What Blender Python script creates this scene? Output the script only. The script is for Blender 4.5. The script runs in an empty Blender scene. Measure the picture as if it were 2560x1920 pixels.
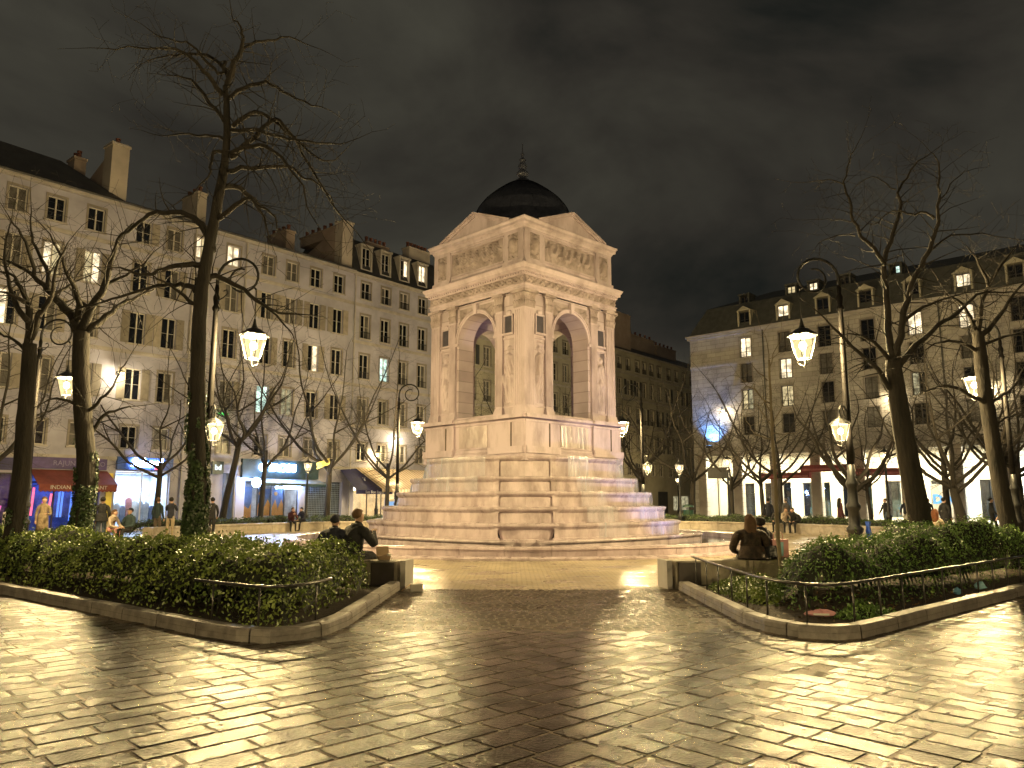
import bpy, math, random
import numpy as np
from mathutils import Vector, Matrix

R = math.radians
rnd = random.Random(7)
sc = bpy.context.scene
C = sc.collection

# ---------------------------------------------------------------- camera
CAM_H = 1.6
cam_d = bpy.data.cameras.new("camera")
cam_d.lens = 27.0
cam_d.sensor_width = 36.0
cam_d.clip_end = 2000.0
cam = bpy.data.objects.new("camera", cam_d)
C.objects.link(cam)
cam.location = (0, 0, CAM_H)
cam.rotation_euler = (R(90 + 8.7), 0, 0)
sc.camera = cam

# ---------------------------------------------------------------- night sky (overcast, lit by the city)
w = bpy.data.worlds.new("World")
sc.world = w
w.use_nodes = True
nt = w.node_tree
nt.nodes.clear()
n_out = nt.nodes.new("ShaderNodeOutputWorld")
n_add = nt.nodes.new("ShaderNodeAddShader")
n_bg = nt.nodes.new("ShaderNodeBackground")
n_bg2 = nt.nodes.new("ShaderNodeBackground")
n_sky = nt.nodes.new("ShaderNodeTexSky")
n_sky.sky_type = 'NISHITA'
n_sky.sun_disc = False
n_sky.sun_elevation = R(-8)
n_sky.sun_rotation = R(200)
n_bg2.inputs[1].default_value = 0.05
n_tc = nt.nodes.new("ShaderNodeTexCoord")
n_map = nt.nodes.new("ShaderNodeMapping")
n_map.inputs['Scale'].default_value = (1.0, 1.0, 1.6)
n_map.inputs['Location'].default_value = (3.35, 0.9, 0.3)
n_noise = nt.nodes.new("ShaderNodeTexNoise")
n_noise.inputs['Scale'].default_value = 2.3
n_noise.inputs['Detail'].default_value = 6
n_noise.inputs['Roughness'].default_value = 0.55
n_noise.inputs['Distortion'].default_value = 0.3
n_ramp = nt.nodes.new("ShaderNodeValToRGB")
e = n_ramp.color_ramp.elements
e[0].position = 0.30; e[0].color = (0.0026, 0.0040, 0.0037, 1)
e[1].position = 0.66; e[1].color = (0.030, 0.0282, 0.0212, 1)
m = e.new(0.45); m.color = (0.0155, 0.0140, 0.0112, 1)
L = nt.links.new
L(n_tc.outputs['Generated'], n_map.inputs[0])
L(n_map.outputs[0], n_noise.inputs['Vector'])
L(n_noise.outputs[0], n_ramp.inputs[0])
L(n_ramp.outputs[0], n_bg.inputs[0])
L(n_sky.outputs[0], n_bg2.inputs[0])
L(n_bg.outputs[0], n_add.inputs[0])
L(n_bg2.outputs[0], n_add.inputs[1])
L(n_add.outputs[0], n_out.inputs[0])
n_bg.inputs[1].default_value = 1.45

# ---------------------------------------------------------------- exposure and render settings
vs = sc.view_settings
vs.view_transform = 'Standard'
vs.look = 'None'
vs.gamma = 1.0
vs.exposure = 0.3
vs.use_curve_mapping = False
cy = sc.cycles
cy.use_denoising = True
cy.max_bounces = 5
cy.diffuse_bounces = 3
cy.glossy_bounces = 3
cy.transmission_bounces = 3
cy.transparent_max_bounces = 6
cy.sample_clamp_indirect = 3.0
cy.sample_clamp_direct = 0.0
cy.caustics_reflective = False
cy.caustics_refractive = False
cy.blur_glossy = 1.0
try:
    cy.use_light_tree = True
except Exception:
    pass

# ================================================================ helpers
def put(o, parent=None):
    C.objects.link(o)
    if parent is not None:
        o.parent = parent
    return o

def tag(o, label=None, cat=None, group=None, kind=None):
    if label: o['label'] = label
    if cat: o['category'] = cat
    if group: o['group'] = group
    if kind: o['kind'] = kind
    return o

def empty(name, loc=(0, 0, 0), rz=0.0, label=None, cat=None, group=None, kind=None):
    o = bpy.data.objects.new(name, None)
    o.empty_display_size = 0.2
    o.location = loc
    o.rotation_euler = (0, 0, rz)
    put(o)
    return tag(o, label, cat, group, kind)

def inst(name, me, parent=None, loc=(0, 0, 0), rz=0.0, scale=None, rot=None):
    o = bpy.data.objects.new(name, me)
    o.location = loc
    o.rotation_euler = rot if rot else (0, 0, rz)
    if scale is not None:
        o.scale = scale if hasattr(scale, '__len__') else (scale,) * 3
    return put(o, parent)

class MB:
    """collects faces, builds ONE mesh"""
    def __init__(s):
        s.v = []; s.f = []; s.m = []; s.mi = 0
    def add(s, vs, fs):
        b = len(s.v)
        s.v.extend(vs)
        for f in fs:
            s.f.append(tuple(b + i for i in f)); s.m.append(s.mi)
    def quad(s, a, b, c, d):
        s.add([a, b, c, d], [(0, 1, 2, 3)])
    def poly(s, pts):
        s.add(pts, [tuple(range(len(pts)))])
    def box(s, x0, x1, y0, y1, z0, z1):
        s.add([(x0, y0, z0), (x1, y0, z0), (x1, y1, z0), (x0, y1, z0), (x0, y0, z1), (x1, y0, z1), (x1, y1, z1), (x0, y1, z1)],
              [(0, 3, 2, 1), (4, 5, 6, 7), (0, 1, 5, 4), (1, 2, 6, 5), (2, 3, 7, 6), (3, 0, 4, 7)])
    def bbox(s, x0, x1, y0, y1, z0, z1, b=0.02):
        """box with chamfered top edge"""
        s.add([(x0, y0, z0), (x1, y0, z0), (x1, y1, z0), (x0, y1, z0), (x0, y0, z1 - b), (x1, y0, z1 - b), (x1, y1, z1 - b), (x0, y1, z1 - b),
               (x0 + b, y0 + b, z1), (x1 - b, y0 + b, z1), (x1 - b, y1 - b, z1), (x0 + b, y1 - b, z1)],
              [(0, 3, 2, 1), (8, 9, 10, 11), (0, 1, 5, 4), (1, 2, 6, 5), (2, 3, 7, 6), (3, 0, 4, 7),
               (4, 5, 9, 8), (5, 6, 10, 9), (6, 7, 11, 10), (7, 4, 8, 11)])
    def frustum(s, hx0, hy0, z0, hx1, hy1, z1, cx=0, cy=0):
        s.add([(cx - hx0, cy - hy0, z0), (cx + hx0, cy - hy0, z0), (cx + hx0, cy + hy0, z0), (cx - hx0, cy + hy0, z0),
               (cx - hx1, cy - hy1, z1), (cx + hx1, cy - hy1, z1), (cx + hx1, cy + hy1, z1), (cx - hx1, cy + hy1, z1)],
              [(0, 3, 2, 1), (4, 5, 6, 7), (0, 1, 5, 4), (1, 2, 6, 5), (2, 3, 7, 6), (3, 0, 4, 7)])
    def prism(s, pts, z0, z1, cap=True):
        n = len(pts)
        s.add([(p[0], p[1], z0) for p in pts] + [(p[0], p[1], z1) for p in pts],
              [(i, (i + 1) % n, n + (i + 1) % n, n + i) for i in range(n)] +
              ([tuple(range(n - 1, -1, -1)), tuple(range(n, 2 * n))] if cap else []))
    def tube(s, path, rad, n=8, cap=True):
        path = [Vector(p) for p in path]
        if not hasattr(rad, '__len__'):
            rad = [rad] * len(path)
        k = len(path)
        vs = []; fs = []
        t = (path[1] - path[0]).normalized()
        a = Vector((0, 0, 1)) if abs(t.z) < 0.9 else Vector((1, 0, 0))
        u = t.cross(a).normalized()
        for i, p in enumerate(path):
            if i == 0: t = path[1] - path[0]
            elif i == k - 1: t = path[-1] - path[-2]
            else: t = path[i + 1] - path[i - 1]
            t = t.normalized()
            u = (u - t * u.dot(t))
            if u.length < 1e-6:
                u = t.orthogonal()
            u.normalize()
            w_ = t.cross(u)
            for j in range(n):
                an = 2 * math.pi * j / n
                q = p + (u * math.cos(an) + w_ * math.sin(an)) * rad[i]
                vs.append((q.x, q.y, q.z))
        for i in range(k - 1):
            for j in range(n):
                j2 = (j + 1) % n
                fs.append((i * n + j, i * n + j2, (i + 1) * n + j2, (i + 1) * n + j))
        if cap:
            fs.append(tuple(range(n - 1, -1, -1)))
            fs.append(tuple(range((k - 1) * n, k * n)))
        s.add(vs, fs)
    def lathe(s, prof, n=16, c=(0, 0), z=0.0, cap=True):
        vs = []; fs = []
        for r, h in prof:
            for j in range(n):
                a = 2 * math.pi * j / n
                vs.append((c[0] + r * math.cos(a), c[1] + r * math.sin(a), z + h))
        k = len(prof)
        for i in range(k - 1):
            for j in range(n):
                j2 = (j + 1) % n
                fs.append((i * n + j, i * n + j2, (i + 1) * n + j2, (i + 1) * n + j))
        if cap:
            fs.append(tuple(range(n - 1, -1, -1)))
            fs.append(tuple(range((k - 1) * n, k * n)))
        s.add(vs, fs)
    def grid(s, P):
        m_, n_ = len(P), len(P[0])
        s.add([tuple(P[i][j]) for i in range(m_) for j in range(n_)],
              [(i * n_ + j, i * n_ + j + 1, (i + 1) * n_ + j + 1, (i + 1) * n_ + j) for i in range(m_ - 1) for j in range(n_ - 1)])
    def ball(s, c, r, n=8, m_=6, sc_=(1, 1, 1)):
        prof = []
        vs = []; fs = []
        for i in range(m_ + 1):
            th = math.pi * i / m_
            for j in range(n):
                a = 2 * math.pi * j / n
                vs.append((c[0] + r * sc_[0] * math.sin(th) * math.cos(a), c[1] + r * sc_[1] * math.sin(th) * math.sin(a), c[2] - r * sc_[2] * math.cos(th)))
        for i in range(m_):
            for j in range(n):
                j2 = (j + 1) % n
                fs.append((i * n + j, i * n + j2, (i + 1) * n + j2, (i + 1) * n + j))
        s.add(vs, fs)
    def mesh(s, name, mats, smooth=False):
        me = bpy.data.meshes.new(name)
        me.from_pydata(s.v, [], s.f)
        if not isinstance(mats, (list, tuple)): mats = [mats]
        for mt in mats: me.materials.append(mt)
        if len(mats) > 1:
            me.polygons.foreach_set('material_index', s.m)
        if smooth:
            me.polygons.foreach_set('use_smooth', [True] * len(s.f))
        me.update()
        return me
    def obj(s, name, mats, parent=None, loc=(0, 0, 0), rz=0.0, smooth=False):
        return inst(name, s.mesh(name, mats, smooth), parent, loc, rz)

def fast_mesh(name, V, F, mat, smooth=False):
    """numpy arrays (n,3) and (m,k) to a mesh"""
    V = np.asarray(V, dtype=np.float32); F = np.asarray(F, dtype=np.int32)
    me = bpy.data.meshes.new(name)
    me.vertices.add(len(V)); me.vertices.foreach_set('co', V.ravel())
    k = F.shape[1]
    me.loops.add(F.size); me.loops.foreach_set('vertex_index', F.ravel())
    me.polygons.add(len(F))
    me.polygons.foreach_set('loop_start', np.arange(0, F.size, k, dtype=np.int32))
    me.polygons.foreach_set('loop_total', np.full(len(F), k, dtype=np.int32))
    if smooth:
        me.polygons.foreach_set('use_smooth', np.ones(len(F), dtype=bool))
    me.materials.append(mat)
    me.update(calc_edges=True)
    return me

def text_mesh(s, size, mat, extrude=0.02, bold=0.0, shear=0.0):
    cu = bpy.data.curves.new("lettering", 'FONT')
    cu.body = s; cu.size = size; cu.extrude = extrude; cu.offset = bold; cu.shear = shear
    cu.align_x = 'CENTER'; cu.align_y = 'CENTER'; cu.resolution_u = 3
    o = bpy.data.objects.new("tmp_text", cu)
    C.objects.link(o)
    dg = bpy.context.evaluated_depsgraph_get()
    me = bpy.data.meshes.new_from_object(o.evaluated_get(dg))
    bpy.data.objects.remove(o); bpy.data.curves.remove(cu)
    me.name = "lettering"
    me.materials.clear(); me.materials.append(mat)
    return me

# ================================================================ materials
MATS = {}
def mat(name, col, rough=0.6, metal=0.0, var=0.15, scale=3.0, bump=0.0, bscale=25.0, emis=None, estr=0.0,
        spec=0.5, rrange=None, rscale=1.5, rlo=0.36, rhi=0.62, srange=None, obj_var=0.0, col2=None, stretch=(1, 1, 1), local=False, trans=None, lo=0.35, hi=0.65, stint=None):
    m_ = bpy.data.materials.new(name)
    m_.use_nodes = True
    t = m_.node_tree; N = t.nodes; K = t.links.new
    b = N['Principled BSDF']
    b.inputs['Roughness'].default_value = rough
    b.inputs['Metallic'].default_value = metal
    b.inputs['Specular IOR Level'].default_value = spec
    if stint: b.inputs['Specular Tint'].default_value = tuple(stint) + (1,)
    if local:
        tc = N.new('ShaderNodeTexCoord'); src = tc.outputs['Object']
    else:
        g = N.new('ShaderNodeNewGeometry'); src = g.outputs['Position']
    mp = N.new('ShaderNodeMapping'); mp.inputs['Scale'].default_value = stretch
    K(src, mp.inputs[0]); vec = mp.outputs[0]
    c1 = tuple(col) + (1,)
    if col2 is None:
        c2 = tuple(min(1, x * (1 + var)) for x in col) + (1,)
        c1 = tuple(x * (1 - var) for x in col) + (1,)
    else:
        c2 = tuple(col2) + (1,)
    nz = N.new('ShaderNodeTexNoise'); nz.inputs['Scale'].default_value = scale; nz.inputs['Detail'].default_value = 5
    nz.inputs['Roughness'].default_value = 0.6
    K(vec, nz.inputs['Vector'])
    rp = N.new('ShaderNodeValToRGB')
    rp.color_ramp.elements[0].position = lo; rp.color_ramp.elements[0].color = c1
    rp.color_ramp.elements[1].position = hi; rp.color_ramp.elements[1].color = c2
    K(nz.outputs[0], rp.inputs[0])
    cout = rp.outputs[0]
    if obj_var:
        oi = N.new('ShaderNodeObjectInfo')
        mr = N.new('ShaderNodeMapRange'); mr.inputs[3].default_value = 1 - obj_var; mr.inputs[4].default_value = 1 + obj_var
        K(oi.outputs['Random'], mr.inputs[0])
        hs = N.new('ShaderNodeHueSaturation'); K(mr.outputs[0], hs.inputs['Value']); K(cout, hs.inputs['Color'])
        cout = hs.outputs[0]
    K(cout, b.inputs['Base Color'])
    if rrange:
        n2 = N.new('ShaderNodeTexNoise'); n2.inputs['Scale'].default_value = rscale; n2.inputs['Detail'].default_value = 4
        K(vec, n2.inputs['Vector'])
        m2 = N.new('ShaderNodeMapRange'); m2.inputs[1].default_value = rlo; m2.inputs[2].default_value = rhi
        m2.inputs[3].default_value = rrange[0]; m2.inputs[4].default_value = rrange[1]
        K(n2.outputs[0], m2.inputs[0]); K(m2.outputs[0], b.inputs['Roughness'])
        if srange:
            m4 = N.new('ShaderNodeMapRange'); m4.inputs[1].default_value = rlo; m4.inputs[2].default_value = rhi
            m4.inputs[3].default_value = srange[0]; m4.inputs[4].default_value = srange[1]
            K(n2.outputs[0], m4.inputs[0]); K(m4.outputs[0], b.inputs['Specular IOR Level'])
    if bump:
        n3 = N.new('ShaderNodeTexNoise'); n3.inputs['Scale'].default_value = bscale; n3.inputs['Detail'].default_value = 4
        K(vec, n3.inputs['Vector'])
        bp = N.new('ShaderNodeBump'); bp.inputs['Strength'].default_value = bump; bp.inputs['Distance'].default_value = 0.03
        K(n3.outputs[0], bp.inputs['Height']); K(bp.outputs[0], b.inputs['Normal'])
    if emis:
        b.inputs['Emission Color'].default_value = tuple(emis) + (1,)
        b.inputs['Emission Strength'].default_value = estr
    MATS[name] = m_
    return m_

def emit_mat(name, col, strength, transp=0.0, var=0.0, scale=5.0):
    """a glowing surface; transp lets the lamp inside shine out through it"""
    m_ = bpy.data.materials.new(name); m_.use_nodes = True
    t = m_.node_tree; N = t.nodes; K = t.links.new
    N.clear()
    o = N.new('ShaderNodeOutputMaterial')
    em = N.new('ShaderNodeEmission'); em.inputs[0].default_value = tuple(col) + (1,); em.inputs[1].default_value = strength
    if var:
        g = N.new('ShaderNodeNewGeometry'); nz = N.new('ShaderNodeTexNoise'); nz.inputs['Scale'].default_value = scale
        K(g.outputs['Position'], nz.inputs['Vector'])
        mr = N.new('ShaderNodeMapRange'); mr.inputs[1].default_value = 0.35; mr.inputs[2].default_value = 0.65
        mr.inputs[3].default_value = strength * (1 - var); mr.inputs[4].default_value = strength * (1 + var)
        K(nz.outputs[0], mr.inputs[0]); K(mr.outputs[0], em.inputs[1])
    if transp:
        tr = N.new('ShaderNodeBsdfTransparent'); ad = N.new('ShaderNodeAddShader')
        tr.inputs[0].default_value = (transp,) * 3 + (1,)
        K(em.outputs[0], ad.inputs[0]); K(tr.outputs[0], ad.inputs[1]); K(ad.outputs[0], o.inputs[0])
    else:
        K(em.outputs[0], o.inputs[0])
    MATS[name] = m_
    return m_

def glass_mat(name, tint=(0.9, 0.95, 1.0), refl=0.08, transp=0.9, rough=0.03):
    m_ = bpy.data.materials.new(name); m_.use_nodes = True
    t = m_.node_tree; N = t.nodes; K = t.links.new
    N.clear()
    o = N.new('ShaderNodeOutputMaterial')
    tr = N.new('ShaderNodeBsdfTransparent'); tr.inputs[0].default_value = tuple(x * transp for x in tint) + (1,)
    gl = N.new('ShaderNodeBsdfGlossy'); gl.inputs['Roughness'].default_value = rough
    mx = N.new('ShaderNodeMixShader'); mx.inputs[0].default_value = refl
    K(tr.outputs[0], mx.inputs[1]); K(gl.outputs[0], mx.inputs[2]); K(mx.outputs[0], o.inputs[0])
    return m_

def brick_mat(name, col, col2, mortar, bw, bh, rough=(0.3, 0.6), bump=0.5, msize=0.02, rot=0.0, spec=0.5):
    """far paving: stones too small to tell apart"""
    m_ = bpy.data.materials.new(name); m_.use_nodes = True
    t = m_.node_tree; N = t.nodes; K = t.links.new
    b = N['Principled BSDF']; b.inputs['Specular IOR Level'].default_value = spec
    g = N.new('ShaderNodeNewGeometry'); mp = N.new('ShaderNodeMapping'); mp.inputs['Rotation'].default_value = (0, 0, rot)
    K(g.outputs['Position'], mp.inputs[0])
    bk = N.new('ShaderNodeTexBrick'); bk.inputs['Scale'].default_value = 1.0
    bk.inputs['Brick Width'].default_value = bw; bk.inputs['Row Height'].default_value = bh
    bk.inputs['Mortar Size'].default_value = msize; bk.inputs['Mortar Smooth'].default_value = 0.4
    bk.inputs['Color1'].default_value = tuple(col) + (1,); bk.inputs['Color2'].default_value = tuple(col2) + (1,)
    bk.inputs['Mortar'].default_value = tuple(mortar) + (1,)
    K(mp.outputs[0], bk.inputs['Vector'])
    nz = N.new('ShaderNodeTexNoise'); nz.inputs['Scale'].default_value = 0.55; nz.inputs['Detail'].default_value = 5
    K(g.outputs['Position'], nz.inputs['Vector'])
    mr = N.new('ShaderNodeMapRange'); mr.inputs[1].default_value = 0.35; mr.inputs[2].default_value = 0.65
    mr.inputs[3].default_value = 0.7; mr.inputs[4].default_value = 1.25
    K(nz.outputs[0], mr.inputs[0])
    hs = N.new('ShaderNodeHueSaturation'); K(mr.outputs[0], hs.inputs['Value']); K(bk.outputs['Color'], hs.inputs['Color'])
    K(hs.outputs[0], b.inputs['Base Color'])
    m2 = N.new('ShaderNodeMapRange'); m2.inputs[1].default_value = 0.38; m2.inputs[2].default_value = 0.62
    m2.inputs[3].default_value = rough[0]; m2.inputs[4].default_value = rough[1]
    n2 = N.new('ShaderNodeTexNoise'); n2.inputs['Scale'].default_value = 1.1; n2.inputs['Detail'].default_value = 5
    K(g.outputs['Position'], n2.inputs['Vector']); K(n2.outputs[0], m2.inputs[0]); K(m2.outputs[0], b.inputs['Roughness'])
    n3 = N.new('ShaderNodeTexNoise'); n3.inputs['Scale'].default_value = 18; n3.inputs['Detail'].default_value = 3
    K(g.outputs['Position'], n3.inputs['Vector'])
    ad = N.new('ShaderNodeMath'); ad.operation = 'MULTIPLY_ADD'; ad.inputs[1].default_value = -0.6
    K(bk.outputs['Fac'], ad.inputs[0]); K(n3.outputs[0], ad.inputs[2])
    bp = N.new('ShaderNodeBump'); bp.inputs['Strength'].default_value = bump; bp.inputs['Distance'].default_value = 0.02
    K(ad.outputs[0], bp.inputs['Height']); K(bp.outputs[0], b.inputs['Normal'])
    MATS[name] = m_
    return m_

def ashlar_mat(name, c1, c2, mortar, bw, bh, rough=.75):
    """fine stone courses on a wall too far off to build block by block (object x, z)"""
    m_ = bpy.data.materials.new(name); m_.use_nodes = True
    t = m_.node_tree; N = t.nodes; K = t.links.new
    b = N['Principled BSDF']; b.inputs['Roughness'].default_value = rough
    tc = N.new('ShaderNodeTexCoord'); sp = N.new('ShaderNodeSeparateXYZ'); cb = N.new('ShaderNodeCombineXYZ')
    K(tc.outputs['Object'], sp.inputs[0]); K(sp.outputs[0], cb.inputs[0]); K(sp.outputs[2], cb.inputs[1])
    bk = N.new('ShaderNodeTexBrick'); bk.inputs['Scale'].default_value = 1.0; bk.inputs['Brick Width'].default_value = bw; bk.inputs['Row Height'].default_value = bh
    bk.inputs['Mortar Size'].default_value = .018; bk.inputs['Color1'].default_value = tuple(c1) + (1,); bk.inputs['Color2'].default_value = tuple(c2) + (1,); bk.inputs['Mortar'].default_value = tuple(mortar) + (1,)
    K(cb.outputs[0], bk.inputs['Vector'])
    nz = N.new('ShaderNodeTexNoise'); nz.inputs['Scale'].default_value = .7; nz.inputs['Detail'].default_value = 6; K(tc.outputs['Object'], nz.inputs['Vector'])
    mr = N.new('ShaderNodeMapRange'); mr.inputs[1].default_value = .3; mr.inputs[2].default_value = .7; mr.inputs[3].default_value = .75; mr.inputs[4].default_value = 1.2; K(nz.outputs[0], mr.inputs[0])
    hs = N.new('ShaderNodeHueSaturation'); K(mr.outputs[0], hs.inputs['Value']); K(bk.outputs['Color'], hs.inputs['Color']); K(hs.outputs[0], b.inputs['Base Color'])
    bp = N.new('ShaderNodeBump'); bp.inputs['Strength'].default_value = .3; bp.inputs['Distance'].default_value = .02; bp.invert = True; K(bk.outputs['Fac'], bp.inputs['Height']); K(bp.outputs[0], b.inputs['Normal'])
    return m_
STONE = mat('pale_limestone', (0.30, 0.242, 0.262), 0.55, var=0.0, col2=(0.53, 0.445, 0.50), scale=1.3, bump=0.35, bscale=22, stretch=(1, 1, .4), lo=.30, hi=.56)
FST = ashlar_mat('fountain_ashlar', (0.41, 0.34, 0.375), (0.50, 0.425, 0.475), (0.32, 0.26, 0.28), 1.05, .42, .55)
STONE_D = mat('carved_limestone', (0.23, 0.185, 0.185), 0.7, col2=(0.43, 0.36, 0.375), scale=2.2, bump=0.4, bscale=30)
STONE_W = mat('wet_limestone', (0.29, 0.235, 0.245), 0.3, col2=(0.50, 0.42, 0.45), scale=2.2, bump=0.35, bscale=14, rrange=(0.16, 0.5), rscale=3.0, stretch=(1, 1, 0.45))
GRANITE = mat('grey_granite', (0.17, 0.15, 0.135), 0.5, col2=(0.30, 0.27, 0.24), scale=6, bump=0.25, bscale=60, obj_var=0.12, rrange=(0.28, 0.6))
BENCHST = mat('bench_stone', (0.26, 0.225, 0.18), 0.55, col2=(0.40, 0.35, 0.28), scale=4, bump=0.2, bscale=40, obj_var=0.10)
LEAD = mat('dark_slate_dome', (0.030, 0.034, 0.055), 0.34, col2=(0.06, 0.066, 0.10), scale=6, bump=0.2)
ROOF = mat('dark_zinc_roof', (0.022, 0.022, 0.026), 0.5, col2=(0.045, 0.045, 0.05), scale=1.5, bump=0.1)
ROOF_D = mat('grey_slate_roof', (0.05, 0.052, 0.05), 0.55, col2=(0.085, 0.086, 0.08), scale=2.5, bump=0.3, bscale=18)
PLAQUE = mat('dark_plaque', (0.06, 0.055, 0.075), 0.4, var=0.2)
IRON = mat('black_iron', (0.008, 0.0085, 0.0095), 0.5, metal=0.0, var=0.3, scale=8, bump=0.15)
POSTM = mat('painted_iron_post', (0.009, 0.008, 0.008), 0.65, spec=0.12, var=0.25, scale=5, bump=0.1)
STEEL = mat('weathered_rail', (0.10, 0.095, 0.09), 0.3, metal=0.7, var=0.3, scale=9, bump=0.1)
SLAB = mat('wet_paving_slab', (0.008, 0.0052, 0.0032), 0.3, col2=(0.026, 0.018, 0.011), scale=2.2, bump=0.30, bscale=36, rrange=(0.19, 0.33), rscale=2.4, rlo=0.32, rhi=0.66, srange=(0.42, 0.08), obj_var=0.30, spec=0.8, stint=(1.0, .80, .44))  # specular tint puts golden lamp colour into the wet reflection
SETT = mat('wet_granite_sett', (0.055, 0.042, 0.028), 0.3, col2=(0.12, 0.094, 0.064), scale=3.2, bump=0.4, bscale=40, rrange=(0.2, 0.5), rscale=2.0, obj_var=0.28, spec=0.35)
JOINT = mat('wet_gritty_joint', (0.085, 0.064, 0.041), 0.35, col2=(0.19, 0.145, 0.095), scale=30, bump=0.9, bscale=60, spec=0.35, rrange=(0.22, 0.42), rscale=4, stint=(1.0, .86, .58))  # joint reflection tinted towards the same lamp gold
PLAZA = brick_mat('plaza_setts', (0.34, 0.285, 0.205), (0.42, 0.35, 0.25), (0.20, 0.165, 0.115), 0.2, 0.12, rough=(0.22, 0.6), bump=0.35)
STREET = brick_mat('street_paving', (0.13, 0.12, 0.105), (0.17, 0.155, 0.135), (0.08, 0.07, 0.06), 0.5, 0.3, rough=(0.16, 0.45), bump=0.35, rot=R(45))
SOIL = mat('bed_soil', (0.022, 0.015, 0.009), 0.9, col2=(0.055, 0.038, 0.022), scale=9, bump=1.0, bscale=25)
BARK = mat('bark', (0.013, 0.011, 0.009), 0.9, col2=(0.036, 0.030, 0.024), scale=5, bump=0.9, bscale=22, stretch=(1, 1, 0.25))
BARK2 = mat('pale_young_bark', (0.12, 0.095, 0.06), 0.8, col2=(0.21, 0.17, 0.11), scale=7, bump=0.5, bscale=30, stretch=(1, 1, 0.3))
IVY = mat('ivy_leaf', (0.022, 0.042, 0.016), 0.4, col2=(0.07, 0.11, 0.045), scale=9)
LEAF_L = mat('box_leaf', (0.09, 0.145, 0.032), 0.42, col2=(0.29, 0.36, 0.08), scale=3.0, lo=0.36, hi=0.66)
LEAF_R = mat('yew_leaf', (0.07, 0.15, 0.034), 0.5, col2=(0.20, 0.33, 0.065), scale=3.0, lo=0.36, hi=0.68)
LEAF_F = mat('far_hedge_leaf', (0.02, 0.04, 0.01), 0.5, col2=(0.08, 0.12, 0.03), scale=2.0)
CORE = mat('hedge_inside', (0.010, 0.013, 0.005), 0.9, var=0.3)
PLASTER = mat('cream_plaster', (0.29, 0.285, 0.35), 0.75, col2=(0.42, 0.41, 0.51), scale=0.45, bump=0.1, bscale=12)
PLASTER2 = mat('ashlar_cream', (0.30, 0.295, 0.36), 0.75, col2=(0.42, 0.41, 0.51), scale=0.6, bump=0.15, bscale=10)
PLASTER3 = mat('dull_stone_front', (0.33, 0.31, 0.25), 0.8, col2=(0.45, 0.42, 0.34), scale=0.5, bump=0.1, bscale=12)
ASHLAR = ashlar_mat('grey_ashlar', (0.33, 0.31, 0.29), (0.43, 0.405, 0.375), (0.24, 0.22, 0.20), .9, .38)
TRIM = mat('facade_trim', (0.37, 0.345, 0.325), 0.7, var=0.15, scale=1.5)
CHIMN = mat('chimney_render', (0.30, 0.235, 0.205), 0.8, col2=(0.40, 0.32, 0.28), scale=0.8, bump=0.2, bscale=10)
CHIMN_L = mat('pale_chimney_render', (0.46, 0.41, 0.37), 0.8, var=0.12, scale=1.0)
TERRA = mat('terracotta_pot', (0.13, 0.05, 0.035), 0.7, var=0.3)
FRAMEW = mat('white_window_frame', (0.50, 0.47, 0.43), 0.5, var=0.08)
FRAMED = mat('dark_window_frame', (0.035, 0.03, 0.027), 0.5, var=0.2)
SHUT = mat('grey_shutter', (0.25, 0.225, 0.195), 0.65, var=0.15, obj_var=0.25)
SHUTD = mat('dark_shutter', (0.045, 0.045, 0.05), 0.6, var=0.2, obj_var=0.3)
PANE = mat('dark_pane', (0.008, 0.010, 0.016), 0.08, var=0.4, scale=1.0, spec=0.8)
CURT = mat('curtained_pane', (0.10, 0.095, 0.09), 0.3, var=0.35, scale=2.5)
LIT_W = emit_mat('lit_pane_warm', (1.0, 0.80, 0.50), 1.25, var=0.55, scale=2.2)
LIT_C = emit_mat('lit_pane_cool', (0.72, 1.0, 0.86), 1.15, var=0.5, scale=2.5)
LIT_Y = emit_mat('lit_pane_yellow', (1.0, 0.80, 0.42), 0.55, var=0.45, scale=3.0)
LIT_D = emit_mat('lit_pane_dim', (0.95, 0.85, 0.50), 0.32, var=0.5, scale=3.0)
LAMP_GLASS = emit_mat('lantern_glass', (1.0, 0.78, 0.36), 0.42, transp=0.92)
LAMP_GLASS_S = emit_mat('small_lantern_glass', (1.0, 0.76, 0.42), 0.36, transp=0.92)
BULB = emit_mat('lamp_bulb', (1.0, 0.82, 0.5), 40.0)
SHOPGLASS = glass_mat('shop_glass', (0.85, 0.92, 1.0), 0.10, 0.92)
# ================================================================ ground
FC = (0.45, 31.0)            # centre of the fountain
RB = 16.3                    # radius of the ring of stone benches

g = MB()
g.quad((-300, -60, -0.03), (300, -60, -0.03), (300, 400, -0.03), (-300, 400, -0.03))
ground = g.obj('ground', STREET)
tag(ground, kind='structure')

# round plaza about the fountain
g = MB()
g.poly([(FC[0] + 16.55 * math.cos(a), FC[1] + 16.55 * math.sin(a), 0.0) for a in np.linspace(0, 2 * math.pi, 97)[:-1]])
plaza = g.obj('plaza', PLAZA); tag(plaza, kind='structure')

# kerb lines of the two near beds (measured)
KL = [(-2.06, 14.55), (-2.10, 12.3), (-2.13, 10.35), (-2.24, 9.75), (-2.45, 9.32), (-2.78, 9.10), (-3.2, 9.22), (-3.75, 9.60),
      (-6.2, 11.62), (-9.05, 13.93), (-12.5, 16.75), (-17.5, 20.9)]
KR = [(3.06, 14.55), (3.05, 12.4), (3.06, 10.55), (3.16, 9.95), (3.40, 9.50), (3.78, 9.32), (4.2, 9.48), (4.75, 9.95),
      (5.65, 10.78), (8.85, 13.66), (12.5, 16.95), (17.5, 21.4)]

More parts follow.
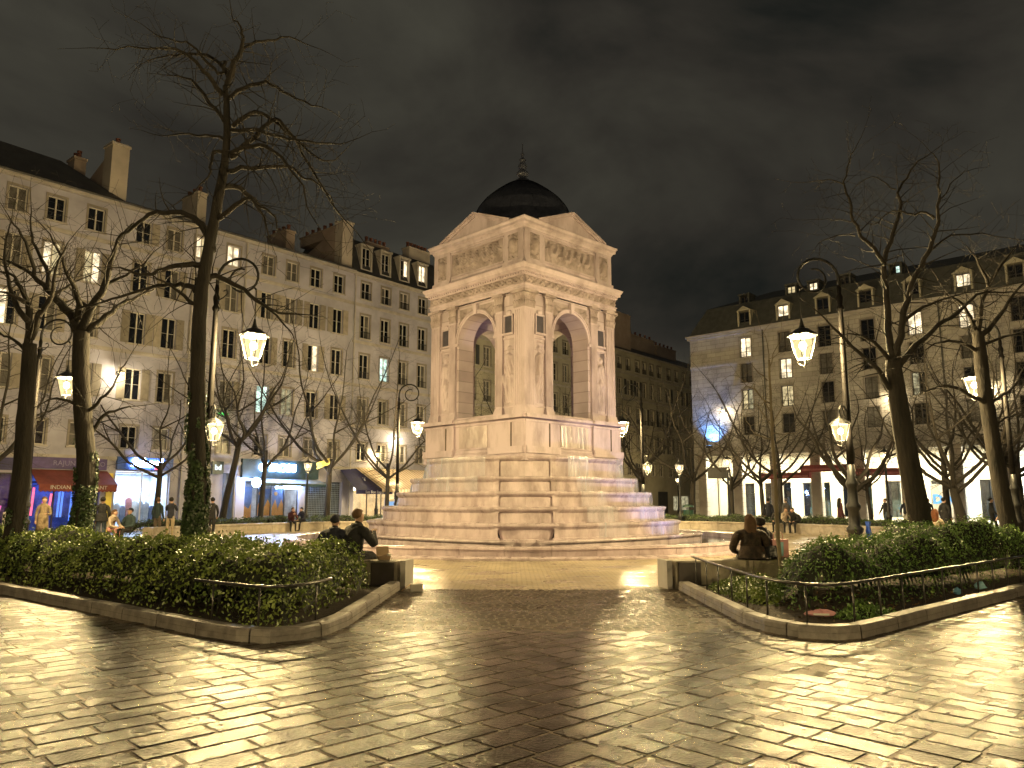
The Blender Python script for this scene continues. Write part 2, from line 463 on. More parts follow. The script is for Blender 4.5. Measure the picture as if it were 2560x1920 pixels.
# ---- foreground paving of big wet slabs
g = MB()
g.quad((-26, -3, -0.0048), (26, -3, -0.0048), (26, 24, -0.0048), (-26, 24, -0.0048))
forecourt = g.obj('forecourt_paving', JOINT); tag(forecourt, kind='structure')

def slab_verts(cx, cy_, a, lx, ly, z, tilt, b=0.006, th=0.05):
    ca, sa = math.cos(a), math.sin(a)
    out = []
    for (ex, ey, ez) in ((0, 0, -th), (0, 0, -b), (b, b, 0)):
        for sx, sy in ((-1, -1), (1, -1), (1, 1), (-1, 1)):
            x = sx * (lx / 2 - ex); y = sy * (ly / 2 - ey)
            out.append((cx + ca * x - sa * y, cy_ + sa * x + ca * y, z + ez + tilt[0] * x + tilt[1] * y))
    return out
SLF = [(8, 9, 10, 11), (0, 1, 5, 4), (1, 2, 6, 5), (2, 3, 7, 6), (3, 0, 4, 7), (4, 5, 9, 8), (5, 6, 10, 9), (6, 7, 11, 10), (7, 4, 8, 11)]

def inside(poly, x, y):
    c = False; n = len(poly); j = n - 1
    for i in range(n):
        xi, yi = poly[i]; xj, yj = poly[j]
        if (yi > y) != (yj > y) and x < (xj - xi) * (y - yi) / (yj - yi) + xi: c = not c
        j = i
    return c
BED_L = KL + [(-19, 29), (FC[0] - RB - 0.3, 30.0)] + [(FC[0] + 16.6 * math.cos(a), FC[1] + 16.6 * math.sin(a)) for a in np.linspace(R(186), R(261), 24)]
BED_R = KR + [(20, 29), (FC[0] + RB + 0.3, 30.0)] + [(FC[0] + 16.6 * math.cos(a), FC[1] + 16.6 * math.sin(a)) for a in np.linspace(R(354), R(279), 24)]

def in_bed(x, y): return inside(BED_L, x, y) or inside(BED_R, x, y)
slabs = []
prng = random.Random(3)
def lay(zone, ang, lx, ly, keep):
    ca, sa = math.cos(ang), math.sin(ang)
    for r in range(-130, 130):
        y0 = r * ly; x = -34 + (0.5 if r % 2 else 0.0) * lx + prng.uniform(-0.05, 0.05)
        while x < 34:
            l = lx * prng.uniform(0.78, 1.22)
            cx = ca * (x + l / 2) - sa * y0; cy_ = sa * (x + l / 2) + ca * y0
            x += l
            if keep(cx, cy_):
                slabs.append((cx, cy_, ang, l - 0.024, ly - 0.024))
def keep_l(x, y): return 3.6 < y < 21 and abs(x) < 3 + y * 0.78 and (x - y) < -4.82 and not in_bed(x, y) and not (-2.1 < x < 3.06 and y > 10.05) and (x - FC[0]) ** 2 + (y - FC[1]) ** 2 > 16.7 ** 2
def keep_r(x, y): return 3.6 < y < 21 and abs(x) < 3 + y * 0.78 and (x - y) >= -4.82 and not in_bed(x, y) and not (-2.1 < x < 3.06 and y > 10.05) and (x - FC[0]) ** 2 + (y - FC[1]) ** 2 > 16.7 ** 2
lay('l', R(44), 0.45, 0.27, keep_l)
lay('r', R(-47), 0.45, 0.27, keep_r)
def visible(x, y):
    return y > 4.3 and abs(x) < 0.667 * y * 1.03 + 0.2
slabs.sort(key=lambda s: (not visible(s[0], s[1]), s[0] ** 2 + s[1] ** 2))
rest = MB()
for i, (x, y, a, l, h) in enumerate(slabs):
    z = prng.uniform(-0.0015, 0.0015); tl = (prng.uniform(-0.008, 0.008), prng.uniform(-0.010, 0.010))
    if i < 300:
        q = MB(); q.add(slab_verts(0, 0, 0, l, h, 0, tl), SLF)
        o = q.obj('paving_slab', SLAB, forecourt, (x, y, z), a)
    else:
        rest.add(slab_verts(x, y, a, l, h, z, tl), SLF)
o = rest.obj('paving_slab_field', SLAB, forecourt); o['kind'] = 'stuff'

# ---- walkway of small setts between the two beds
g = MB()
g.quad((-2.2, 10.0, -0.010), (3.2, 10.0, -0.010), (3.2, 15.6, -0.010), (-2.2, 15.6, -0.010))
walk = g.obj('walkway', JOINT); tag(walk, kind='structure')
setts = []
y = 10.05; r = 0
while y < 14.55:
    hgt = 0.128; x = -2.06 - (0.07 if r % 2 else 0.0)
    while x < 3.05:
        l = prng.uniform(0.115, 0.165)
        setts.append((x + l / 2, y + hgt / 2, l - 0.016, hgt - 0.016)); x += l
    y += hgt; r += 1
# one straight course where slabs meet setts
rest = MB()
for i, (x, y, l, h) in enumerate(setts):
    z = prng.uniform(-0.002, 0.002); tl = (prng.uniform(-0.03, 0.03), prng.uniform(-0.03, 0.03))
    if i < 300:
        q = MB(); q.add(slab_verts(0, 0, 0, l, h, 0, tl, 0.012, 0.04), SLF)
        q.obj('granite_sett', SETT, walk, (x, y, z))
    else:
        rest.add(slab_verts(x, y, 0, l, h, z, tl, 0.012, 0.04), SLF)
o = rest.obj('granite_sett_field', SETT, walk); o['kind'] = 'stuff'

# ---- beds: soil, kerb stones, hedges
def offset_line(line, d):
    out = []
    for i, p in enumerate(line):
        a = line[max(0, i - 1)]; b = line[min(len(line) - 1, i + 1)]
        tx, ty = b[0] - a[0], b[1] - a[1]; l = math.hypot(tx, ty)
        out.append((p[0] - ty / l * d, p[1] + tx / l * d))
    return out

def resample(line, step):
    pts = [line[0]]; acc = 0.0; out = [line[0]]
    for a, b in zip(line, line[1:]):
        d = math.hypot(b[0] - a[0], b[1] - a[1]); t = step - acc
        while t <= d:
            out.append((a[0] + (b[0] - a[0]) * t / d, a[1] + (b[1] - a[1]) * t / d)); t += step
        acc = d - (t - step)
    out.append(line[-1])
    return out

def kerb(line, side, nm_label):
    k = empty('stone_kerb', (0, 0, 0), 0, nm_label, 'kerb', 'kerbs of the planted beds')
    fine = resample(line, 0.09)
    n = 11
    inn = offset_line(fine, 0.20 * side)
    for i in range(0, len(fine) - 2, n):
        seg = fine[i:i + n + 1]; sin_ = inn[i:i + n + 1]
        if len(seg) < 3: continue
        q = MB(); zt = 0.15 + prng.uniform(-0.004, 0.004)
        m_ = len(seg); rows = []
        g0 = 0.012
        for j in range(m_):
            p, r_ = seg[j], sin_[j]
            if j in (0, m_ - 1):   # leave an open joint
                o2 = seg[1] if j == 0 else seg[-2]; ri2 = sin_[1] if j == 0 else sin_[-2]
                p = (p[0] + (o2[0] - p[0]) * g0 / 0.09, p[1] + (o2[1] - p[1]) * g0 / 0.09)
                r_ = (r_[0] + (ri2[0] - r_[0]) * g0 / 0.09, r_[1] + (ri2[1] - r_[1]) * g0 / 0.09)
            dx, dy = (r_[0] - p[0]) / 0.2, (r_[1] - p[1]) / 0.2
            rows.append([(p[0], p[1], -0.03), (p[0] + dx * .01, p[1] + dy * .01, zt - 0.025), (p[0] + dx * .03, p[1] + dy * .03, zt),
                         (r_[0] - dx * .012, r_[1] - dy * .012, zt + 0.002), (r_[0], r_[1], zt - 0.015), (r_[0], r_[1], -0.03)])
        q.grid(rows)
        q.poly(rows[0]); q.poly(rows[-1][::-1])
        q.obj('kerb_stone', GRANITE, k)
    return k

for nm, line, side, bed in (('left', KL, -1, BED_L), ('right', KR, 1, BED_R)):
    kerb(line, side, 'pale granite kerb round the %s planted bed beside the walkway' % nm)
    q = MB(); q.poly([(p[0], p[1], 0.07) for p in (bed if side > 0 else bed)])
    o = q.obj('planting_bed', SOIL); tag(o, kind='structure')

def hash_noise(x, y, s=0):
    """smooth value noise, vectorised"""
    xi = np.floor(x).astype(int); yi = np.floor(y).astype(int); fx = x - xi; fy = y - yi
    fx = fx * fx * (3 - 2 * fx); fy = fy * fy * (3 - 2 * fy)
    def h(a, b):
        n = (a * 374761393 + b * 668265263 + s * 974711) & 0x7fffffff
        n = ((n ^ (n >> 13)) * 1274126177) & 0x7fffffff
        return ((n ^ (n >> 16)) & 0xffff) / 65535.0
    return (h(xi, yi) * (1 - fx) + h(xi + 1, yi) * fx) * (1 - fy) + (h(xi, yi + 1) * (1 - fx) + h(xi + 1, yi + 1) * fx) * fy

def inside_np(poly, x, y):
    c = np.zeros(x.shape, bool); n = len(poly); j = n - 1
    for i in range(n):
        xi, yi = poly[i]; xj, yj = poly[j]
        if yi != yj:
            t = ((yi > y) != (yj > y)) & (x < (xj - xi) * (y - yi) / (yj - yi) + xi); c ^= t
        j = i
    return c

def dist_poly(poly, x, y):
    d = np.full(x.shape, 1e9)
    for a, b in zip(poly, poly[1:] + poly[:1]):
        dx, dy = b[0] - a[0], b[1] - a[1]; l2 = dx * dx + dy * dy + 1e-9
        t = np.clip(((x - a[0]) * dx + (y - a[1]) * dy) / l2, 0, 1)
        d = np.minimum(d, np.hypot(x - a[0] - t * dx, y - a[1] - t * dy))
    return d

def leaf_cloud(P, N, size, rs, aspect=0.55, spread=0.9):
    """one small bent quad per leaf, facing roughly along N"""
    n = len(P)
    D = N + rs.normal(0, spread, (n, 3)); D /= np.linalg.norm(D, axis=1)[:, None] + 1e-9
    A = rs.normal(0, 1, (n, 3)); U = np.cross(D, A); U /= np.linalg.norm(U, axis=1)[:, None] + 1e-9
    W = np.cross(D, U)
    s = size * rs.uniform(0.6, 1.3, (n, 1))
    V = np.stack([P - U * s, P - W * s * aspect + D * s * 0.15, P + U * s, P + W * s * aspect + D * s * 0.15], 1).reshape(-1, 3)
    F = np.arange(4 * n).reshape(-1, 4)
    return V, F

def hedge(name, poly, hfun, leaf_mat, n, size, label, seed, step=0.12, cat='hedge', group=None, aspect=0.55, clip=None):
    """a clipped mass of shrubs: a dark twiggy inside and many leaves over it"""
    rs = np.random.RandomState(seed)
    xs = [p[0] for p in poly]; ys = [p[1] for p in poly]
    gx = np.arange(min(xs), max(xs), step); gy = np.arange(min(ys), max(ys), step)
    X, Y = np.meshgrid(gx, gy)
    def top(x, y):
        ins = inside_np(poly, x, y)
        d = dist_poly(poly, x, y)
        e_ = np.clip(d / 0.45, 0, 1); e_ = np.sqrt(1 - (1 - e_) ** 2)
        return np.where(ins, hfun(x, y) * e_, 0.0)
    Z = top(X, Y)
    idx = -np.ones(X.shape, int); ok = Z > 0.03
    idx[ok] = np.arange(ok.sum())
    V = np.stack([X[ok], Y[ok], np.maximum(0.05, Z[ok] - 0.07)], 1)
    f = ok[:-1, :-1] & ok[1:, :-1] & ok[:-1, 1:] & ok[1:, 1:]
    i, j = np.nonzero(f)
    F = np.stack([idx[i, j], idx[i, j + 1], idx[i + 1, j + 1], idx[i + 1, j]], 1)
    h_ = empty(name, (sum(xs) / len(xs), sum(ys) / len(ys), 0), 0, label, cat, group)
    off = Vector(h_.location)
    V[:, 0] -= off.x; V[:, 1] -= off.y
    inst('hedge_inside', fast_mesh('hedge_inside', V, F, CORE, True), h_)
    # leaves: more where the surface is steep, and only kept inside
    px = rs.uniform(min(xs), max(xs), n * 3); py = rs.uniform(min(ys), max(ys), n * 3)
    z0 = top(px, py); k = z0 > 0.05
    px, py, z0 = px[k], py[k], z0[k]
    e_ = 0.05
    gxn = (top(px + e_, py) - z0) / e_; gyn = (top(px, py + e_) - z0) / e_
    st = np.clip(np.sqrt(1 + gxn ** 2 + gyn ** 2), 1, 6)
    pr = rs.uniform(0, 1, len(px)) < st / 3.0
    px, py, z0, gxn, gyn = (a[pr][:n] for a in (px, py, z0, gxn, gyn))
    Nn = np.stack([-gxn, -gyn, np.ones_like(gxn)], 1); Nn /= np.linalg.norm(Nn, axis=1)[:, None]
    P = np.stack([px - off.x, py - off.y, z0], 1) + Nn * rs.uniform(-0.06, 0.06, (len(px), 1)) - np.array([0, 0, 0.015])
    sp = rs.uniform(0, 1, len(px)) > 0.97
    P[sp, 2] += rs.uniform(0.02, 0.10, sp.sum())
    V, F = leaf_cloud(P, Nn, size, rs, aspect)
    o = inst('foliage', fast_mesh('foliage', V, F, leaf_mat), h_)
    o['kind'] = 'stuff'
    return h_

def hl(x, y):
    b = 0.26 + 0.40 * hash_noise(x * 0.75, y * 0.75, 1) + 0.34 * (1 - np.abs(2 * hash_noise(x * 1.7, y * 1.7, 2) - 1)) + 0.16 * (1 - np.abs(2 * hash_noise(x * 4.3, y * 4.3, 3) - 1))
    return b
def hr(x, y):
    b = 0.46 + 0.36 * hash_noise(x * 0.7 + 9, y * 0.7, 4) + 0.34 * (1 - np.abs(2 * hash_noise(x * 1.5, y * 1.5, 5) - 1)) + 0.14 * (1 - np.abs(2 * hash_noise(x * 4, y * 4, 6) - 1))
    return b + 0.18 * np.clip((y - 13) / 5, 0, 1)
kin = offset_line(KL, -0.55)
HL = [(-2.55, 14.1)] + kin[1:-1] + [(-15.5, 20.2), (-16.4, 25.0)] + [(FC[0] + 17.15 * math.cos(a), FC[1] + 17.15 * math.sin(a)) for a in np.linspace(R(200), R(258.5), 20)]
hedge('box_hedge', HL, hl, LEAF_L, 165000, 0.030, 'glossy yellow-green box hedge filling the left bed', 11, group='hedges of the near beds', step=0.1)
kin = offset_line(KR, 0.75)
HR = [(4.85, 13.7), (4.1, 12.3), (3.95, 11.2)] + [(4.5, 10.75), (5.2, 11.35)] + kin[8:-1] + [(15.5, 20.9), (16.6, 25.5)] + [(FC[0] + 17.15 * math.cos(a), FC[1] + 17.15 * math.sin(a)) for a in np.linspace(R(340), R(287), 16)]
hedge('yew_hedge', HR, hr, LEAF_R, 140000, 0.030, 'dark green bushy yew hedge filling the right bed behind the railing', 12, group='hedges of the near beds', aspect=0.35, step=0.1)
# low creeping plants at the bare corner of the right bed
def hlow(x, y): return 0.14 + 0.26 * hash_noise(x * 2.2, y * 2.2, 8) * hash_noise(x * .9, y * .9, 9) + 0.06 * hash_noise(x * 6, y * 6, 6)
hedge('ground_cover', [(3.45, 14.0), (3.5, 12.0), (3.9, 11.7), (4.6, 13.4), (4.7, 14.2), (4.1, 14.5)], hlow, LEAF_L, 7000, 0.026,
      'low straggling plants on the soil behind the railing corner near the bench', 13, cat='plant', step=0.08)
def htuft(x, y): return 0.10 + 0.22 * hash_noise(x * 3, y * 3, 18)
hedge('ground_cover', [(4.2, 10.45), (4.7, 10.2), (5.3, 10.75), (4.9, 11.1), (4.4, 10.8)], htuft, LEAF_R, 2200, 0.022,
      'sparse tuft of weeds at the foot of the yew hedge behind the kerb bend', 14, cat='plant', step=0.08)

# ---- ring of stone benches, four arcs of blocks
def bench_arc(a0, a1, label):
    b = empty('stone_bench', (FC[0], FC[1], 0), 0, label, 'bench', 'curved stone benches round the fountain')
    n = max(2, round((a1 - a0) * RB / 1.55)); st = (a1 - a0) / n
    q = MB(); gap = 0.006 / RB; r0, r1, zt = RB - 0.25, RB + 0.25, 0.50
    rows = []
    for j in range(5):
        a = -st / 2 + gap + (st - 2 * gap) * j / 4
        c, s_ = math.cos(a), math.sin(a)
        rows.append([(r * c, r * s_, z) for r, z in ((r0 + .03, 0), (r0 + .03, zt - .09), (r0, zt - .08), (r0, zt - .012), (r0 + .012, zt), (r1 - .012, zt), (r1, zt - .012), (r1, 0))])
    q.grid(rows); q.poly(rows[0][::-1]); q.poly(rows[-1])
    me = q.mesh('bench_block', BENCHST)
    for i in range(n):
        inst('bench_block', me, b, (0, 0, prng.uniform(-0.003, 0.003)), a0 + st * (i + 0.5))
    return b
gp = R(9.0)
bl = bench_arc(R(180) + gp, R(270) - gp, 'curved stone bench backing the left hedge, two people seated at its end')
br = bench_arc(R(270) + gp, R(360) - gp, 'curved stone bench backing the right bed, pink bag on its end')
bench_arc(R(90) + gp, R(180) - gp, 'curved stone bench across the plaza in front of the blue-lit shop')
bench_arc(R(0) + gp, R(90) - gp, 'curved stone bench across the plaza in front of the bright arcade')
# metal-faced ends of the near benches
DARKPL = mat('bronze_end_plate', (0.075, 0.06, 0.062), 0.45, var=0.2)
for b_, a in ((bl, R(270) - gp), (br, R(270) + gp)):
    sg = -1 if b_ is bl else 1
    q = MB(); q.box(RB - 0.27, RB + 0.27, 0.0, 0.10, 0, 0.512)
    o = q.obj('end_stone', TRIM, b_, (0, 0, 0), a + (0.004 if sg < 0 else -0.1 / RB - 0.004))
    q = MB(); q.box(RB + 0.255, RB + 0.275, -0.22, 0.22, 0.05, 0.47)
    q.obj('end_plate', DARKPL, b_, (0, 0, 0), a + sg * 0.27 / RB)
# far hedges behind the far benches
def hf(x, y): return 0.50 + 0.22 * hash_noise(x * 0.8, y * 0.8, 21) + 0.2 * hash_noise(x * 2.4, y * 2.4, 22)
for a0, a1, lb, sd in ((R(102), R(166), 'trimmed low hedge behind the far left bench below the shop fronts', 31), (R(14), R(78), 'trimmed low hedge behind the far right bench below the arcade', 32)):
    arc = np.linspace(a0, a1, 18)
    hp = [(FC[0] + 16.75 * math.cos(a), FC[1] + 16.75 * math.sin(a)) for a in arc] + [(FC[0] + 19.2 * math.cos(a), FC[1] + 19.2 * math.sin(a)) for a in arc[::-1]]
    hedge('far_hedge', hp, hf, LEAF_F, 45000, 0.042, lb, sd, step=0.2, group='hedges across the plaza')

# ---- low iron railings on the kerbs
def railing(line, side, post_every, label, first, last):
    rl = empty('bed_railing', (0, 0, 0), 0, label, 'railing')
    ln = resample(offset_line(line, 0.24 * side), 0.15)[first:last]
    tube = [(p[0], p[1], 0.60) for p in ln]
    q = MB(); q.tube(tube, 0.020, 8); q.obj('top_rail', STEEL, rl, smooth=True)
    q = MB(); q.tube([(0, 0, 0.06), (0, 0, 0.60)], 0.013, 7); me = q.mesh('post', STEEL, True)
    for i in range(post_every // 2, len(ln), post_every):
        inst('post', me, rl, (ln[i][0], ln[i][1], 0))
    return rl
railing(KR, 1, 5, 'low iron railing curving round the right bed', 1, 120)
railing(KL, -1, 6, 'short length of low iron railing in front of the left hedge corner', 28, 47)
# ================================================================ the fountain
ft = empty('stone_fountain', (FC[0], FC[1], 0), R(45), 'tall pale stone fountain pavilion with arches, dome and stepped basins', 'fountain')
A_ = 2.675                      # half width of the pavilion
FACES = [0, 1, 2, 3]            # 0: local -y (right face in view), 3: local -x (left face in view)

def four(name, me, which=FACES, extra=0.0):
    return [inst(name, me, ft, (0, 0, extra), k * math.pi / 2) for k in which]

def ring_profile(q, prof, n=4):
    """square moulding: list of (half width, z)"""
    rows = []
    for hw, z in prof:
        rows.append([(-hw, -hw, z), (hw, -hw, z), (hw, hw, z), (-hw, hw, z), (-hw, -hw, z)])
    q.grid(rows)

# --- pedestal
q = MB()
ring_profile(q, [(A_ + .16, 3.05), (A_ + .16, 3.34), (A_ + .10, 3.42), (A_ + .10, 3.5), (A_ + .03, 3.55), (A_ + .03, 4.42),
                 (A_ + .06, 4.46), (A_ + .06, 4.52), (A_ + .20, 4.58), (A_ + .20, 4.68), (A_ + .10, 4.72)])
q.quad((-A_ - .1, -A_ - .1, 4.72), (A_ + .1, -A_ - .1, 4.72), (A_ + .1, A_ + .1, 4.72), (-A_ - .1, A_ + .1, 4.72))
q.obj('pedestal', STONE, ft)
# projecting piers of the pedestal under the pilaster pairs
for sx in (-1, 1):
    q = MB(); c = sx * 1.90; hw = 0.86
    q.box(c - hw, c + hw, -A_ - .13, -A_ + .1, 3.55, 4.42)
    q.box(c - hw - .03, c + hw + .03, -A_ - .17, -A_ + .1, 4.42, 4.50)
    q.box(c - hw - .10, c + hw + .10, -A_ - .30, -A_ + .1, 4.56, 4.70)
    q.box(c - hw - .04, c + hw + .04, -A_ - .24, -A_ + .1, 3.30, 3.55)
    four('pedestal_pier', q.mesh('pedestal_pier', STONE))
# joints: recessed dark strips beside the piers are real gaps; parapet slab under the arch
q = MB(); q.box(-.80, .80, -A_ - .055, -A_ + .2, 3.60, 4.40)
four('parapet_slab', q.mesh('parapet_slab', STONE_W))
q = MB(); q.bbox(-1.06, 1.06, -A_ - .02, -1.3, 4.70, 4.80, .03)
four('arch_sill', q.mesh('arch_sill', STONE))

# --- corner piers of the pavilion and arched walls between them
IN = 1.80; WO = A_ - .10
q = MB(); q.box(-WO, -IN, -WO, -IN, 4.72, 9.30)
me = q.mesh('corner_pier', FST)
four('corner_pier', me)
AH, SPR, TOPZ = 1.03, 7.80, 9.30
q = MB()
def arch_wall(y, flip):
    n = 20
    xs = [-IN, -AH] + [AH * -math.cos(math.pi * i / n) for i in range(1, n)] + [AH, IN]
    lo = [4.72, SPR] + [SPR + AH * math.sin(math.pi * i / n) for i in range(1, n)] + [SPR, 4.72]
    # side strips reach the ground of the opening
    q.quad((-IN, y, 4.72), (-AH, y, 4.72), (-AH, y, TOPZ), (-IN, y, TOPZ))
    q.quad((AH, y, 4.72), (IN, y, 4.72), (IN, y, TOPZ), (AH, y, TOPZ))
    for i in range(n):
        a0, a1 = math.pi * i / n, math.pi * (i + 1) / n
        x0, x1 = -AH * math.cos(a0), -AH * math.cos(a1)
        q.quad((x0, y, SPR + AH * math.sin(a0)), (x1, y, SPR + AH * math.sin(a1)), (x1, y, TOPZ), (x0, y, TOPZ))
    return
arch_wall(-WO, False); arch_wall(-IN, True)
n = 24
pts = [(-AH, 4.72)] + [(-AH * math.cos(math.pi * i / n), SPR + AH * math.sin(math.pi * i / n)) for i in range(n + 1)] + [(AH, 4.72)]
q.grid([[(x, -WO, z), (x, -IN, z)] for x, z in pts])
four('arch_wall', q.mesh('arch_wall', FST))
# ceiling of the pavilion
q = MB(); q.box(-IN - .2, IN + .2, -IN - .2, IN + .2, 9.1, 9.28); q.obj('vault', STONE, ft)
# archivolt and keystone
q = MB(); rows = []
for i in range(29):
    a = math.pi * i / 28; c, s_ = -math.cos(a), math.sin(a)
    rows.append([(r * c, -WO - d, SPR + r * s_) for r, d in ((AH, -.01), (AH, .05), (AH + .05, .06), (AH + .055, .035), (AH + .09, .04), (AH + .10, .075), (AH + .14, .08), (AH + .15, -.01))])
q.grid(rows)
for sx in (-1, 1):
    q.box(min(sx * AH, sx * (AH + .14)), max(sx * AH, sx * (AH + .14)), -WO - .09, -WO + .01, SPR - .13, SPR - .01)
four('archivolt', q.mesh('archivolt', STONE))
q = MB(); q.add([(-.09, -WO - .02, SPR + AH - .03), (.09, -WO - .02, SPR + AH - .03), (.13, -WO - .02, SPR + AH + .36), (-.13, -WO - .02, SPR + AH + .36),
                 (-.07, -WO - .13, SPR + AH - .03), (.07, -WO - .13, SPR + AH - .03), (.11, -WO - .16, SPR + AH + .36), (-.11, -WO - .16, SPR + AH + .36)],
                [(4, 5, 6, 7), (0, 1, 5, 4), (1, 2, 6, 5), (2, 3, 7, 6), (3, 0, 4, 7)])
four('keystone', q.mesh('keystone', STONE))

# --- pilasters, fluted by thin ribs; 4 on each face
def pilaster(hw):
    q = MB()
    q.box(-hw - .05, hw + .05, -.16, .05, 4.72, 4.86); q.box(-hw - .03, hw + .03, -.135, .05, 4.86, 4.93); q.box(-hw - .015, hw + .015, -.12, .05, 4.93, 4.98)
    q.box(-hw, hw, -.085, .05, 4.98, 8.66)
    nf = 5
    for i in range(nf):
        c = -hw + (i + .5) * 2 * hw / nf
        q.box(c - hw / nf * .62, c + hw / nf * .62, -.103, -.08, 5.05, 8.58)
    return q.mesh('pilaster', STONE)
PX = [(-2.40, .265), (-1.335, .18), (1.335, .18), (2.40, .265)]
me_a, me_b = pilaster(.265), pilaster(.18)
def cap_mesh(hw):
    """leafy capital: flared block with rows of curled leaves"""
    q = MB(); nx, nz = 25, 22
    rows = []
    for j in range(nz + 1):
        v = j / nz; z = 8.66 + v * .56; fl = hw + .02 + .10 * max(0, v - .55) ** 1.4 * 2.2
        row = []
        for i in range(nx + 1):
            u = -1 + 2 * i / nx
            lf = abs(math.sin((u * 2.5 + (0.5 if v > .45 else 0)) * math.pi)); vv = (v * 2) % 1.0 if v < .9 else 0.2
            d = .10 + .05 * max(0, v - .5) + .075 * lf * (vv ** 1.5)
            row.append((u * fl, -d, z))
        rows.append(row)
    q.grid(rows)
    q.box(-hw - .10, hw + .10, -.22, .05, 9.20, 9.30)
    q.box(-hw - .02, hw + .02, -.10, .05, 8.66, 9.21)
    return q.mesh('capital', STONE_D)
cm_a, cm_b = cap_mesh(.265), cap_mesh(.18)
for k in FACES:
    ca, sa = math.cos(k * math.pi / 2), math.sin(k * math.pi / 2)
    for (x, hw) in PX:
        p = (ca * x + sa * WO, sa * x - ca * WO, 0)
        inst('pilaster', me_a if hw > .25 else me_b, ft, p, k * math.pi / 2)
        inst('capital', cm_a if hw > .25 else cm_b, ft, p, k * math.pi / 2)

# --- reliefs: height fields of carved figures
def caps(X, Z, segs):
    H = np.zeros_like(X)
    for (x0, z0, x1, z1, r0, r1) in segs:
        dx, dz = x1 - x0, z1 - z0; l2 = dx * dx + dz * dz + 1e-9
        t = np.clip(((X - x0) * dx + (Z - z0) * dz) / l2, 0, 1)
        d = np.hypot(X - x0 - t * dx, Z - z0 - t * dz); r = r0 + (r1 - r0) * t
        H = np.maximum(H, np.sqrt(np.maximum(0, r * r - d * d)))
    return H
def relief(w_, h_, nx, nz, fn, mat_, name, depth=1.0, cut=None):
    X, Z = np.meshgrid(np.linspace(-w_ / 2, w_ / 2, nx), np.linspace(0, h_, nz))
    H = fn(X, Z) * depth
    q = MB(); q.grid([[(X[i, j], -H[i, j], Z[i, j]) for j in range(nx)] for i in range(nz)])
    if cut:
        keep = [all(not cut(*(q.v[a][0], q.v[a][2])) for a in f_) for f_ in q.f]
        q.f = [f_ for f_, k_ in zip(q.f, keep) if k_]; q.m = [0] * len(q.f)
    return q.mesh(name, mat_, True)
def nymph(sd):
    r_ = random.Random(sd); s = 1 if sd % 2 else -1; up = r_.random() > .4
    def fn(X, Z):
        sw = .05 * s
        seg = [(.02 * s, 2.02, .03 * s, 2.06, .10, .10), (.02 * s, 1.9, .01 * s, 1.7, .055, .06), (0, 1.72, sw, 1.25, .17, .14), (-.14, 1.72, .14, 1.74, .07, .07),
               (sw, 1.25, sw * .6, 1.02, .15, .17), (-.07 + sw, 1.0, -.10, .55, .13, .09), (.08 + sw, 1.0, .10, .5, .13, .09), (-.10, .55, -.09 - .03 * s, .1, .09, .055),
               (.10, .5, .07, .1, .09, .055), (.15 * s, 1.7, .25 * s, 1.42, .06, .05), (.25 * s, 1.42, .12 * s, 1.2, .05, .04)]
        if up: seg += [(-.15 * s, 1.74, -.24 * s, 1.98, .06, .05), (-.24 * s, 1.98, -.1 * s, 2.2, .05, .04), (-.16 * s, 2.2, .06 * s, 2.24, .09, .07)]
        else: seg += [(-.15 * s, 1.7, -.22 * s, 1.35, .06, .05), (-.22 * s, 1.35, -.2 * s, 1.0, .05, .05), (-.24 * s, 1.0, -.2 * s, .7, .12, .09)]
        H = caps(X, Z, seg)
        body = (H > .02) & (Z < 1.7)
        H += np.where(body, .018 * np.sin(X * 55 + Z * 9 * s + 2 * np.sin(Z * 5)), 0)
        dr = np.maximum(0, .05 - .22 * np.abs(X - .2 * s * np.sin(Z * 2.2))) * (Z < 1.5) * (1 + .4 * np.sin(X * 50 + Z * 6))
        return np.maximum(H * .95, dr)
    return fn
for k in FACES:
    ca, sa = math.cos(k * math.pi / 2), math.sin(k * math.pi / 2)
    for i, x in enumerate((-1.80, 1.80)):
        p = (ca * x + sa * WO, sa * x - ca * WO)
        if k in (0, 3):
            me = relief(.56, 2.35, 26, 80, nymph(k * 2 + i), STONE, 'nymph_relief')
            inst('nymph_relief', me, ft, (p[0], p[1], 5.15), k * math.pi / 2)
# frames of the nymph panels, plaques above
q = MB()
for x in (-1.80, 1.80):
    q.box(x - .33, x - .28, -.04, .02, 5.05, 7.55); q.box(x + .28, x + .33, -.04, .02, 5.05, 7.55)
    q.box(x - .33, x + .33, -.05, .02, 7.55, 7.63); q.box(x - .33, x + .33, -.05, .02, 5.0, 5.05)
    q.box(x - .24, x - .19, -.07, .02, 7.78, 8.42); q.box(x + .19, x + .24, -.07, .02, 7.78, 8.42)
    q.box(x - .24, x + .24, -.08, .02, 8.42, 8.48); q.box(x - .28, x + .28, -.10, .02, 7.70, 7.78)
    q.ball((x, -.03, 8.56), .12, 8, 6, (1.3, .5, .8))
me = q.mesh('panel_frame', STONE)
qp = MB()
pm = []
for x in (-1.80, 1.80):
    qp = MB(); qp.box(x - .19, x + .19, -.035, .02, 7.785, 8.415); pm.append(qp.mesh('plaque', PLAQUE))
for k in FACES:
    ca, sa = math.cos(k * math.pi / 2), math.sin(k * math.pi / 2)
    inst('panel_frame', me, ft, (sa * WO, -ca * WO, 0), k * math.pi / 2)
    for mm in pm: inst('plaque', mm, ft, (sa * WO, -ca * WO, 0), k * math.pi / 2)
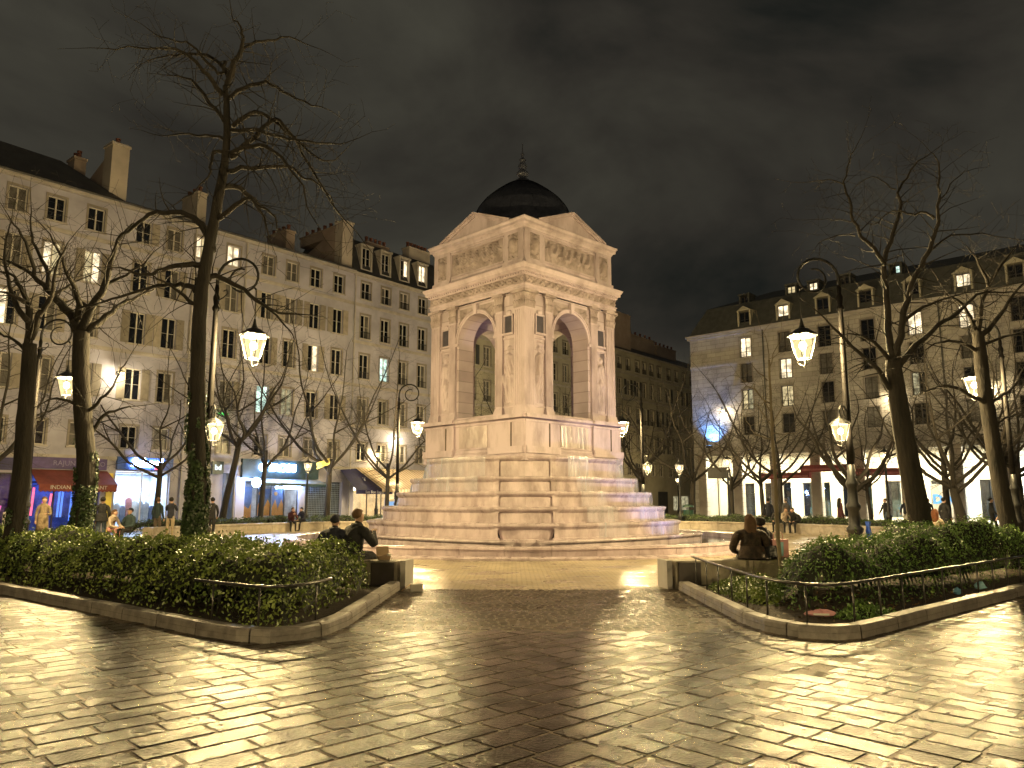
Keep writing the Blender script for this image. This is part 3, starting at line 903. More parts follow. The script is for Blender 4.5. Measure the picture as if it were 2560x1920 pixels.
# spandrel victories
def spandrel(X, Z):
    H = np.zeros_like(X)
    for s in (-1, 1):
        seg = [(s * 1.02, .62, s * 1.0, .66, .075, .075), (s * .95, .5, s * .72, .80, .09, .10), (s * .72, .80, s * .45, 1.08, .10, .07), (s * .45, 1.08, s * .22, 1.17, .06, .04),
               (s * .98, .45, s * 1.0, .15, .11, .03), (s * .8, .85, s * .98, 1.12, .06, .03), (s * .6, 1.05, s * .85, 1.2, .05, .03), (s * .9, .55, s * 1.06, .9, .05, .035)]
        H = np.maximum(H, caps(X, Z, seg))
    H = H + np.where(H > .01, .02 * np.sin(X * 60 + Z * 40), 0)
    rr = np.hypot(X, Z - 0)      # Z measured from the springing
    return np.where(rr < AH + .12, -.02, H * 1.15)
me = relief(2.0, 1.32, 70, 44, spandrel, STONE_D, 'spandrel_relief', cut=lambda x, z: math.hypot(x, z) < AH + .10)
for k in (0, 3):
    ca, sa = math.cos(k * math.pi / 2), math.sin(k * math.pi / 2)
    inst('spandrel_relief', me, ft, (sa * (WO + .004), -ca * (WO + .004), SPR + .02), k * math.pi / 2)

# --- entablature: architrave, carved frieze, cornice
q = MB()
ring_profile(q, [(A_ + .02, 9.30), (A_ + .02, 9.38), (A_ + .05, 9.39), (A_ + .05, 9.48), (A_ + .09, 9.50), (A_ + .09, 9.53), (A_ + .03, 9.54), (A_ + .03, 9.84)])
q.obj('architrave', STONE, ft)
def scroll(X, Z):
    p = .36; k = np.floor(X / p); cx = (k + .5) * p; up = np.where(k % 2 == 0, 1.0, -1.0)
    dx, dz = X - cx, (Z - .15) * up; r = np.hypot(dx, dz) + 1e-4; th = np.arctan2(dz, dx)
    sp = .5 + .5 * np.cos(th * 1 - r * 42)
    lf = .5 + .5 * np.cos(th * 5 + r * 12)
    edge = np.clip(np.minimum(Z, .30 - Z) / .03, 0, 1)
    return edge * (.06 * sp * (r < .15) + .05 * lf * (r >= .13))
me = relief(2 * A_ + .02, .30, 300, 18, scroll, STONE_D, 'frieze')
for k in (0, 3):
    ca, sa = math.cos(k * math.pi / 2), math.sin(k * math.pi / 2); d = A_ + .035
    inst('frieze', me, ft, (sa * d, -ca * d, 9.54), k * math.pi / 2)
q = MB()
ring_profile(q, [(A_ + .03, 9.84), (A_ + .08, 9.87), (A_ + .10, 9.95), (A_ + .19, 9.98), (A_ + .20, 10.08), (A_ + .22, 10.10), (A_ + .27, 10.18), (A_ + .28, 10.23), (A_ + .05, 10.27), (A_ - .2, 10.27)])
q.obj('cornice', STONE, ft)
q = MB()
for i in range(41):
    x = -A_ - .05 + (2 * A_ + .1) * i / 40; q.box(x - .035, x + .035, -A_ - .135, -A_ - .02, 9.885, 9.955)
four('dentil_course', q.mesh('dentil_course', STONE), (0, 3))

# dark weathered joints that run down beside the panels
q = MB(); JT = mat('dark_rusty_joint', (0.10, 0.07, 0.05), .7, var=.4, scale=3)
for x in (-1.50, 2.125):
    q = MB(); q.box(x - .022, x + .022, -.012, .0, 4.98, 9.28)
    me = q.mesh('rusty_joint', JT)
    for k in (0, 3):
        ca, sa = math.cos(k * math.pi / 2), math.sin(k * math.pi / 2); inst('rusty_joint', me, ft, (sa * WO, -ca * WO, 0), k * math.pi / 2)
    q = MB(); q.box(x - .03, x + .03, -.146, -.10, 3.56, 4.42); me = q.mesh('rusty_joint', JT)
    for k in (0, 3):
        ca, sa = math.cos(k * math.pi / 2), math.sin(k * math.pi / 2); inst('rusty_joint', me, ft, (sa * A_, -ca * A_, 0), k * math.pi / 2)
# --- attic with panels and arms
AT = A_ - .10
q = MB(); ring_profile(q, [(AT + .10, 10.22), (AT + .10, 10.36), (AT + .04, 10.44), (AT, 10.46), (AT, 11.66), (AT + .04, 11.68), (AT + .04, 11.74)])
q.obj('attic', STONE, ft)
me_p = []
for sx in (-1, 1):
    q = MB(); c = sx * 2.08
    q.box(c - .50, c + .50, -.06, .05, 10.46, 11.66)
    q.box(c - .53, c + .53, -.13, .05, 10.26, 10.46)
    me_p.append(q.mesh('attic_pier', STONE))
def arms(X, Z):
    H = caps(X, Z, [(0, .35, 0, .62, .16, .20), (0, .78, 0, .86, .11, .10)])
    lf = .03 * np.maximum(0, np.sin(X * 34 + 3 * np.sin(Z * 9))) * np.maximum(0, np.sin(Z * 30 + 2 * np.sin(X * 12)))
    e_ = np.clip(np.minimum(np.minimum(X + .27, .27 - X), np.minimum(Z, 1.0 - Z)) / .03, 0, 1)
    return np.maximum(H * .8, lf * 2.2) * e_ - .012
me_arms = relief(.54, 1.0, 34, 56, arms, STONE_D, 'arms_relief')
def attic_fig(X, Z):
    r_ = random.Random(5); seg = []
    for i in range(7):
        x = -1.25 + i * .40 + r_.uniform(-.05, .05); s = r_.choice((-1, 1)); z = r_.uniform(.45, .6)
        seg += [(x, z + .18, x + .01, z + .2, .075, .075), (x, z + .08, x + s * .08, z - .2, .10, .11), (x + s * .06, z - .2, x + s * .3, z - .22, .09, .06),
                (x + s * .3, z - .22, x + s * .32, .08, .06, .04), (x, z + .03, x - s * .2, z - .05, .045, .035), (x, z + .05, x + s * .2, z + .18, .045, .03)]
    H = caps(X, Z, seg); H = H + np.where(H > .01, .012 * np.sin(X * 70 + Z * 50), 0)
    wv = .012 * np.sin(X * 30 + 4 * np.sin(Z * 14)) * (Z < .2)
    e_ = np.clip(np.minimum(np.minimum(X + 1.5, 1.5 - X), np.minimum(Z, .92 - Z)) / .04, 0, 1)
    return np.maximum(H * 1.2, wv) * e_
me_fig = relief(3.0, .92, 130, 44, attic_fig, STONE_D, 'attic_relief')
q = MB()
q.box(-1.53, 1.53, -.05, .02, 10.56, 10.62); q.box(-1.53, 1.53, -.05, .02, 11.54, 11.60); q.box(-1.56, -1.50, -.05, .02, 10.62, 11.54); q.box(1.50, 1.56, -.05, .02, 10.62, 11.54)
me_fr = q.mesh('attic_panel_frame', STONE)
for k in FACES:
    ca, sa = math.cos(k * math.pi / 2), math.sin(k * math.pi / 2)
    for mm in me_p: inst('attic_pier', mm, ft, (sa * AT, -ca * AT, 0), k * math.pi / 2)
    if k in (0, 3):
        inst('attic_panel_frame', me_fr, ft, (sa * AT, -ca * AT, 0), k * math.pi / 2)
        inst('attic_relief', me_fig, ft, (sa * (AT + .003), -ca * (AT + .003), 10.62), k * math.pi / 2)
        for x in (-2.06, 2.06):
            inst('arms_relief', me_arms, ft, (ca * x + sa * (AT + .075), sa * x - ca * (AT + .075), 10.56), k * math.pi / 2)
q = MB(); ring_profile(q, [(AT + .04, 11.72), (AT + .08, 11.77), (AT + .10, 11.82), (AT + .18, 11.86), (AT + .19, 11.95), (AT + .24, 12.03), (AT + .24, 12.07), (AT - .3, 12.12)])
q.poly([(-AT + .3, -AT + .3, 12.12), (AT - .3, -AT + .3, 12.12), (AT - .3, AT - .3, 12.12), (-AT + .3, AT - .3, 12.12)])
q.obj('attic_cornice', STONE, ft)
# pediments
q = MB()
PW, PH, zb = 2.02, .80, 12.07
q.add([(-PW + .1, -AT - .12, zb - .05), (PW - .1, -AT - .12, zb - .05), (0, -AT - .12, zb + PH - .06), (-PW + .1, -AT + 1.2, zb - .05), (PW - .1, -AT + 1.2, zb - .05), (0, -AT + 1.2, zb + PH - .06)],
      [(0, 1, 2), (1, 4, 5, 2), (0, 2, 5, 3), (3, 5, 4)])
me = q.mesh('pediment', STONE); four('pediment', me)
q = MB()
for sx in (-1, 1):
    a, b = (sx * PW, zb), (0.0, zb + PH)
    for (d0, d1, pr) in ((-.02, .06, .26), (-.12, -.02, .19)):
        P0 = [(a[0], -AT - pr, a[1] + d0), (b[0], -AT - pr, b[1] + d0), (b[0], -AT - pr, b[1] + d1), (a[0] + sx * .0, -AT - pr, a[1] + d1)]
        P1 = [(p[0], -AT + 1.25, p[2]) for p in P0]
        if sx < 0:
            P0, P1 = P0[::-1], P1[::-1]
        q.add(P0 + P1, [(3, 2, 1, 0), (4, 5, 6, 7), (0, 1, 5, 4), (1, 2, 6, 5), (2, 3, 7, 6), (3, 0, 4, 7)])
four('raking_cornice', q.mesh('raking_cornice', STONE))

# --- dome with fish-scale tiles, finial
DP = [(2.14, 12.1), (2.14, 12.5), (2.12, 12.9), (2.04, 13.3), (1.87, 13.72), (1.58, 14.1), (1.20, 14.44), (.82, 14.73), (.46, 14.96), (.24, 15.12)]
q = MB(); q.lathe(DP, 40, cap=False); dome = q.obj('dome', LEAD, ft, smooth=True)
q = MB()
rows_n = 26
def dome_rz(t):
    f_ = t * (len(DP) - 2); i = min(int(f_), len(DP) - 3); u = f_ - i
    return DP[i][0] + (DP[i + 1][0] - DP[i][0]) * u, DP[i][1] + (DP[i + 1][1] - DP[i][1]) * u
for r_i in range(rows_n):
    t0 = .12 + r_i / rows_n * .86; ra, za = dome_rz(min(1, t0)); rb, zb2 = dome_rz(min(1, t0 + 1.35 / rows_n * .86))
    nn = max(14, int(2 * math.pi * ra / .17))
    for j in range(nn):
        a = 2 * math.pi * (j + (.5 if r_i % 2 else 0)) / nn; hwid = math.pi / nn * .96
        P = lambda an, r, z, d: ((r + d) * math.cos(an), (r + d) * math.sin(an), z)
        rm, zm = (ra * .6 + rb * .4), (za * .6 + zb2 * .4)
        q.add([P(a, ra, za, .05), P(a + hwid * .75, ra * .85 + rb * .15, za * .85 + zb2 * .15, .045), P(a + hwid, rm, zm, .03), P(a + hwid, rb, zb2, .008), P(a - hwid, rb, zb2, .008), P(a - hwid, rm, zm, .03), P(a - hwid * .75, ra * .85 + rb * .15, za * .85 + zb2 * .15, .045)],
              [(0, 1, 2, 3, 4, 5, 6)])
o = q.obj('roof_scale_field', LEAD, ft); o['kind'] = 'stuff'
q = MB(); q.lathe([(.28, 15.02), (.30, 15.10), (.20, 15.16), (.14, 15.22), (.24, 15.32), (.27, 15.42), (.20, 15.5), (.12, 15.54), (.18, 15.64), (.20, 15.74), (.13, 15.86), (.09, 15.92), (.15, 15.98), (.15, 16.03), (.07, 16.1), (.05, 16.22), (.09, 16.28), (.03, 16.36), (.018, 16.75), (.004, 16.8)], 14)
q.obj('finial', LEAD, ft, smooth=True)

# --- stepped basins: one stack on each face
NZ = [(3.41, 3.20, 2.40), (3.82, 2.46, 1.90), (4.20, 1.94, 1.38), (4.60, 1.42, .86), (4.99, .90, .38), (5.36, .41, 0.0)]
def outline(n, notch, bow, back=2.3):
    ul = n - notch * math.sqrt(2) - .28; ub = back - notch * math.sqrt(2)
    pts = [(-ub, -back)]
    m_ = 26; rc = .16
    front = []
    for i in range(m_ + 1):
        u = -1 + 2 * i / m_
        e_ = max(0.0, (abs(u) - (1 - rc / ul)) / (rc / ul))
        front.append((u * ul, -(n + bow * (1 - u * u)) + rc * (1 - math.sqrt(max(0, 1 - e_ * e_)))))
    pts += front + [(ub, -back)]
    return pts
def off_pts(pts, d):
    out = []
    for i, p in enumerate(pts):
        a = pts[max(0, i - 1)]; b = pts[min(len(pts) - 1, i + 1)]
        tx, ty = b[0] - a[0], b[1] - a[1]; l = math.hypot(tx, ty) or 1
        out.append((p[0] + ty / l * d, p[1] - tx / l * d))
    return out
basin_me = []
for i, (n_, zt, zbm) in enumerate(NZ):
    ol = outline(n_, .75 if i < 5 else .30, .30 + .05 * i)
    hgt = zt - zbm
    prof = [(-.02, zbm), (-.02, zbm + .05), (-.07, zbm + .08), (-.08, zt - .20), (-.05, zt - .17), (-.02, zt - .14), (.02, zt - .11), (.035, zt - .06), (.03, zt - .02), (.0, zt), (-.06, zt), (-.10, zt - .02)]
    if i == 5: prof = [(.02, zbm), (-.05, zbm + .03), (-.06, zt - .15), (-.02, zt - .12), (.02, zt - .09), (.035, zt - .05), (.02, zt - .01), (-.01, zt), (-.06, zt), (-.10, zt - .02)]
    q = MB(); rows = []
    for d, z in prof:
        rows.append([(p[0], p[1], z) for p in off_pts(ol, d)])
    q.grid(rows)
    q.poly([(p[0], p[1], zt - .02) for p in off_pts(ol, -.10)])
    me = q.mesh('basin', STONE_W); basin_me.append(me)
    for o in four('basin', me): pass
# corner piers between the stacks: one block to each tier, with a lip like the basins
CP = [(3.41, 3.20, 2.40, 1.02, 1.02), (3.82, 2.46, 1.90, 1.02, 1.02), (4.20, 1.94, 1.38, 1.02, 1.02), (4.60, 1.42, .86, 1.02, 1.02), (4.99, .90, .36, 1.02, .86), (5.36, .41, .0, .62, .62)]
for n_, zt, zbm, lt, lb_ in CP:
    dk = (2 * n_ - 1.06 - .28) / math.sqrt(2) + (.04 if n_ < 5.2 else -.20)
    q = MB(); rows = []
    prof = [(-.06, zbm), (-.07, zt - .19), (-.02, zt - .15), (.02, zt - .11), (.035, zt - .07), (.03, zt - .02), (-.01, zt), (-.10, zt)] if zt > .5 else [(0, zbm), (0, zt - .1), (-.05, zt), (-.10, zt)]
    for o_, z in prof:
        f_ = 0 if zt == zbm else max(0, min(1, (z - zbm) / (zt - .15 - zbm))); l_ = lb_ + (lt - lb_) * f_ + o_; sh = (lt - l_) * .4
        loc_ = [(-l_, 1.2), (-l_, dk - .20 + o_ - sh), (-l_ * .9, dk - .15 + o_ - sh), (0, dk + o_ - sh * .4), (l_ * .9, dk - .15 + o_ - sh), (l_, dk - .20 + o_ - sh), (l_, 1.2)]
        r2 = math.sqrt(.5)
        rows.append([((a * r2 + d * r2), (a * r2 - d * r2), z) for a, d in loc_])
    q.grid(rows); q.poly(rows[-1])
    four('corner_block', q.mesh('corner_block', STONE_W))

# --- falling water: rippled sheets over the basin lips
WATER = bpy.data.materials.new('falling_water'); WATER.use_nodes = True
t = WATER.node_tree; N = t.nodes; N.clear(); K = t.links.new
o_ = N.new('ShaderNodeOutputMaterial'); df = N.new('ShaderNodeBsdfDiffuse'); df.inputs[0].default_value = (0.80, 0.84, 0.95, 1)
tl_ = N.new('ShaderNodeBsdfTranslucent'); tl_.inputs[0].default_value = (0.75, 0.82, 1.0, 1)
gs = N.new('ShaderNodeBsdfGlossy'); gs.inputs['Roughness'].default_value = 0.25; tr = N.new('ShaderNodeBsdfTransparent')
m1 = N.new('ShaderNodeMixShader'); m1.inputs[0].default_value = 0.5; K(df.outputs[0], m1.inputs[1]); K(tl_.outputs[0], m1.inputs[2])
m2_ = N.new('ShaderNodeMixShader'); m2_.inputs[0].default_value = 0.2; K(m1.outputs[0], m2_.inputs[1]); K(gs.outputs[0], m2_.inputs[2])
m3 = N.new('ShaderNodeMixShader'); K(tr.outputs[0], m3.inputs[1]); K(m2_.outputs[0], m3.inputs[2])
gm = N.new('ShaderNodeNewGeometry'); mp_ = N.new('ShaderNodeMapping'); mp_.inputs['Scale'].default_value = (2.4, 2.4, 0.22); K(gm.outputs['Position'], mp_.inputs[0])
nz_ = N.new('ShaderNodeTexNoise'); nz_.inputs['Scale'].default_value = 1.0; nz_.inputs['Detail'].default_value = 3; K(mp_.outputs[0], nz_.inputs['Vector'])
mr_ = N.new('ShaderNodeMapRange'); mr_.inputs[1].default_value = .30; mr_.inputs[2].default_value = .75; mr_.inputs[3].default_value = 0.0; mr_.inputs[4].default_value = .5
K(nz_.outputs[0], mr_.inputs[0]); K(mr_.outputs[0], m3.inputs[0]); K(m3.outputs[0], o_.inputs[0])
WATER2 = WATER.copy(); WATER2.name = 'foaming_water'
for nd in WATER2.node_tree.nodes:
    if nd.type == 'MAP_RANGE': nd.inputs[1].default_value = .2; nd.inputs[2].default_value = .5; nd.inputs[3].default_value = .35; nd.inputs[4].default_value = .95
wr = random.Random(4)
def fall(face, lvl, u0, u1, mt, bulge=.10):
    n_, zt, zbm = NZ[lvl]; ol = off_pts(outline(n_, .75, .30 + .05 * lvl), .045)
    zl = NZ[lvl + 1][1] if lvl < 5 else .05
    seg = [p for p in ol[1:-1] if u0 <= p[0] <= u1]
    if len(seg) < 2: return
    fine = resample(seg, .05)
    q = MB(); rows = []
    for j in range(8):
        v = j / 7
        row = []
        for i, p in enumerate(fine):
            a = fine[max(0, i - 1)]; b = fine[min(len(fine) - 1, i + 1)]; tx, ty = b[0] - a[0], b[1] - a[1]; l = math.hypot(tx, ty) or 1
            d = bulge * math.sqrt(v) + .025 * math.sin(i * 1.7 + lvl) * v + .012 * math.sin(i * 4.1)
            row.append((p[0] + ty / l * d, p[1] - tx / l * d, zt + .012 + (zl - zt) * v * v ** .3))
        rows.append(row)
    q.grid(rows)
    inst('water_fall', q.mesh('water_fall', mt, True), ft, (0, 0, 0), face * math.pi / 2)
for lv in range(5):
    n_ = NZ[lv][0]
    fall(2, lv, -9, 9, WATER2, .30)                    # far left stack, seen edge on
    fall(0, lv, n_ * .15, n_ * .64, WATER, .03)
    fall(0, lv, -n_ * .45, -n_ * .1, WATER, .02)
    fall(3, lv, -n_ * .55, n_ * .5, WATER, .02) if lv < 2 else None
# thin water on the parapet slab under the right arch
q = MB(); rows = []
for j in range(7):
    rows.append([(-.76 + i * .08, -A_ - .066 - .008 * math.sin(i * 2.1) - .03 * j / 6, 4.40 - j * .82 / 6) for i in range(20)])
q.grid(rows); inst('water_fall', q.mesh('water_fall', WATER, True), ft)

# --- pool: rim blocks, water, low step round it
RP = 9.15
pool = empty('fountain_pool', (FC[0], FC[1], 0), 0, 'round stone pool rim of joined blocks about the stepped fountain', 'pool')
q = MB(); nst = 44; st = 2 * math.pi / nst; gap = .006 / RP; rows = []
for j in range(5):
    a = -st / 2 + gap + (st - 2 * gap) * j / 4; c, s_ = math.cos(a), math.sin(a)
    rows.append([(r * c, r * s_, z) for r, z in ((RP - .5, .02), (RP - .5, .30), (RP - .47, .33), (RP - .05, .335), (RP, .31), (RP + .01, .27), (RP - .02, .24), (RP - .04, .0))])
q.grid(rows); q.poly(rows[0]); q.poly(rows[-1][::-1]); me = q.mesh('rim_block', STONE_W)
for i in range(nst): inst('rim_block', me, pool, (0, 0, prng.uniform(-.004, .004)), st * i)
q = MB(); rows = []
for j in range(5):
    a = -st / 2 + gap + (st - 2 * gap) * j / 4; c, s_ = math.cos(a), math.sin(a)
    rows.append([(r * c, r * s_, z) for r, z in ((RP - .06, .075), (RP + .45, .07), (RP + .48, .05), (RP + .48, .0))])
q.grid(rows); me = q.mesh('step_block', STONE_W)
for i in range(nst): inst('step_block', me, pool, (0, 0, 0), st * (i + .5))
POOLW = mat('dark_pool_water', (0.02, 0.022, 0.024), 0.06, var=.2, bump=.25, bscale=5, spec=.6)
q = MB(); q.poly([((RP - .48) * math.cos(a), (RP - .48) * math.sin(a), .12) for a in np.linspace(0, 2 * math.pi, 65)[:-1]])
q.obj('pool_water', POOLW, pool)

# --- blue-violet spotlights in the pool that tint the water
SPOTM = emit_mat('blue_spot_lens', (0.45, 0.5, 1.0), 6.0)
def pool_spot(x, y, tx, ty, tz, power, label, col=(0.42, 0.45, 1.0), size=R(70)):
    s = empty('pool_spotlight', (x, y, 0.12), 0, label, 'spotlight', 'blue spotlights in the fountain pool')
    q = MB(); q.lathe([(.10, 0), (.11, .03), (.08, .12), (.085, .14)], 12); q.obj('housing', IRON, s)
    q = MB(); q.lathe([(.07, .141), (.05, .150)], 12); q.obj('lens', SPOTM, s)
    ld = bpy.data.lights.new('pool_spot_beam', 'SPOT'); ld.energy = power; ld.color = col; ld.spot_size = size; ld.spot_blend = .8; ld.shadow_soft_size = .06
    lo_ = bpy.data.objects.new('pool_spot_beam', ld); put(lo_, s); lo_.location = (0, 0, .2)
    d = Vector((tx - x, ty - y, tz - .32)); lo_.rotation_euler = d.to_track_quat('-Z', 'Y').to_euler()
pool_spot(7.9, 26.6, 3.9, 29.6, 3.3, 520, 'blue spotlight in the pool right of the stepped basins')
pool_spot(-6.9, 32.6, -3.9, 31.6, 1.2, 520, 'blue spotlight in the pool at the left end of the steps', size=R(40))
pool_spot(-4.6, 35.4, -2.6, 33.2, 1.4, 520, 'blue spotlight in the pool behind the left steps', size=R(40))
# ================================================================ buildings
FA = (-25.65, 36.42); RA_ = R(50.4)      # left-hand street front: start point and direction
FD = (16.65, 69.34); RD_ = R(-42.5)      # right-hand front with the arcade

def at_front(F, rz, t, y=0.0):
    return (F[0] + math.cos(rz) * t - math.sin(rz) * y, F[1] + math.sin(rz) * t + math.cos(rz) * y)

def wall_mesh(x0, x1, z0, z1, ops, mat_, depth=0.28, name='wall', back=None):
    """front wall in the plane y=0 with real openings (x0,x1,z0,z1) and their reveals"""
    xs = sorted(set([x0, x1] + [o[0] for o in ops] + [o[1] for o in ops])); zs = sorted(set([z0, z1] + [o[2] for o in ops] + [o[3] for o in ops]))
    xs = [x for x in xs if x0 <= x <= x1]; zs = [z for z in zs if z0 <= z <= z1]
    q = MB()
    for a, b in zip(xs, xs[1:]):
        run = None
        for c, d in zip(zs, zs[1:]):
            mx, mz = (a + b) / 2, (c + d) / 2
            hole = any(o[0] < mx < o[1] and o[2] < mz < o[3] for o in ops)
            if hole:
                if run: q.quad((a, 0, run[0]), (b, 0, run[0]), (b, 0, run[1]), (a, 0, run[1])); run = None
            else:
                run = (run[0], d) if run else (c, d)
        if run: q.quad((a, 0, run[0]), (b, 0, run[0]), (b, 0, run[1]), (a, 0, run[1]))
    for o in ops:
        a, b, c, d = o[:4]
        q.quad((a, 0, c), (a, 0, d), (a, depth, d), (a, depth, c)); q.quad((b, 0, c), (b, depth, c), (b, depth, d), (b, 0, d))
        q.quad((a, 0, c), (a, depth, c), (b, depth, c), (b, 0, c)); q.quad((a, 0, d), (b, 0, d), (b, depth, d), (a, depth, d))
    return q.mesh(name, mat_)

SURR = mat('window_surround', (0.24, 0.215, 0.19), .75, var=.15)
_wc = {}
def win_parts(w_, h_, style, bars=2, arch=False):
    key = (round(w_, 2), round(h_, 2), style, bars)
    if key in _wc: return _wc[key]
    fm = FRAMED if style == 'dark' else FRAMEW
    q = MB(); b = .055; y0, y1 = .12, .18
    q.box(-w_ / 2, -w_ / 2 + b, y0, y1, 0, h_); q.box(w_ / 2 - b, w_ / 2, y0, y1, 0, h_)
    q.box(-w_ / 2 + b, w_ / 2 - b, y0, y1, 0, b); q.box(-w_ / 2 + b, w_ / 2 - b, y0, y1, h_ - b, h_)
    q.box(-.035, .035, y0 - .01, y1, b, h_ - b)
    for i in range(bars):
        z = h_ * (i + 1) / (bars + 1); q.box(-w_ / 2 + b, -.045, y0 + .01, y1 - .01, z - .009, z + .009); q.box(.045, w_ / 2 - b, y0 + .01, y1 - .01, z - .009, z + .009)
    frame = q.mesh('window', fm)
    q = MB(); q.box(-w_ / 4 + .0, w_ / 4 - .0, .155, .165, .04, h_ - .04)
    panes = {}
    for nm, mt in (('off', PANE), ('curt', CURT), ('warm', LIT_W), ('cool', LIT_C), ('yel', LIT_Y), ('dim', LIT_D)):
        panes[nm] = q.mesh('pane', mt)
    q = MB(); q.box(-w_ / 2 - .14, w_ / 2 + .14, -.09, .13, -.09, 0.0); sill = q.mesh('sill', TRIM)
    q = MB(); q.box(-w_ / 2 - .11, -w_ / 2, -.03, .02, 0, h_); q.box(w_ / 2, w_ / 2 + .11, -.03, .02, 0, h_); q.box(-w_ / 2 - .11, w_ / 2 + .11, -.035, .02, h_, h_ + .12); surr = q.mesh('surround', SURR)
    q = MB(); sw = w_ / 2 + .01
    q.box(0, sw, -.045, -.015, 0, h_); 
    for i in range(int(h_ / .14)):
        z = .06 + i * .14; q.box(.05, sw - .05, -.055, -.045, z, z + .08)
    sh = {'l': q.mesh('shutter', SHUT), 'd': q.mesh('shutter', SHUTD)}
    q = MB()
    for i in range(9):
        x = -w_ / 2 + w_ * i / 8; q.box(x - .009, x + .009, -.045, -.027, .04, .46)
    q.box(-w_ / 2, w_ / 2, -.05, -.022, .46, .50); q.box(-w_ / 2, w_ / 2, -.05, -.022, .03, .06)
    guard = q.mesh('guard_rail', IRON)
    _wc[key] = (frame, panes, (sill, surr), sh, guard)
    return _wc[key]

def window(b, x, z, w_, h_, style='white', lit='off', lit2=None, shutter=None, guard=False, y=0.0, bars=2, sill_=True):
    frame, panes, sill, sh, gd = win_parts(w_, h_, style, bars)
    o = inst('window', frame, b, (x, y, z))
    inst('pane', panes[lit], o, (-w_ / 4, 0, 0)); inst('pane', panes[lit2 or lit], o, (w_ / 4, 0, 0))
    if sill_:
        inst('sill', sill[0], o)
        if not shutter: inst('surround', sill[1], o)
    if shutter:
        k, op = shutter
        for s in (-1, 1):
            if op == 'open': inst('shutter', sh[k], o, (s * (w_ / 2 + .01) if s > 0 else -w_ / 2 - .01 - (w_ / 2 + .01), 0, 0))
            elif op == 'closed': inst('shutter', sh[k], o, (0 if s > 0 else -w_ / 2 - .01, .09, 0))
            elif op == 'half' and s > 0: inst('shutter', sh[k], o, (w_ / 2 + .01, 0, 0))
    if guard: inst('guard_rail', gd, o)
    return o

def chimney_stack(b, x0, x1, y0, y1, z0, z1, mt, pots, nm='chimney'):
    q = MB(); q.box(x0, x1, y0, y1, z0, z1); q.box(x0 - .06, x1 + .06, y0 - .06, y1 + .06, z1, z1 + .14)
    o = q.obj(nm, mt, b)
    q = MB(); q.lathe([(.13, 0), (.12, .38), (.15, .4), (.15, .46), (.1, .47)], 8); me = q.mesh('chimney_pot', TERRA)
    for i in range(pots):
        f = (i + .5) / pots
        inst('chimney_pot', me, o, ((x0 + x1) / 2, y0 + (y1 - y0) * f, z1 + .14) if (y1 - y0) > (x1 - x0) else (x0 + (x1 - x0) * f, (y0 + y1) / 2, z1 + .14))
    return o

ROWS = [16.15, 13.25, 10.30, 7.15, 4.45]     # window sills, top storey first
RH = [1.30, 1.75, 1.80, 1.75, 1.25]

# ------------------------------------------------ left house, its neighbour, the mansard house
def house(t0, t1, cols, label, wallm, eave, lits, seed, shut, guard_rows=(), ops_extra=(), rows=range(5), w_=.86, shops=()):
    p = at_front(FA, RA_, t0)
    b = empty('apartment_house', (p[0], p[1], 0), RA_, label, 'house', 'houses along the left street')
    r_ = random.Random(seed); ops = []
    wins = []
    for c in cols:
        for r in rows:
            ops.append((c - t0 - w_ / 2, c - t0 + w_ / 2, ROWS[r], ROWS[r] + RH[r])); wins.append((c, r))
    for s in shops: ops.append((s[0] - t0, s[1] - t0, s[2], s[3]))
    me = wall_mesh(0, t1 - t0, 0, eave, ops, wallm)
    inst('wall', me, b)
    q = MB(); q.box(.012, t1 - t0 - .012, .3, .32, 3.95, eave - .02)        # rooms behind stay dark
    q.box(.0, .2, .3, 10, 0, eave); q.box(t1 - t0 - .2, t1 - t0, .3, 10, 0, eave); q.box(.2, t1 - t0 - .2, 9.8, 10, 0, eave)
    q.obj('rear_wall', wallm, b)
    for c, r in wins:
        lt = lits.get((round(c, 1), r), None)
        l1, l2 = (lt if isinstance(lt, tuple) else (lt, lt)) if lt else (r_.choice(['off', 'off', 'off', 'curt', 'off', 'curt']), r_.choice([None, None, 'off', 'curt']))
        s = shut(r, r_)
        window(b, c - t0, ROWS[r], w_, RH[r], lit=l1, lit2=l2, shutter=s, guard=r in guard_rows, bars=1)
    return b

def shut_a(r, r_):
    if r == 4: return None
    if r == 0: return r_.choice([('l', 'half'), None, None, None])
    return r_.choice([('l', 'open'), None, None, ('l', 'half'), ('l', 'open')])
litA = {(2.7, 1): ('warm', 'yel'), (4.7, 1): ('yel', 'warm'), (0.9, 2): ('warm', 'off')}
shops1 = [(-4.6, 1.9, 0.0, 3.0), (2.75, 6.0, 0.0, 3.1)]
h1 = house(-6.0, 6.25, [-3.0, -1.0, 0.9, 2.7, 4.7], 'cream house at far left with tall pale chimney and red awning shop', PLASTER, 18.0, litA, 1, shut_a, shops=shops1)
litB = {(10.8, 0): ('warm', 'yel'), (12.9, 0): ('warm', 'warm'), (15.4, 3): ('cool', 'cool'), (17.2, 3): ('dim', 'dim'), (19.1, 2): ('off', 'warm'), (7.3, 3): ('off', 'off')}
shops2 = [(6.75, 9.75, 0.0, 3.25), (13.0, 13.9, 0.0, 3.3), (14.5, 18.45, 0.05, 2.9), (18.9, 21.9, 0.0, 2.9)]
h2 = house(6.25, 22.35, [7.3, 9.1, 10.8, 12.9, 15.4, 17.2, 19.1, 21.05], 'long cream house with shuttered windows above the blue-lit shop', PLASTER, 18.0, litB, 2, shut_a, shops=shops2)
litC = {(25.4, 2): ('cool', 'cool'), (23.5, 2): ('off', 'off')}
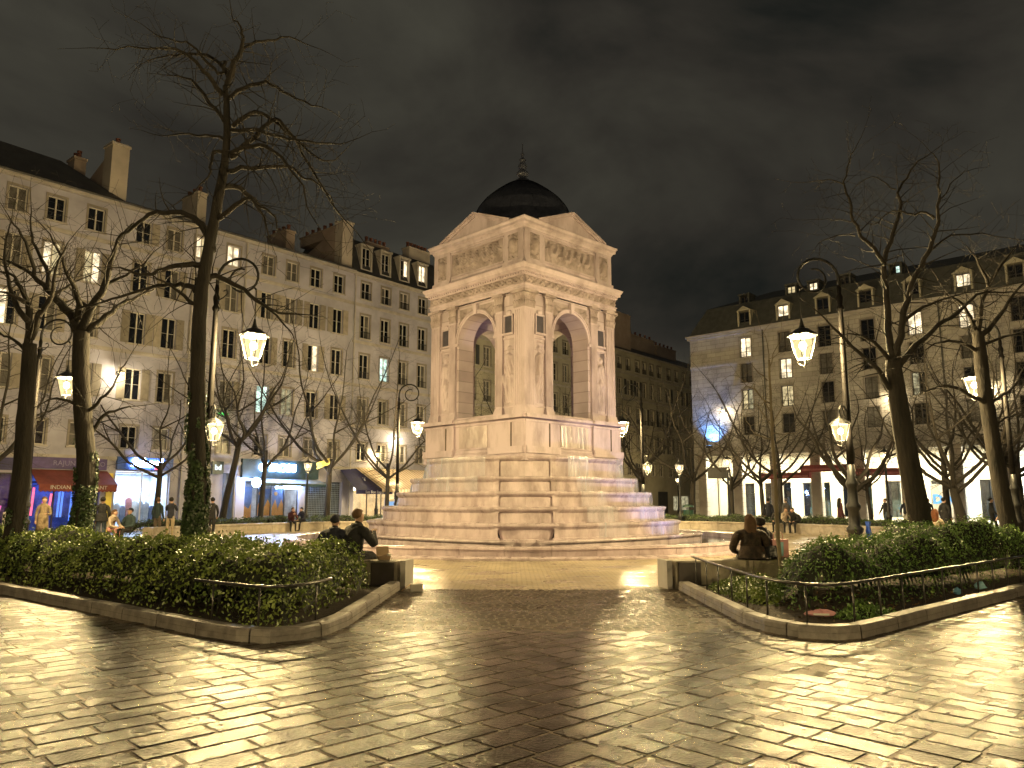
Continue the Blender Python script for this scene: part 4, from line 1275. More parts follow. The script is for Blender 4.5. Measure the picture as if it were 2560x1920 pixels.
h3 = house(22.35, 31.2, [23.5, 25.4, 27.25, 29.2], 'cream house with slate mansard and dormers above the cream awning', PLASTER2, 17.9, litC, 3,
           lambda r, r_: None, guard_rows=(0, 1, 2), shops=[(22.9, 30.9, 0.0, 2.9)])
# mouldings
def band(b, x0, x1, z0, z1, out, mt=TRIM, nm='string_course'):
    q = MB(); q.box(x0, x1, -out, .02, z0, z1); q.box(x0, x1, -out * .55, .02, z0 - .07, z0); return q.obj(nm, mt, b)
for b, L_ in ((h1, 12.25), (h2, 16.1), (h3, 8.85)):
    for z in (3.85, 9.75, 15.65): band(b, 0.01, L_ - .01, z, z + .13, .11)
for z in (12.9, 6.85): band(h3, 0.01, 8.84, z, z + .12, .11)
for b, L_, e_ in ((h1, 12.25, 18.0), (h2, 16.1, 18.0), (h3, 8.85, 17.9)):
    q = MB(); q.box(0, L_, -.30, .3, e_, e_ + .10); q.box(0, L_, -.20, .3, e_ - .12, e_); q.obj('cornice', TRIM, b)
# roofs: low pitched zinc on the two long houses
for b, L_, zr in ((h1, 12.25, 20.3), (h2, 16.1, 20.0)):
    q = MB(); q.add([(0, -.26, 18.11), (L_, -.26, 18.11), (L_, 5, zr), (0, 5, zr), (0, 10, 18.11), (L_, 10, 18.11)], [(0, 1, 2, 3), (3, 2, 5, 4), (0, 3, 4), (1, 5, 2)])
    if b is h1:
        q = MB(); q.add([(0, -.26, 18.11), (L_, -.26, 18.11), (9.2, 1.5, 20.1), (0, 1.5, 20.3), (0, 6, 21.3), (9.2, 6, 20.6), (0, 10, 18.1), (L_, 10, 18.1)], [(0, 1, 2, 3), (3, 2, 5, 4), (4, 5, 7, 6), (1, 7, 5, 2), (0, 3, 4, 6)])
    rf = q.obj('roof', ROOF, b)
    q = MB(); q.tube([(0, -.33, 18.10), (L_, -.33, 18.10)], .07, 6); q.obj('gutter', ROOF, b)
# party-wall gables with chimneys
def gable(b, x0, x1, zt, ydeep=5.2, pale=.55):
    q = MB()
    q.add([(x0, .35, 18.0), (x0, 6, 18.0), (x0, 6, zt - 1.7), (x0, 1.35, zt), (x0, .35, zt - .1), (x1, .35, 18.0), (x1, 6, 18.0), (x1, 6, zt - 1.7), (x1, 1.35, zt), (x1, .35, zt - .1)],
          [(0, 4, 3, 2, 1), (5, 6, 7, 8, 9), (0, 5, 9, 4), (4, 9, 8, 3), (3, 8, 7, 2)])
    return q.obj('party_wall', CHIMN, b)
gable(h1, 11.35, 12.2, 20.9)
chimney_stack(h1, 11.30, 12.24, .2, 1.25, 18.0, 21.5, CHIMN_L, 1)
chimney_stack(h1, 10.6, 11.25, 3.6, 4.6, 19.0, 21.4, CHIMN, 2)
gable(h2, 15.2, 16.05, 21.2)
chimney_stack(h2, 15.15, 16.08, .25, 1.1, 18.0, 21.6, CHIMN_L, 0)
for i in range(4): pass
chimney_stack(h2, 15.3, 15.95, 1.2, 5.6, 20.8, 21.45, CHIMN, 6)
chimney_stack(h2, 11.8, 12.5, 2.2, 4.6, 18.6, 20.4, CHIMN, 4)
chimney_stack(h2, 5.0, 5.6, 1.8, 3.8, 18.6, 20.9, CHIMN_L, 3)
# mansard of the third house
q = MB(); q.add([(0, -.1, 18.0), (8.85, -.1, 18.0), (8.85, .9, 20.8), (0, .9, 20.8), (8.85, 5, 21.9), (0, 5, 21.9), (0, 10, 18), (8.85, 10, 18)],
                [(0, 1, 2, 3), (3, 2, 4, 5), (5, 4, 7, 6), (0, 3, 5, 6), (1, 7, 4, 2)])
q.obj('mansard_roof', ROOF, h3)
def dormer(b, x, z, w_, h_, y, lit, style='white', gab=False, mt=TRIM):
    q = MB(); hw = w_ / 2 + .14
    q.box(-hw, -w_ / 2, -.02, 1.2, -.1, h_ + .1); q.box(w_ / 2, hw, -.02, 1.2, -.1, h_ + .1); q.box(-hw, hw, -.02, 1.2, -.22, -.1)
    if gab: q.add([(-hw - .1, -.1, h_ + .1), (hw + .1, -.1, h_ + .1), (0, -.1, h_ + .55), (-hw - .1, 1.4, h_ + .1), (hw + .1, 1.4, h_ + .1), (0, 1.4, h_ + .55)], [(0, 1, 2), (1, 4, 5, 2), (0, 2, 5, 3), (0, 3, 4, 1)])
    else: q.box(-hw - .06, hw + .06, -.08, 1.3, h_ + .1, h_ + .24)
    q.box(-w_ / 2, w_ / 2, .3, .32, 0, h_)
    o = q.obj('dormer', mt, b, (x, y, z))
    frame, panes, sill, sh, gd = win_parts(w_, h_, style, 1)
    fr = inst('window', frame, o); 
    l1, l2 = lit if isinstance(lit, tuple) else (lit, lit)
    # panes sit beside the frame as further children of the dormer (no fourth level)
    inst('pane', panes[l1], o, (-w_ / 4, 0, 0)); inst('pane', panes[l2], o, (w_ / 4, 0, 0))
    return o
for x, lt in ((1.15, 'off'), (3.0, 'off'), (4.9, ('off', 'warm')), (6.8, 'warm')):
    dormer(h3, x, 18.55, .80, 1.55, .05, lt)
chimney_stack(h3, 6.3, 8.6, 1.1, 1.9, 20.6, 21.7, CHIMN_L, 6)
chimney_stack(h3, 2.4, 4.6, 1.6, 2.3, 20.7, 21.2, CHIMN, 5)
# downpipes
for b, x in ((h2, 4.1), (h3, .12), (h2, 7.5)):
    q = MB(); q.tube([(x, -.09, 0.1), (x, -.09, 9), (x, -.09, 17.9)], .055, 8); q.obj('downpipe', TRIM, b)

# ------------------------------------------------ the dull houses further along the street
def far_house(t0, t1, cols, label, eave, seed, lits={}):
    p = at_front(FA, RA_, t0); b = empty('apartment_house', (p[0], p[1], 0), RA_, label, 'house', 'houses along the left street')
    r_ = random.Random(seed); ops = []
    rr = [(15.75, 1.35), (13.05, 1.7), (10.0, 1.8), (7.0, 1.8), (4.4, 1.3)]
    for c in cols:
        for z, h_ in rr: ops.append((c - t0 - .42, c - t0 + .42, z, z + h_))
    inst('wall', wall_mesh(0, t1 - t0, 0, eave, ops, PLASTER3), b)
    q = MB(); q.box(.01, t1 - t0 - .01, .3, .32, 0.05, eave - .02); q.box(0, .2, .32, 10, 0, eave); q.box(t1 - t0 - .2, t1 - t0, .32, 10, 0, eave); q.obj('rear_wall', PLASTER3, b)
    for c in cols:
        for i, (z, h_) in enumerate(rr):
            window(b, c - t0, z, .84, h_, lit=lits.get((c, i), r_.choice(['off', 'off', 'curt'])), guard=i in (0, 2), shutter=r_.choice([None, None, ('d', 'open')]) if i else None)
    q = MB(); q.box(0, t1 - t0, -.28, .3, eave, eave + .12); q.obj('cornice', TRIM, b)
    for z in (15.35, 12.6, 9.6): band(b, .01, t1 - t0 - .01, z, z + .12, .1)
    q = MB(); L_ = t1 - t0; q.add([(0, -.2, eave + .13), (L_, -.2, eave + .13), (L_, 3.5, eave + 2.2), (0, 3.5, eave + 2.2), (0, 10, eave), (L_, 10, eave)], [(0, 1, 2, 3), (3, 2, 5, 4), (0, 3, 4), (1, 5, 2)])
    q.obj('roof', ROOF, b)
    return b
f1 = far_house(31.2, 45.0, [33.0, 35.0, 36.9, 38.8, 40.7, 42.6], 'dim house seen through the left arch of the fountain', 17.9, 5)
f2 = far_house(45.0, 57.0, [46.6, 48.4, 50.2, 52.1, 54.0, 55.8], 'dim house seen through the right arch of the fountain', 17.9, 6)
f3 = far_house(57.0, 82.0, [58.3, 60.1, 62.1, 63.6, 65.2, 67.0, 69.3, 71.2, 73.2, 75.2, 77.0], 'dark long house down the street right of the fountain', 17.7, 7)
chimney_stack(f3, .4, 5.4, .9, 1.8, 18.2, 22.3, CHIMN, 0)
chimney_stack(f3, 5.6, 13.5, 2.4, 3.1, 19.0, 20.9, CHIMN, 7)
chimney_stack(f3, 14.0, 19.0, 2.4, 3.1, 19.0, 20.5, CHIMN, 5)
for i, x in enumerate((3, 9, 17, 20.5)):
    q = MB(); q.box(x, x + 2.2, -.04, .02, .3, 2.7); q.obj('closed_shop_front', SHUTD, f3)
# pale lit shop windows far down the street
q = MB(); q.box(12.6, 16.2, -.05, .0, .6, 2.2); q.obj('lit_shop_window', LIT_D, f3)

# ------------------------------------------------ right-hand building with the arcade
bd = empty('arcade_building', (FD[0], FD[1], 0), RD_, 'grey stone building with mansard dormers over a brightly lit arcade', 'building')
DC = [5.1, 8.6, 11.95, 15.3, 18.7, 22.15, 25.4, 28.8]
DR = [(14.05, 1.75), (11.8, 1.7), (9.45, 1.75), (7.25, 1.6)]
litD = {(5.1, 0): 'warm', (8.6, 1): 'warm', (8.6, 2): 'yel', (5.1, 2): ('yel', 'dim'), (18.7, 0): 'warm', (22.15, 0): 'warm', (18.7, 2): ('dim', 'off'), (8.6, 0): 'curt'}
LD = 31.0
ops = []
for c in DC:
    for z, h_ in DR: ops.append((c - .5, c + .5, z, z + h_))
PIL = [0.45 + 3.37 * i for i in range(10)]
for a, b_ in zip(PIL, PIL[1:]): ops.append((a + .42, b_ - .42, 0.0, 5.55))
inst('wall', wall_mesh(-.3, LD, 0, 16.4, ops, ASHLAR, depth=.55), bd)
q = MB(); q.box(-.28, LD, .34, .36, 6.6, 16.3); q.box(-.3, -.05, .36, 12, 0, 16.4); q.obj('rear_wall', PLASTER3, bd)
r_ = random.Random(9)
for c in DC:
    for i, (z, h_) in enumerate(DR):
        lt = litD.get((c, i), r_.choice(['off', 'off', 'curt'])); l1, l2 = lt if isinstance(lt, tuple) else (lt, lt)
        window(bd, c, z, 1.0, h_, style='dark', lit=l1, lit2=l2, guard=True, bars=1)
for z in (6.35, 13.6): band(bd, -.3, LD, z, z + .16, .14)
q = MB(); q.box(-.55, LD, -.42, .4, 16.4, 16.58); q.box(-.45, LD, -.28, .4, 16.22, 16.4); q.obj('cornice', TRIM, bd)
q = MB()
q.add([(-.35, -.15, 16.58), (LD, -.15, 16.58), (LD, 1.1, 19.2), (1.0, 1.1, 19.2), (LD, 5.5, 21.0), (5.5, 5.5, 21.0), (-.35, 12, 16.58), (LD, 12, 16.58), (1.0, 10, 19.2)],
      [(0, 1, 2, 3), (3, 2, 4, 5), (0, 3, 8, 6), (3, 5, 8), (5, 4, 7, 6, 8)])
q.obj('mansard_roof', ROOF_D, bd)
for c, lt in zip(DC, ['off', 'warm', 'off', 'off', 'off', 'warm', 'off', 'off']):
    dormer(bd, c, 16.75, .95, 1.35, .0, lt, style='dark', gab=True, mt=PLASTER3)
for x, z, lt in ((8.9, 19.35, 'yel'), (10.8, 19.3, 'warm'), (4.6, 19.25, 'off'), (17.3, 19.4, ('off', 'cool')), (13.4, 19.3, 'off')):
    dormer(bd, x, z, .70, .62, 1.25, lt, style='dark', mt=ROOF_D)
for x in (6.75, 13.5, 20.4):
    q = MB(); q.tube([(x, -.12, 6.6), (x, -.12, 16.3)], .06, 8); q.obj('downpipe', ROOF_D, bd)
# arcade: pillars, vault ceiling, shop wall behind
ARCW = mat('arcade_white_wall', (0.72, 0.68, 0.58), 0.6, var=0.08, scale=.8)
ARCF = mat('arcade_floor', (0.45, 0.44, 0.41), 0.35, var=0.1, scale=2)
PILM = mat('pillar_stone', (0.24, 0.205, 0.175), 0.7, var=.12, scale=1.5)
q = MB(); q.box(-.38, .38, -.10, .62, 0, .55); q.box(-.36, .36, -.07, .58, .55, 1.15); q.box(-.34, .34, -.05, .58, 1.15, 5.5); q.box(-.40, .40, -.10, .62, 5.5, 5.72)
me = q.mesh('pillar', PILM)
for x in PIL: inst('pillar', me, bd, (x, 0, 0))
q = MB(); q.box(-.3, LD, .6, 4.2, 5.75, 5.95); q.obj('arcade_ceiling', ARCW, bd)
q = MB(); q.box(-.3, LD, -1.0, 4.2, -.02, .06); q.obj('arcade_floor', ARCF, bd)
# shop wall with glazed fronts
SH_ROOM = mat('shop_room', (0.20, 0.22, 0.15), 0.6, var=.4, scale=1.2)
SH_DARK = mat('shop_room_dark', (0.05, 0.055, 0.06), 0.5, var=.5, scale=2.0)
bays = list(zip(PIL, PIL[1:]))
kinds = ['dark', 'dark', 'green', 'green', 'door', 'poster', 'dark', 'blue', 'blue']
ops = [(a + .5, b_ - .45, .22, 3.25) for (a, b_) in bays]
inst('shop_wall', wall_mesh(-.3, LD, 0, 5.75, ops, ARCW, depth=.3), bd, (0, 4.2, 0))
for (a, b_), kd in zip(bays, kinds):
    x0, x1 = a + .5, b_ - .45
    q = MB(); q.box(x0, x1, 6.0, 6.1, .3, 3.3); q.box(x0, x1, 4.5, 6.0, .27, .33); q.obj('shop_room', SH_DARK if kd in ('dark', 'poster') else SH_ROOM, bd)
    q = MB(); q.box(x0, x0 + .06, 4.32, 4.4, .22, 3.25); q.box(x1 - .06, x1, 4.32, 4.4, .22, 3.25); q.box(x0 + .06, x1 - .06, 4.32, 4.4, 3.17, 3.25); q.box(x0 + .06, x1 - .06, 4.32, 4.4, .22, .34)
    q.box((x0 + x1) / 2 - .03, (x0 + x1) / 2 + .03, 4.32, 4.4, .43, 3.17)
    sf = q.obj('shop_front', FRAMED if kd == 'dark' else FRAMEW, bd)
    q = MB(); q.box(x0 + .06, x1 - .06, 4.355, 4.365, .43, 3.17); q.obj('pane', SHOPGLASS, sf)
    if kd in ('green', 'door'):
        q = MB(); r2 = random.Random(int(a * 10))
        for i in range(6):
            xx = x0 + .2 + (x1 - x0 - .5) * i / 5; hh = r2.uniform(.5, 1.3); q.box(xx, xx + .25, 5.2, 5.5, .33, .33 + hh)
        q.obj('shelf_goods', mat('goods', (0.35, 0.25, 0.12), .6, var=.7, scale=3, col2=(0.1, 0.25, 0.3)), bd)
TUBE = emit_mat('arcade_tube', (1.0, 0.95, 0.74), 5.0)
for i, (a, b_) in enumerate(bays):
    x = (a + b_) / 2
    q = MB(); q.box(-.65, .65, -.09, .09, -.10, 0.0); lm = q.obj('ceiling_lamp', TUBE, bd, (x, 1.5, 5.745))
    ld = bpy.data.lights.new('arcade_light', 'AREA'); ld.shape = 'RECTANGLE'; ld.size = 1.3; ld.size_y = .3; ld.energy = 700; ld.color = (1.0, 0.90, 0.60) if kinds[i] != 'blue' else (.62, .85, 1.0)
    lo_ = bpy.data.objects.new('arcade_light', ld); put(lo_, bd); lo_.location = (x, 1.5, 5.6)
# dark red fascia banners hung between the pillars
REDB = mat('dark_red_fascia', (0.18, 0.025, 0.03), .6, var=.25, scale=2)
REDT = mat('faded_fascia_band', (0.34, 0.10, 0.10), .6, var=.25, scale=4)
for x0, x1, z0, z1 in ((6.05, 10.25, 3.45, 3.95), (9.5, 13.2, 3.95, 4.5), (13.0, 17.3, 3.55, 4.1)):
    q = MB(); q.box(x0, x1, -.42, -.16, z0, z1)
    o = q.obj('fascia_banner', REDB, bd)
    q = MB(); q.box(x0 + .15, x1 - .15, -.432, -.42, z0 + .1, z0 + .26); q.obj('banner_band', REDT, o)
# blue floodlight at the left end of this front, and graffiti on a shutter
bf = empty('blue_floodlight', at_front(FD, RD_, 1.75, -.9) + (6.35,), RD_, 'blue floodlight washing the stone front above the arcade corner', 'floodlight')
q = MB(); q.box(-.25, .25, -.12, .12, -.1, .1); q.obj('housing', IRON, bf)
q = MB(); q.tube([(0, .1, -.05), (0, .9, -.15)], .03, 6); q.obj('bracket', IRON, bf)
q = MB(); q.box(-.22, .22, -.10, .10, .101, .115); q.obj('lens', emit_mat('blue_lens', (.25, .5, 1.0), 5), bf)
ld = bpy.data.lights.new('flood_beam', 'SPOT'); ld.energy = 1500; ld.color = (.12, .36, 1.0); ld.spot_size = R(95); ld.spot_blend = .7; ld.shadow_soft_size = .04
lo_ = bpy.data.objects.new('flood_beam', ld); put(lo_, bf); lo_.location = (0, 0, .2); lo_.rotation_euler = (R(150), 0, 0)
GRAF = mat('blue_graffiti', (0.03, 0.13, 0.36), .6, var=.4, scale=6)
q = MB(); q.box(17.9, 19.9, 4.16, 4.19, .4, 2.95); gsh = q.obj('closed_shutter', SHUT, bd)
inst('graffiti', text_mesh('DxO', .95, GRAF, .004, .05), gsh, (18.9, 4.15, 1.75), rot=(R(90), 0, 0))
# ================================================================ shops of the left front
def room(b, x0, x1, zt, mt, deep=2.4):
    q = MB(); y0, y1 = .285, deep
    q.quad((x0, y0, .02), (x1, y0, .02), (x1, y1, .02), (x0, y1, .02)); q.quad((x0, y1, .02), (x1, y1, .02), (x1, y1, zt), (x0, y1, zt))
    q.quad((x0, y0, zt), (x0, y1, zt), (x1, y1, zt), (x1, y0, zt)); q.quad((x0, y0, .02), (x0, y1, .02), (x0, y1, zt), (x0, y0, zt)); q.quad((x1, y0, .02), (x1, y0, zt), (x1, y1, zt), (x1, y1, .02))
    return q.obj('shop_room', mt, b)
def front(b, x0, x1, z0, z1, n, mt, glass=SHOPGLASS):
    q = MB(); y0, y1 = .16, .22; t_ = .06
    q.box(x0, x1, y0, y1, z1 - t_, z1); q.box(x0, x1, y0, y1, z0, z0 + .10)
    for i in range(n + 1):
        x = x0 + (x1 - x0 - t_) * i / n; q.box(x, x + t_, y0 - .005, y1, z0 + .10, z1 - t_)
    f = q.obj('shop_front', mt, b)
    for i in range(n):
        a = x0 + (x1 - x0 - t_) * i / n + t_; c = x0 + (x1 - x0 - t_) * (i + 1) / n
        q = MB(); q.box(a, c, .185, .195, z0 + .1, z1 - t_); q.obj('pane', glass, f)
    return f
def room_light(b, x, y, z, power, col, sx=1.5, sy=.6):
    q = MB(); q.box(-sx / 2, sx / 2, -sy / 2, sy / 2, 0, .04)
    o = q.obj('ceiling_panel', emit_mat('shop_ceiling_panel', col, 3.0), b, (x, y, z))
    ld = bpy.data.lights.new('shop_light', 'AREA'); ld.shape = 'RECTANGLE'; ld.size = sx; ld.size_y = sy; ld.energy = power; ld.color = col
    lo_ = bpy.data.objects.new('shop_light', ld); put(lo_, b); lo_.location = (x, y, z - .03)
WALLB = mat('shop_wall_blue', (0.10, 0.14, 0.32), .5, var=.4, scale=1.5)
WALLW = mat('shop_wall_white', (0.60, 0.62, 0.68), .5, var=.25, scale=2.5)
WALLO = mat('shop_wall_orange', (0.45, 0.33, 0.22), .6, var=.3, scale=2)
NAVY = mat('navy_fascia', (0.035, 0.03, 0.12), .5, var=.2)
PURP = mat('purple_fascia', (0.085, 0.06, 0.19), .55, var=.3, scale=2)
BLUEF = mat('blue_fascia', (0.05, 0.11, 0.34), .45, var=.15)
TEAL = mat('dark_teal_fascia', (0.022, 0.055, 0.075), .45, var=.25)
RED = mat('red_awning', (0.15, 0.035, 0.028), .8, var=.2, scale=3)
ORANGE = mat('orange_poster', (0.75, 0.28, 0.05), .6, var=.15)
GREYP = mat('grey_poster', (0.16, 0.17, 0.22), .6, var=.15)
LETW = mat('pale_lettering', (0.45, 0.42, 0.42), .6, var=.1)
LETP = mat('violet_lettering', (0.22, 0.20, 0.36), .6, var=.1)
NEON_W = emit_mat('neon_white', (0.42, 0.60, 1.0), 90.0)
NEON_R = emit_mat('neon_red', (1.0, 0.10, 0.14), 4.0)
NEON_P = emit_mat('neon_pink', (1.0, 0.16, 0.45), 1.6)
NEON_B = emit_mat('neon_blue', (0.16, 0.32, 1.0), 1.7)
NEON_G = emit_mat('pharmacy_green', (0.1, 1.0, 0.2), 1.2)

# --- far left dark shop with pink light (house 1 local x = t + 6)
o1 = 6.0
room(h1, o1 - 4.6, o1 + 1.9, 3.0, mat('shop_wall_violet', (0.05, 0.02, 0.10), .5, var=.4)); front(h1, o1 - 4.6, o1 + 1.9, 0.02, 3.0, 4, FRAMED)
q = MB(); q.box(o1 - 4.7, o1 + 2.0, -.14, .0, 3.12, 3.72); q.obj('fascia', NAVY, h1)
for x, h_ in ((1.2, 1.3), (.75, .9), (1.62, .5)):
    q = MB(); q.tube([(o1 + x, .8, .9), (o1 + x + .1, .8, .9 + h_)], .05, 6); q.obj('neon_strip', NEON_P, h1)
room_light(h1, o1 + .4, 1.3, 2.9, 22, (.55, .12, 1.0), 2.0)
# --- Indian restaurant
room(h1, o1 + 2.75, o1 + 6.0, 3.1, WALLB); front(h1, o1 + 2.75, o1 + 6.0, 0.02, 2.6, 3, FRAMED)
q = MB(); q.box(o1 + 2.6, o1 + 6.2, -.16, .0, 3.25, 3.82); fa = q.obj('fascia', PURP, h1)
inst('lettering', text_mesh('RAJUN', .36, LETP, .01), fa, (o1 + 4.1, -.175, 3.53), rot=(R(90), 0, 0))
inst('lettering', text_mesh('NJIO', .34, LETP, .01), fa, (o1 + 5.75, -.175, 3.53), rot=(R(90), 0, 0))
aw = empty('red_awning', at_front(FA, RA_, 4.35) + (0,), RA_, 'red fabric awning of the Indian restaurant below the purple fascia', 'awning')
q = MB(); X0, X1 = -1.75, 1.95
q.add([(X0, -.02, 3.2), (X1, -.02, 3.2), (X1 + .05, -1.35, 2.45), (X0 - .05, -1.35, 2.45), (X0, -.02, 3.17), (X1, -.02, 3.17), (X1 + .05, -1.35, 2.42), (X0 - .05, -1.35, 2.42)], [(0, 3, 2, 1), (4, 5, 6, 7), (0, 1, 5, 4), (2, 3, 7, 6)])
q.obj('canopy', RED, aw)
q = MB()
for i in range(18):
    a = X0 + (X1 - X0) * i / 18; c = X0 + (X1 - X0) * (i + 1) / 18
    q.add([(a, -1.36, 2.43), (c, -1.36, 2.43), (c, -1.37, 2.12), ((a + c) / 2, -1.375, 2.06), (a, -1.37, 2.12)], [(0, 4, 3, 2, 1)])
va = q.obj('valance', RED, aw)
inst('lettering', text_mesh('INDIAN RESTAURANT', .27, LETW, .004), va, (.1, -1.385, 2.29), rot=(R(90), 0, 0))
q = MB()
for x in (X0, X1): q.tube([(x, -.02, 2.3), (x, -1.3, 2.42)], .02, 6)
q.obj('arm', IRON, aw)
for i, (x, z0, z1, mt) in enumerate(((2.95, .7, 2.2, NEON_R), (3.12, .9, 2.3, NEON_R), (3.6, .9, 1.7, NEON_P), (3.95, 1.3, 2.0, NEON_R), (4.35, .8, 2.3, NEON_B), (4.5, .8, 2.2, NEON_B), (4.95, .6, 2.25, NEON_B), (5.4, 1.0, 2.2, NEON_B), (5.75, .7, 1.8, NEON_B))):
    q = MB(); q.tube([(o1 + x, .9, z0), (o1 + x + .05, .9, z1)], .05, 6); q.obj('neon_strip', mt, h1)
room_light(h1, o1 + 4.4, 1.4, 3.0, 60, (.2, .36, 1.0), 2.0)
# --- white-lit clothes shop (house 2 local x = t - 6.25)
o2 = -6.25
room(h2, o2 + 6.75, o2 + 9.75, 3.25, WALLW); front(h2, o2 + 6.75, o2 + 9.75, 0.02, 3.2, 2, FRAMEW)
q = MB(); q.box(o2 + 6.72, o2 + 9.8, -.20, .0, 3.32, 4.0); fa = q.obj('fascia', BLUEF, h2)
inst('lettering', text_mesh('School', .62, NEON_W, .03, .018, .25), fa, (o2 + 8.25, -.24, 3.70), rot=(R(90), 0, 0))
q = MB(); q.box(o2 + 8.75, o2 + 9.2, -.25, -.21, 3.36, 3.45); q.obj('neon_strip', NEON_R, fa)
q = MB(); q.box(o2 + 6.3, o2 + 6.62, -.05, .1, 0, 3.1); q.obj('yellow_pilaster', mat('yellow_paint', (0.75, 0.60, 0.10), .5, var=.1), h2)
room_light(h2, o2 + 8.2, 1.3, 3.15, 300, (.72, .84, 1.0), 2.4, 1.2)
q = MB(); q.ball((o2 + 8.15, .45, 2.2), .16, 12, 8); q.obj('bare_bulb', emit_mat('glaring_bulb', (.85, .92, 1.0), 60), h2)
CLOTH = [mat('garment_%d' % i, c, .8, var=.2) for i, c in enumerate(((.55, .58, .65), (.7, .7, .75), (.2, .25, .4), (.5, .2, .2), (.75, .75, .8)))]
cr = random.Random(8)
for i in range(9):
    x = o2 + 6.95 + i * .32
    q = MB(); hh = cr.uniform(.8, 1.3); z0 = cr.uniform(.35, .6)
    q.add([(x - .12, .75, z0), (x + .12, .75, z0), (x + .16, .75, z0 + hh), (x + .05, .75, z0 + hh + .12), (x - .05, .75, z0 + hh + .12), (x - .16, .75, z0 + hh),
           (x - .12, .95, z0), (x + .12, .95, z0), (x + .16, .9, z0 + hh), (x + .05, .87, z0 + hh + .12), (x - .05, .87, z0 + hh + .12), (x - .16, .9, z0 + hh)],
          [(0, 1, 2, 3, 4, 5), (11, 10, 9, 8, 7, 6), (0, 6, 7, 1), (1, 7, 8, 2), (2, 8, 9, 3), (3, 9, 10, 4), (4, 10, 11, 5), (5, 11, 6, 0)])
    q.obj('hanging_garment', CLOTH[i % 5], h2)
# --- blue door and projecting sign
q = MB(); q.box(o2 + 13.0, o2 + 13.9, .2, .26, 0, 3.3)
for z in (.3, 1.4, 2.4):
    q.box(o2 + 13.1, o2 + 13.42, .17, .2, z, z + .8); q.box(o2 + 13.48, o2 + 13.8, .17, .2, z, z + .8)
dr_ = q.obj('door', mat('blue_door_paint', (0.03, 0.06, 0.13), .45, var=.2), h2)
q = MB(); q.ball((o2 + 13.4, .14, 1.05), .05, 8, 6); q.obj('door_knob', STEEL, dr_)
sg = empty('projecting_sign', at_front(FA, RA_, 12.35, -.5) + (3.2,), RA_, 'small dark projecting sign with pale lettering beside the blue door', 'sign')
q = MB(); q.box(-.36, .36, -.05, .05, 0, .75); q.obj('panel', TEAL, sg)
q = MB(); q.box(-.03, .03, .05, .5, .3, .4); q.obj('bracket', IRON, sg)
inst('lettering', text_mesh('bd', .42, emit_mat('sign_white', (.8, .95, 1), 1.1), .006, .02), sg, (0, -.06, .38), rot=(R(90), 0, 0))
gs_ = empty('green_sign', at_front(FA, RA_, 12.6, -.35) + (6.7,), RA_, 'tiny green glowing sign bracketed to the cream house', 'sign')
q = MB(); q.box(-.3, .3, -.05, .05, 0, .16); q.obj('panel', NEON_G, gs_); q = MB(); q.box(-.02, .02, .05, .36, .05, .09); q.obj('bracket', IRON, gs_)
# --- O'TACOS
room(h2, o2 + 14.5, o2 + 18.45, 2.95, WALLO); front(h2, o2 + 14.5, o2 + 18.45, 0.05, 2.9, 4, FRAMED)
q = MB(); q.box(o2 + 14.15, o2 + 19.75, -.22, .0, 3.05, 4.2); fa = q.obj('fascia', TEAL, h2)
inst('lettering', text_mesh("O'TACOS", .62, NEON_W, .04, .022), fa, (o2 + 16.6, -.27, 3.70), rot=(R(90), 0, 0))
q = MB(); q.lathe([(.27, -.05), (.30, 0), (.27, .05)], 20); o = q.obj('round_sign', NEON_W, h2, (o2 + 14.75, -.85, 2.75)); o.rotation_euler = (R(90), 0, 0)
q = MB(); q.box(o2 + 14.73, o2 + 14.77, -.85, 0, 3.03, 3.07); q.obj('sign_bracket', IRON, h2)
q = MB(); q.box(o2 + 17.1, o2 + 18.4, -.30, -.24, 2.42, 2.76); ls = q.obj('lit_menu_sign', NEON_W, h2)
taw = empty('blue_grey_awning', at_front(FA, RA_, 17.4) + (0,), RA_, 'pale blue-grey awning under the dark fascia of the taco shop', 'awning')
BLUAW = mat('grey_blue_fabric', (0.28, 0.34, 0.42), .8, var=.12)
q = MB(); q.add([(-2.2, -.05, 3.05), (2.3, -.05, 3.05), (2.4, -1.05, 2.74), (-2.2, -1.05, 2.74), (-2.2, -.05, 3.02), (2.3, -.05, 3.02), (2.4, -1.05, 2.71), (-2.2, -1.05, 2.71)], [(0, 3, 2, 1), (4, 5, 6, 7), (0, 1, 5, 4), (2, 3, 7, 6), (1, 2, 6, 5), (3, 0, 4, 7)])
q.obj('canopy', BLUAW, taw)
q = MB(); q.box(-2.2, 2.4, -1.06, -1.03, 2.55, 2.71); q.obj('valance', TEAL, taw)
# posters with orange zigzag inside the glass
for x0, x1 in ((15.5, 16.55), (16.6, 17.5)):
    q = MB(); q.box(o2 + x0, o2 + x1, .24, .26, .7, 2.4); po = q.obj('window_poster', GREYP, h2)
    q = MB(); n_ = 2; wd = (x1 - x0) / n_
    for i in range(n_):
        a = o2 + x0 + i * wd; q.add([(a, .232, .72), (a + wd, .232, .72), (a + wd, .232, 1.25 if i else 1.1), (a + wd / 2, .232, 1.75), (a, .232, 1.2)], [(0, 1, 2, 3, 4)])
    q.obj('poster_print', ORANGE, po)
    q = MB(); q.lathe([(.13, 0), (.10, .012)], 12); o = q.obj('poster_print', ORANGE, po, (o2 + x0 + .25, .23, 2.1)); o.rotation_euler = (R(90), 0, 0)
q = MB(); q.box(o2 + 14.62, o2 + 15.15, .24, .26, .4, 2.5); po = q.obj('window_poster', GREYP, h2)
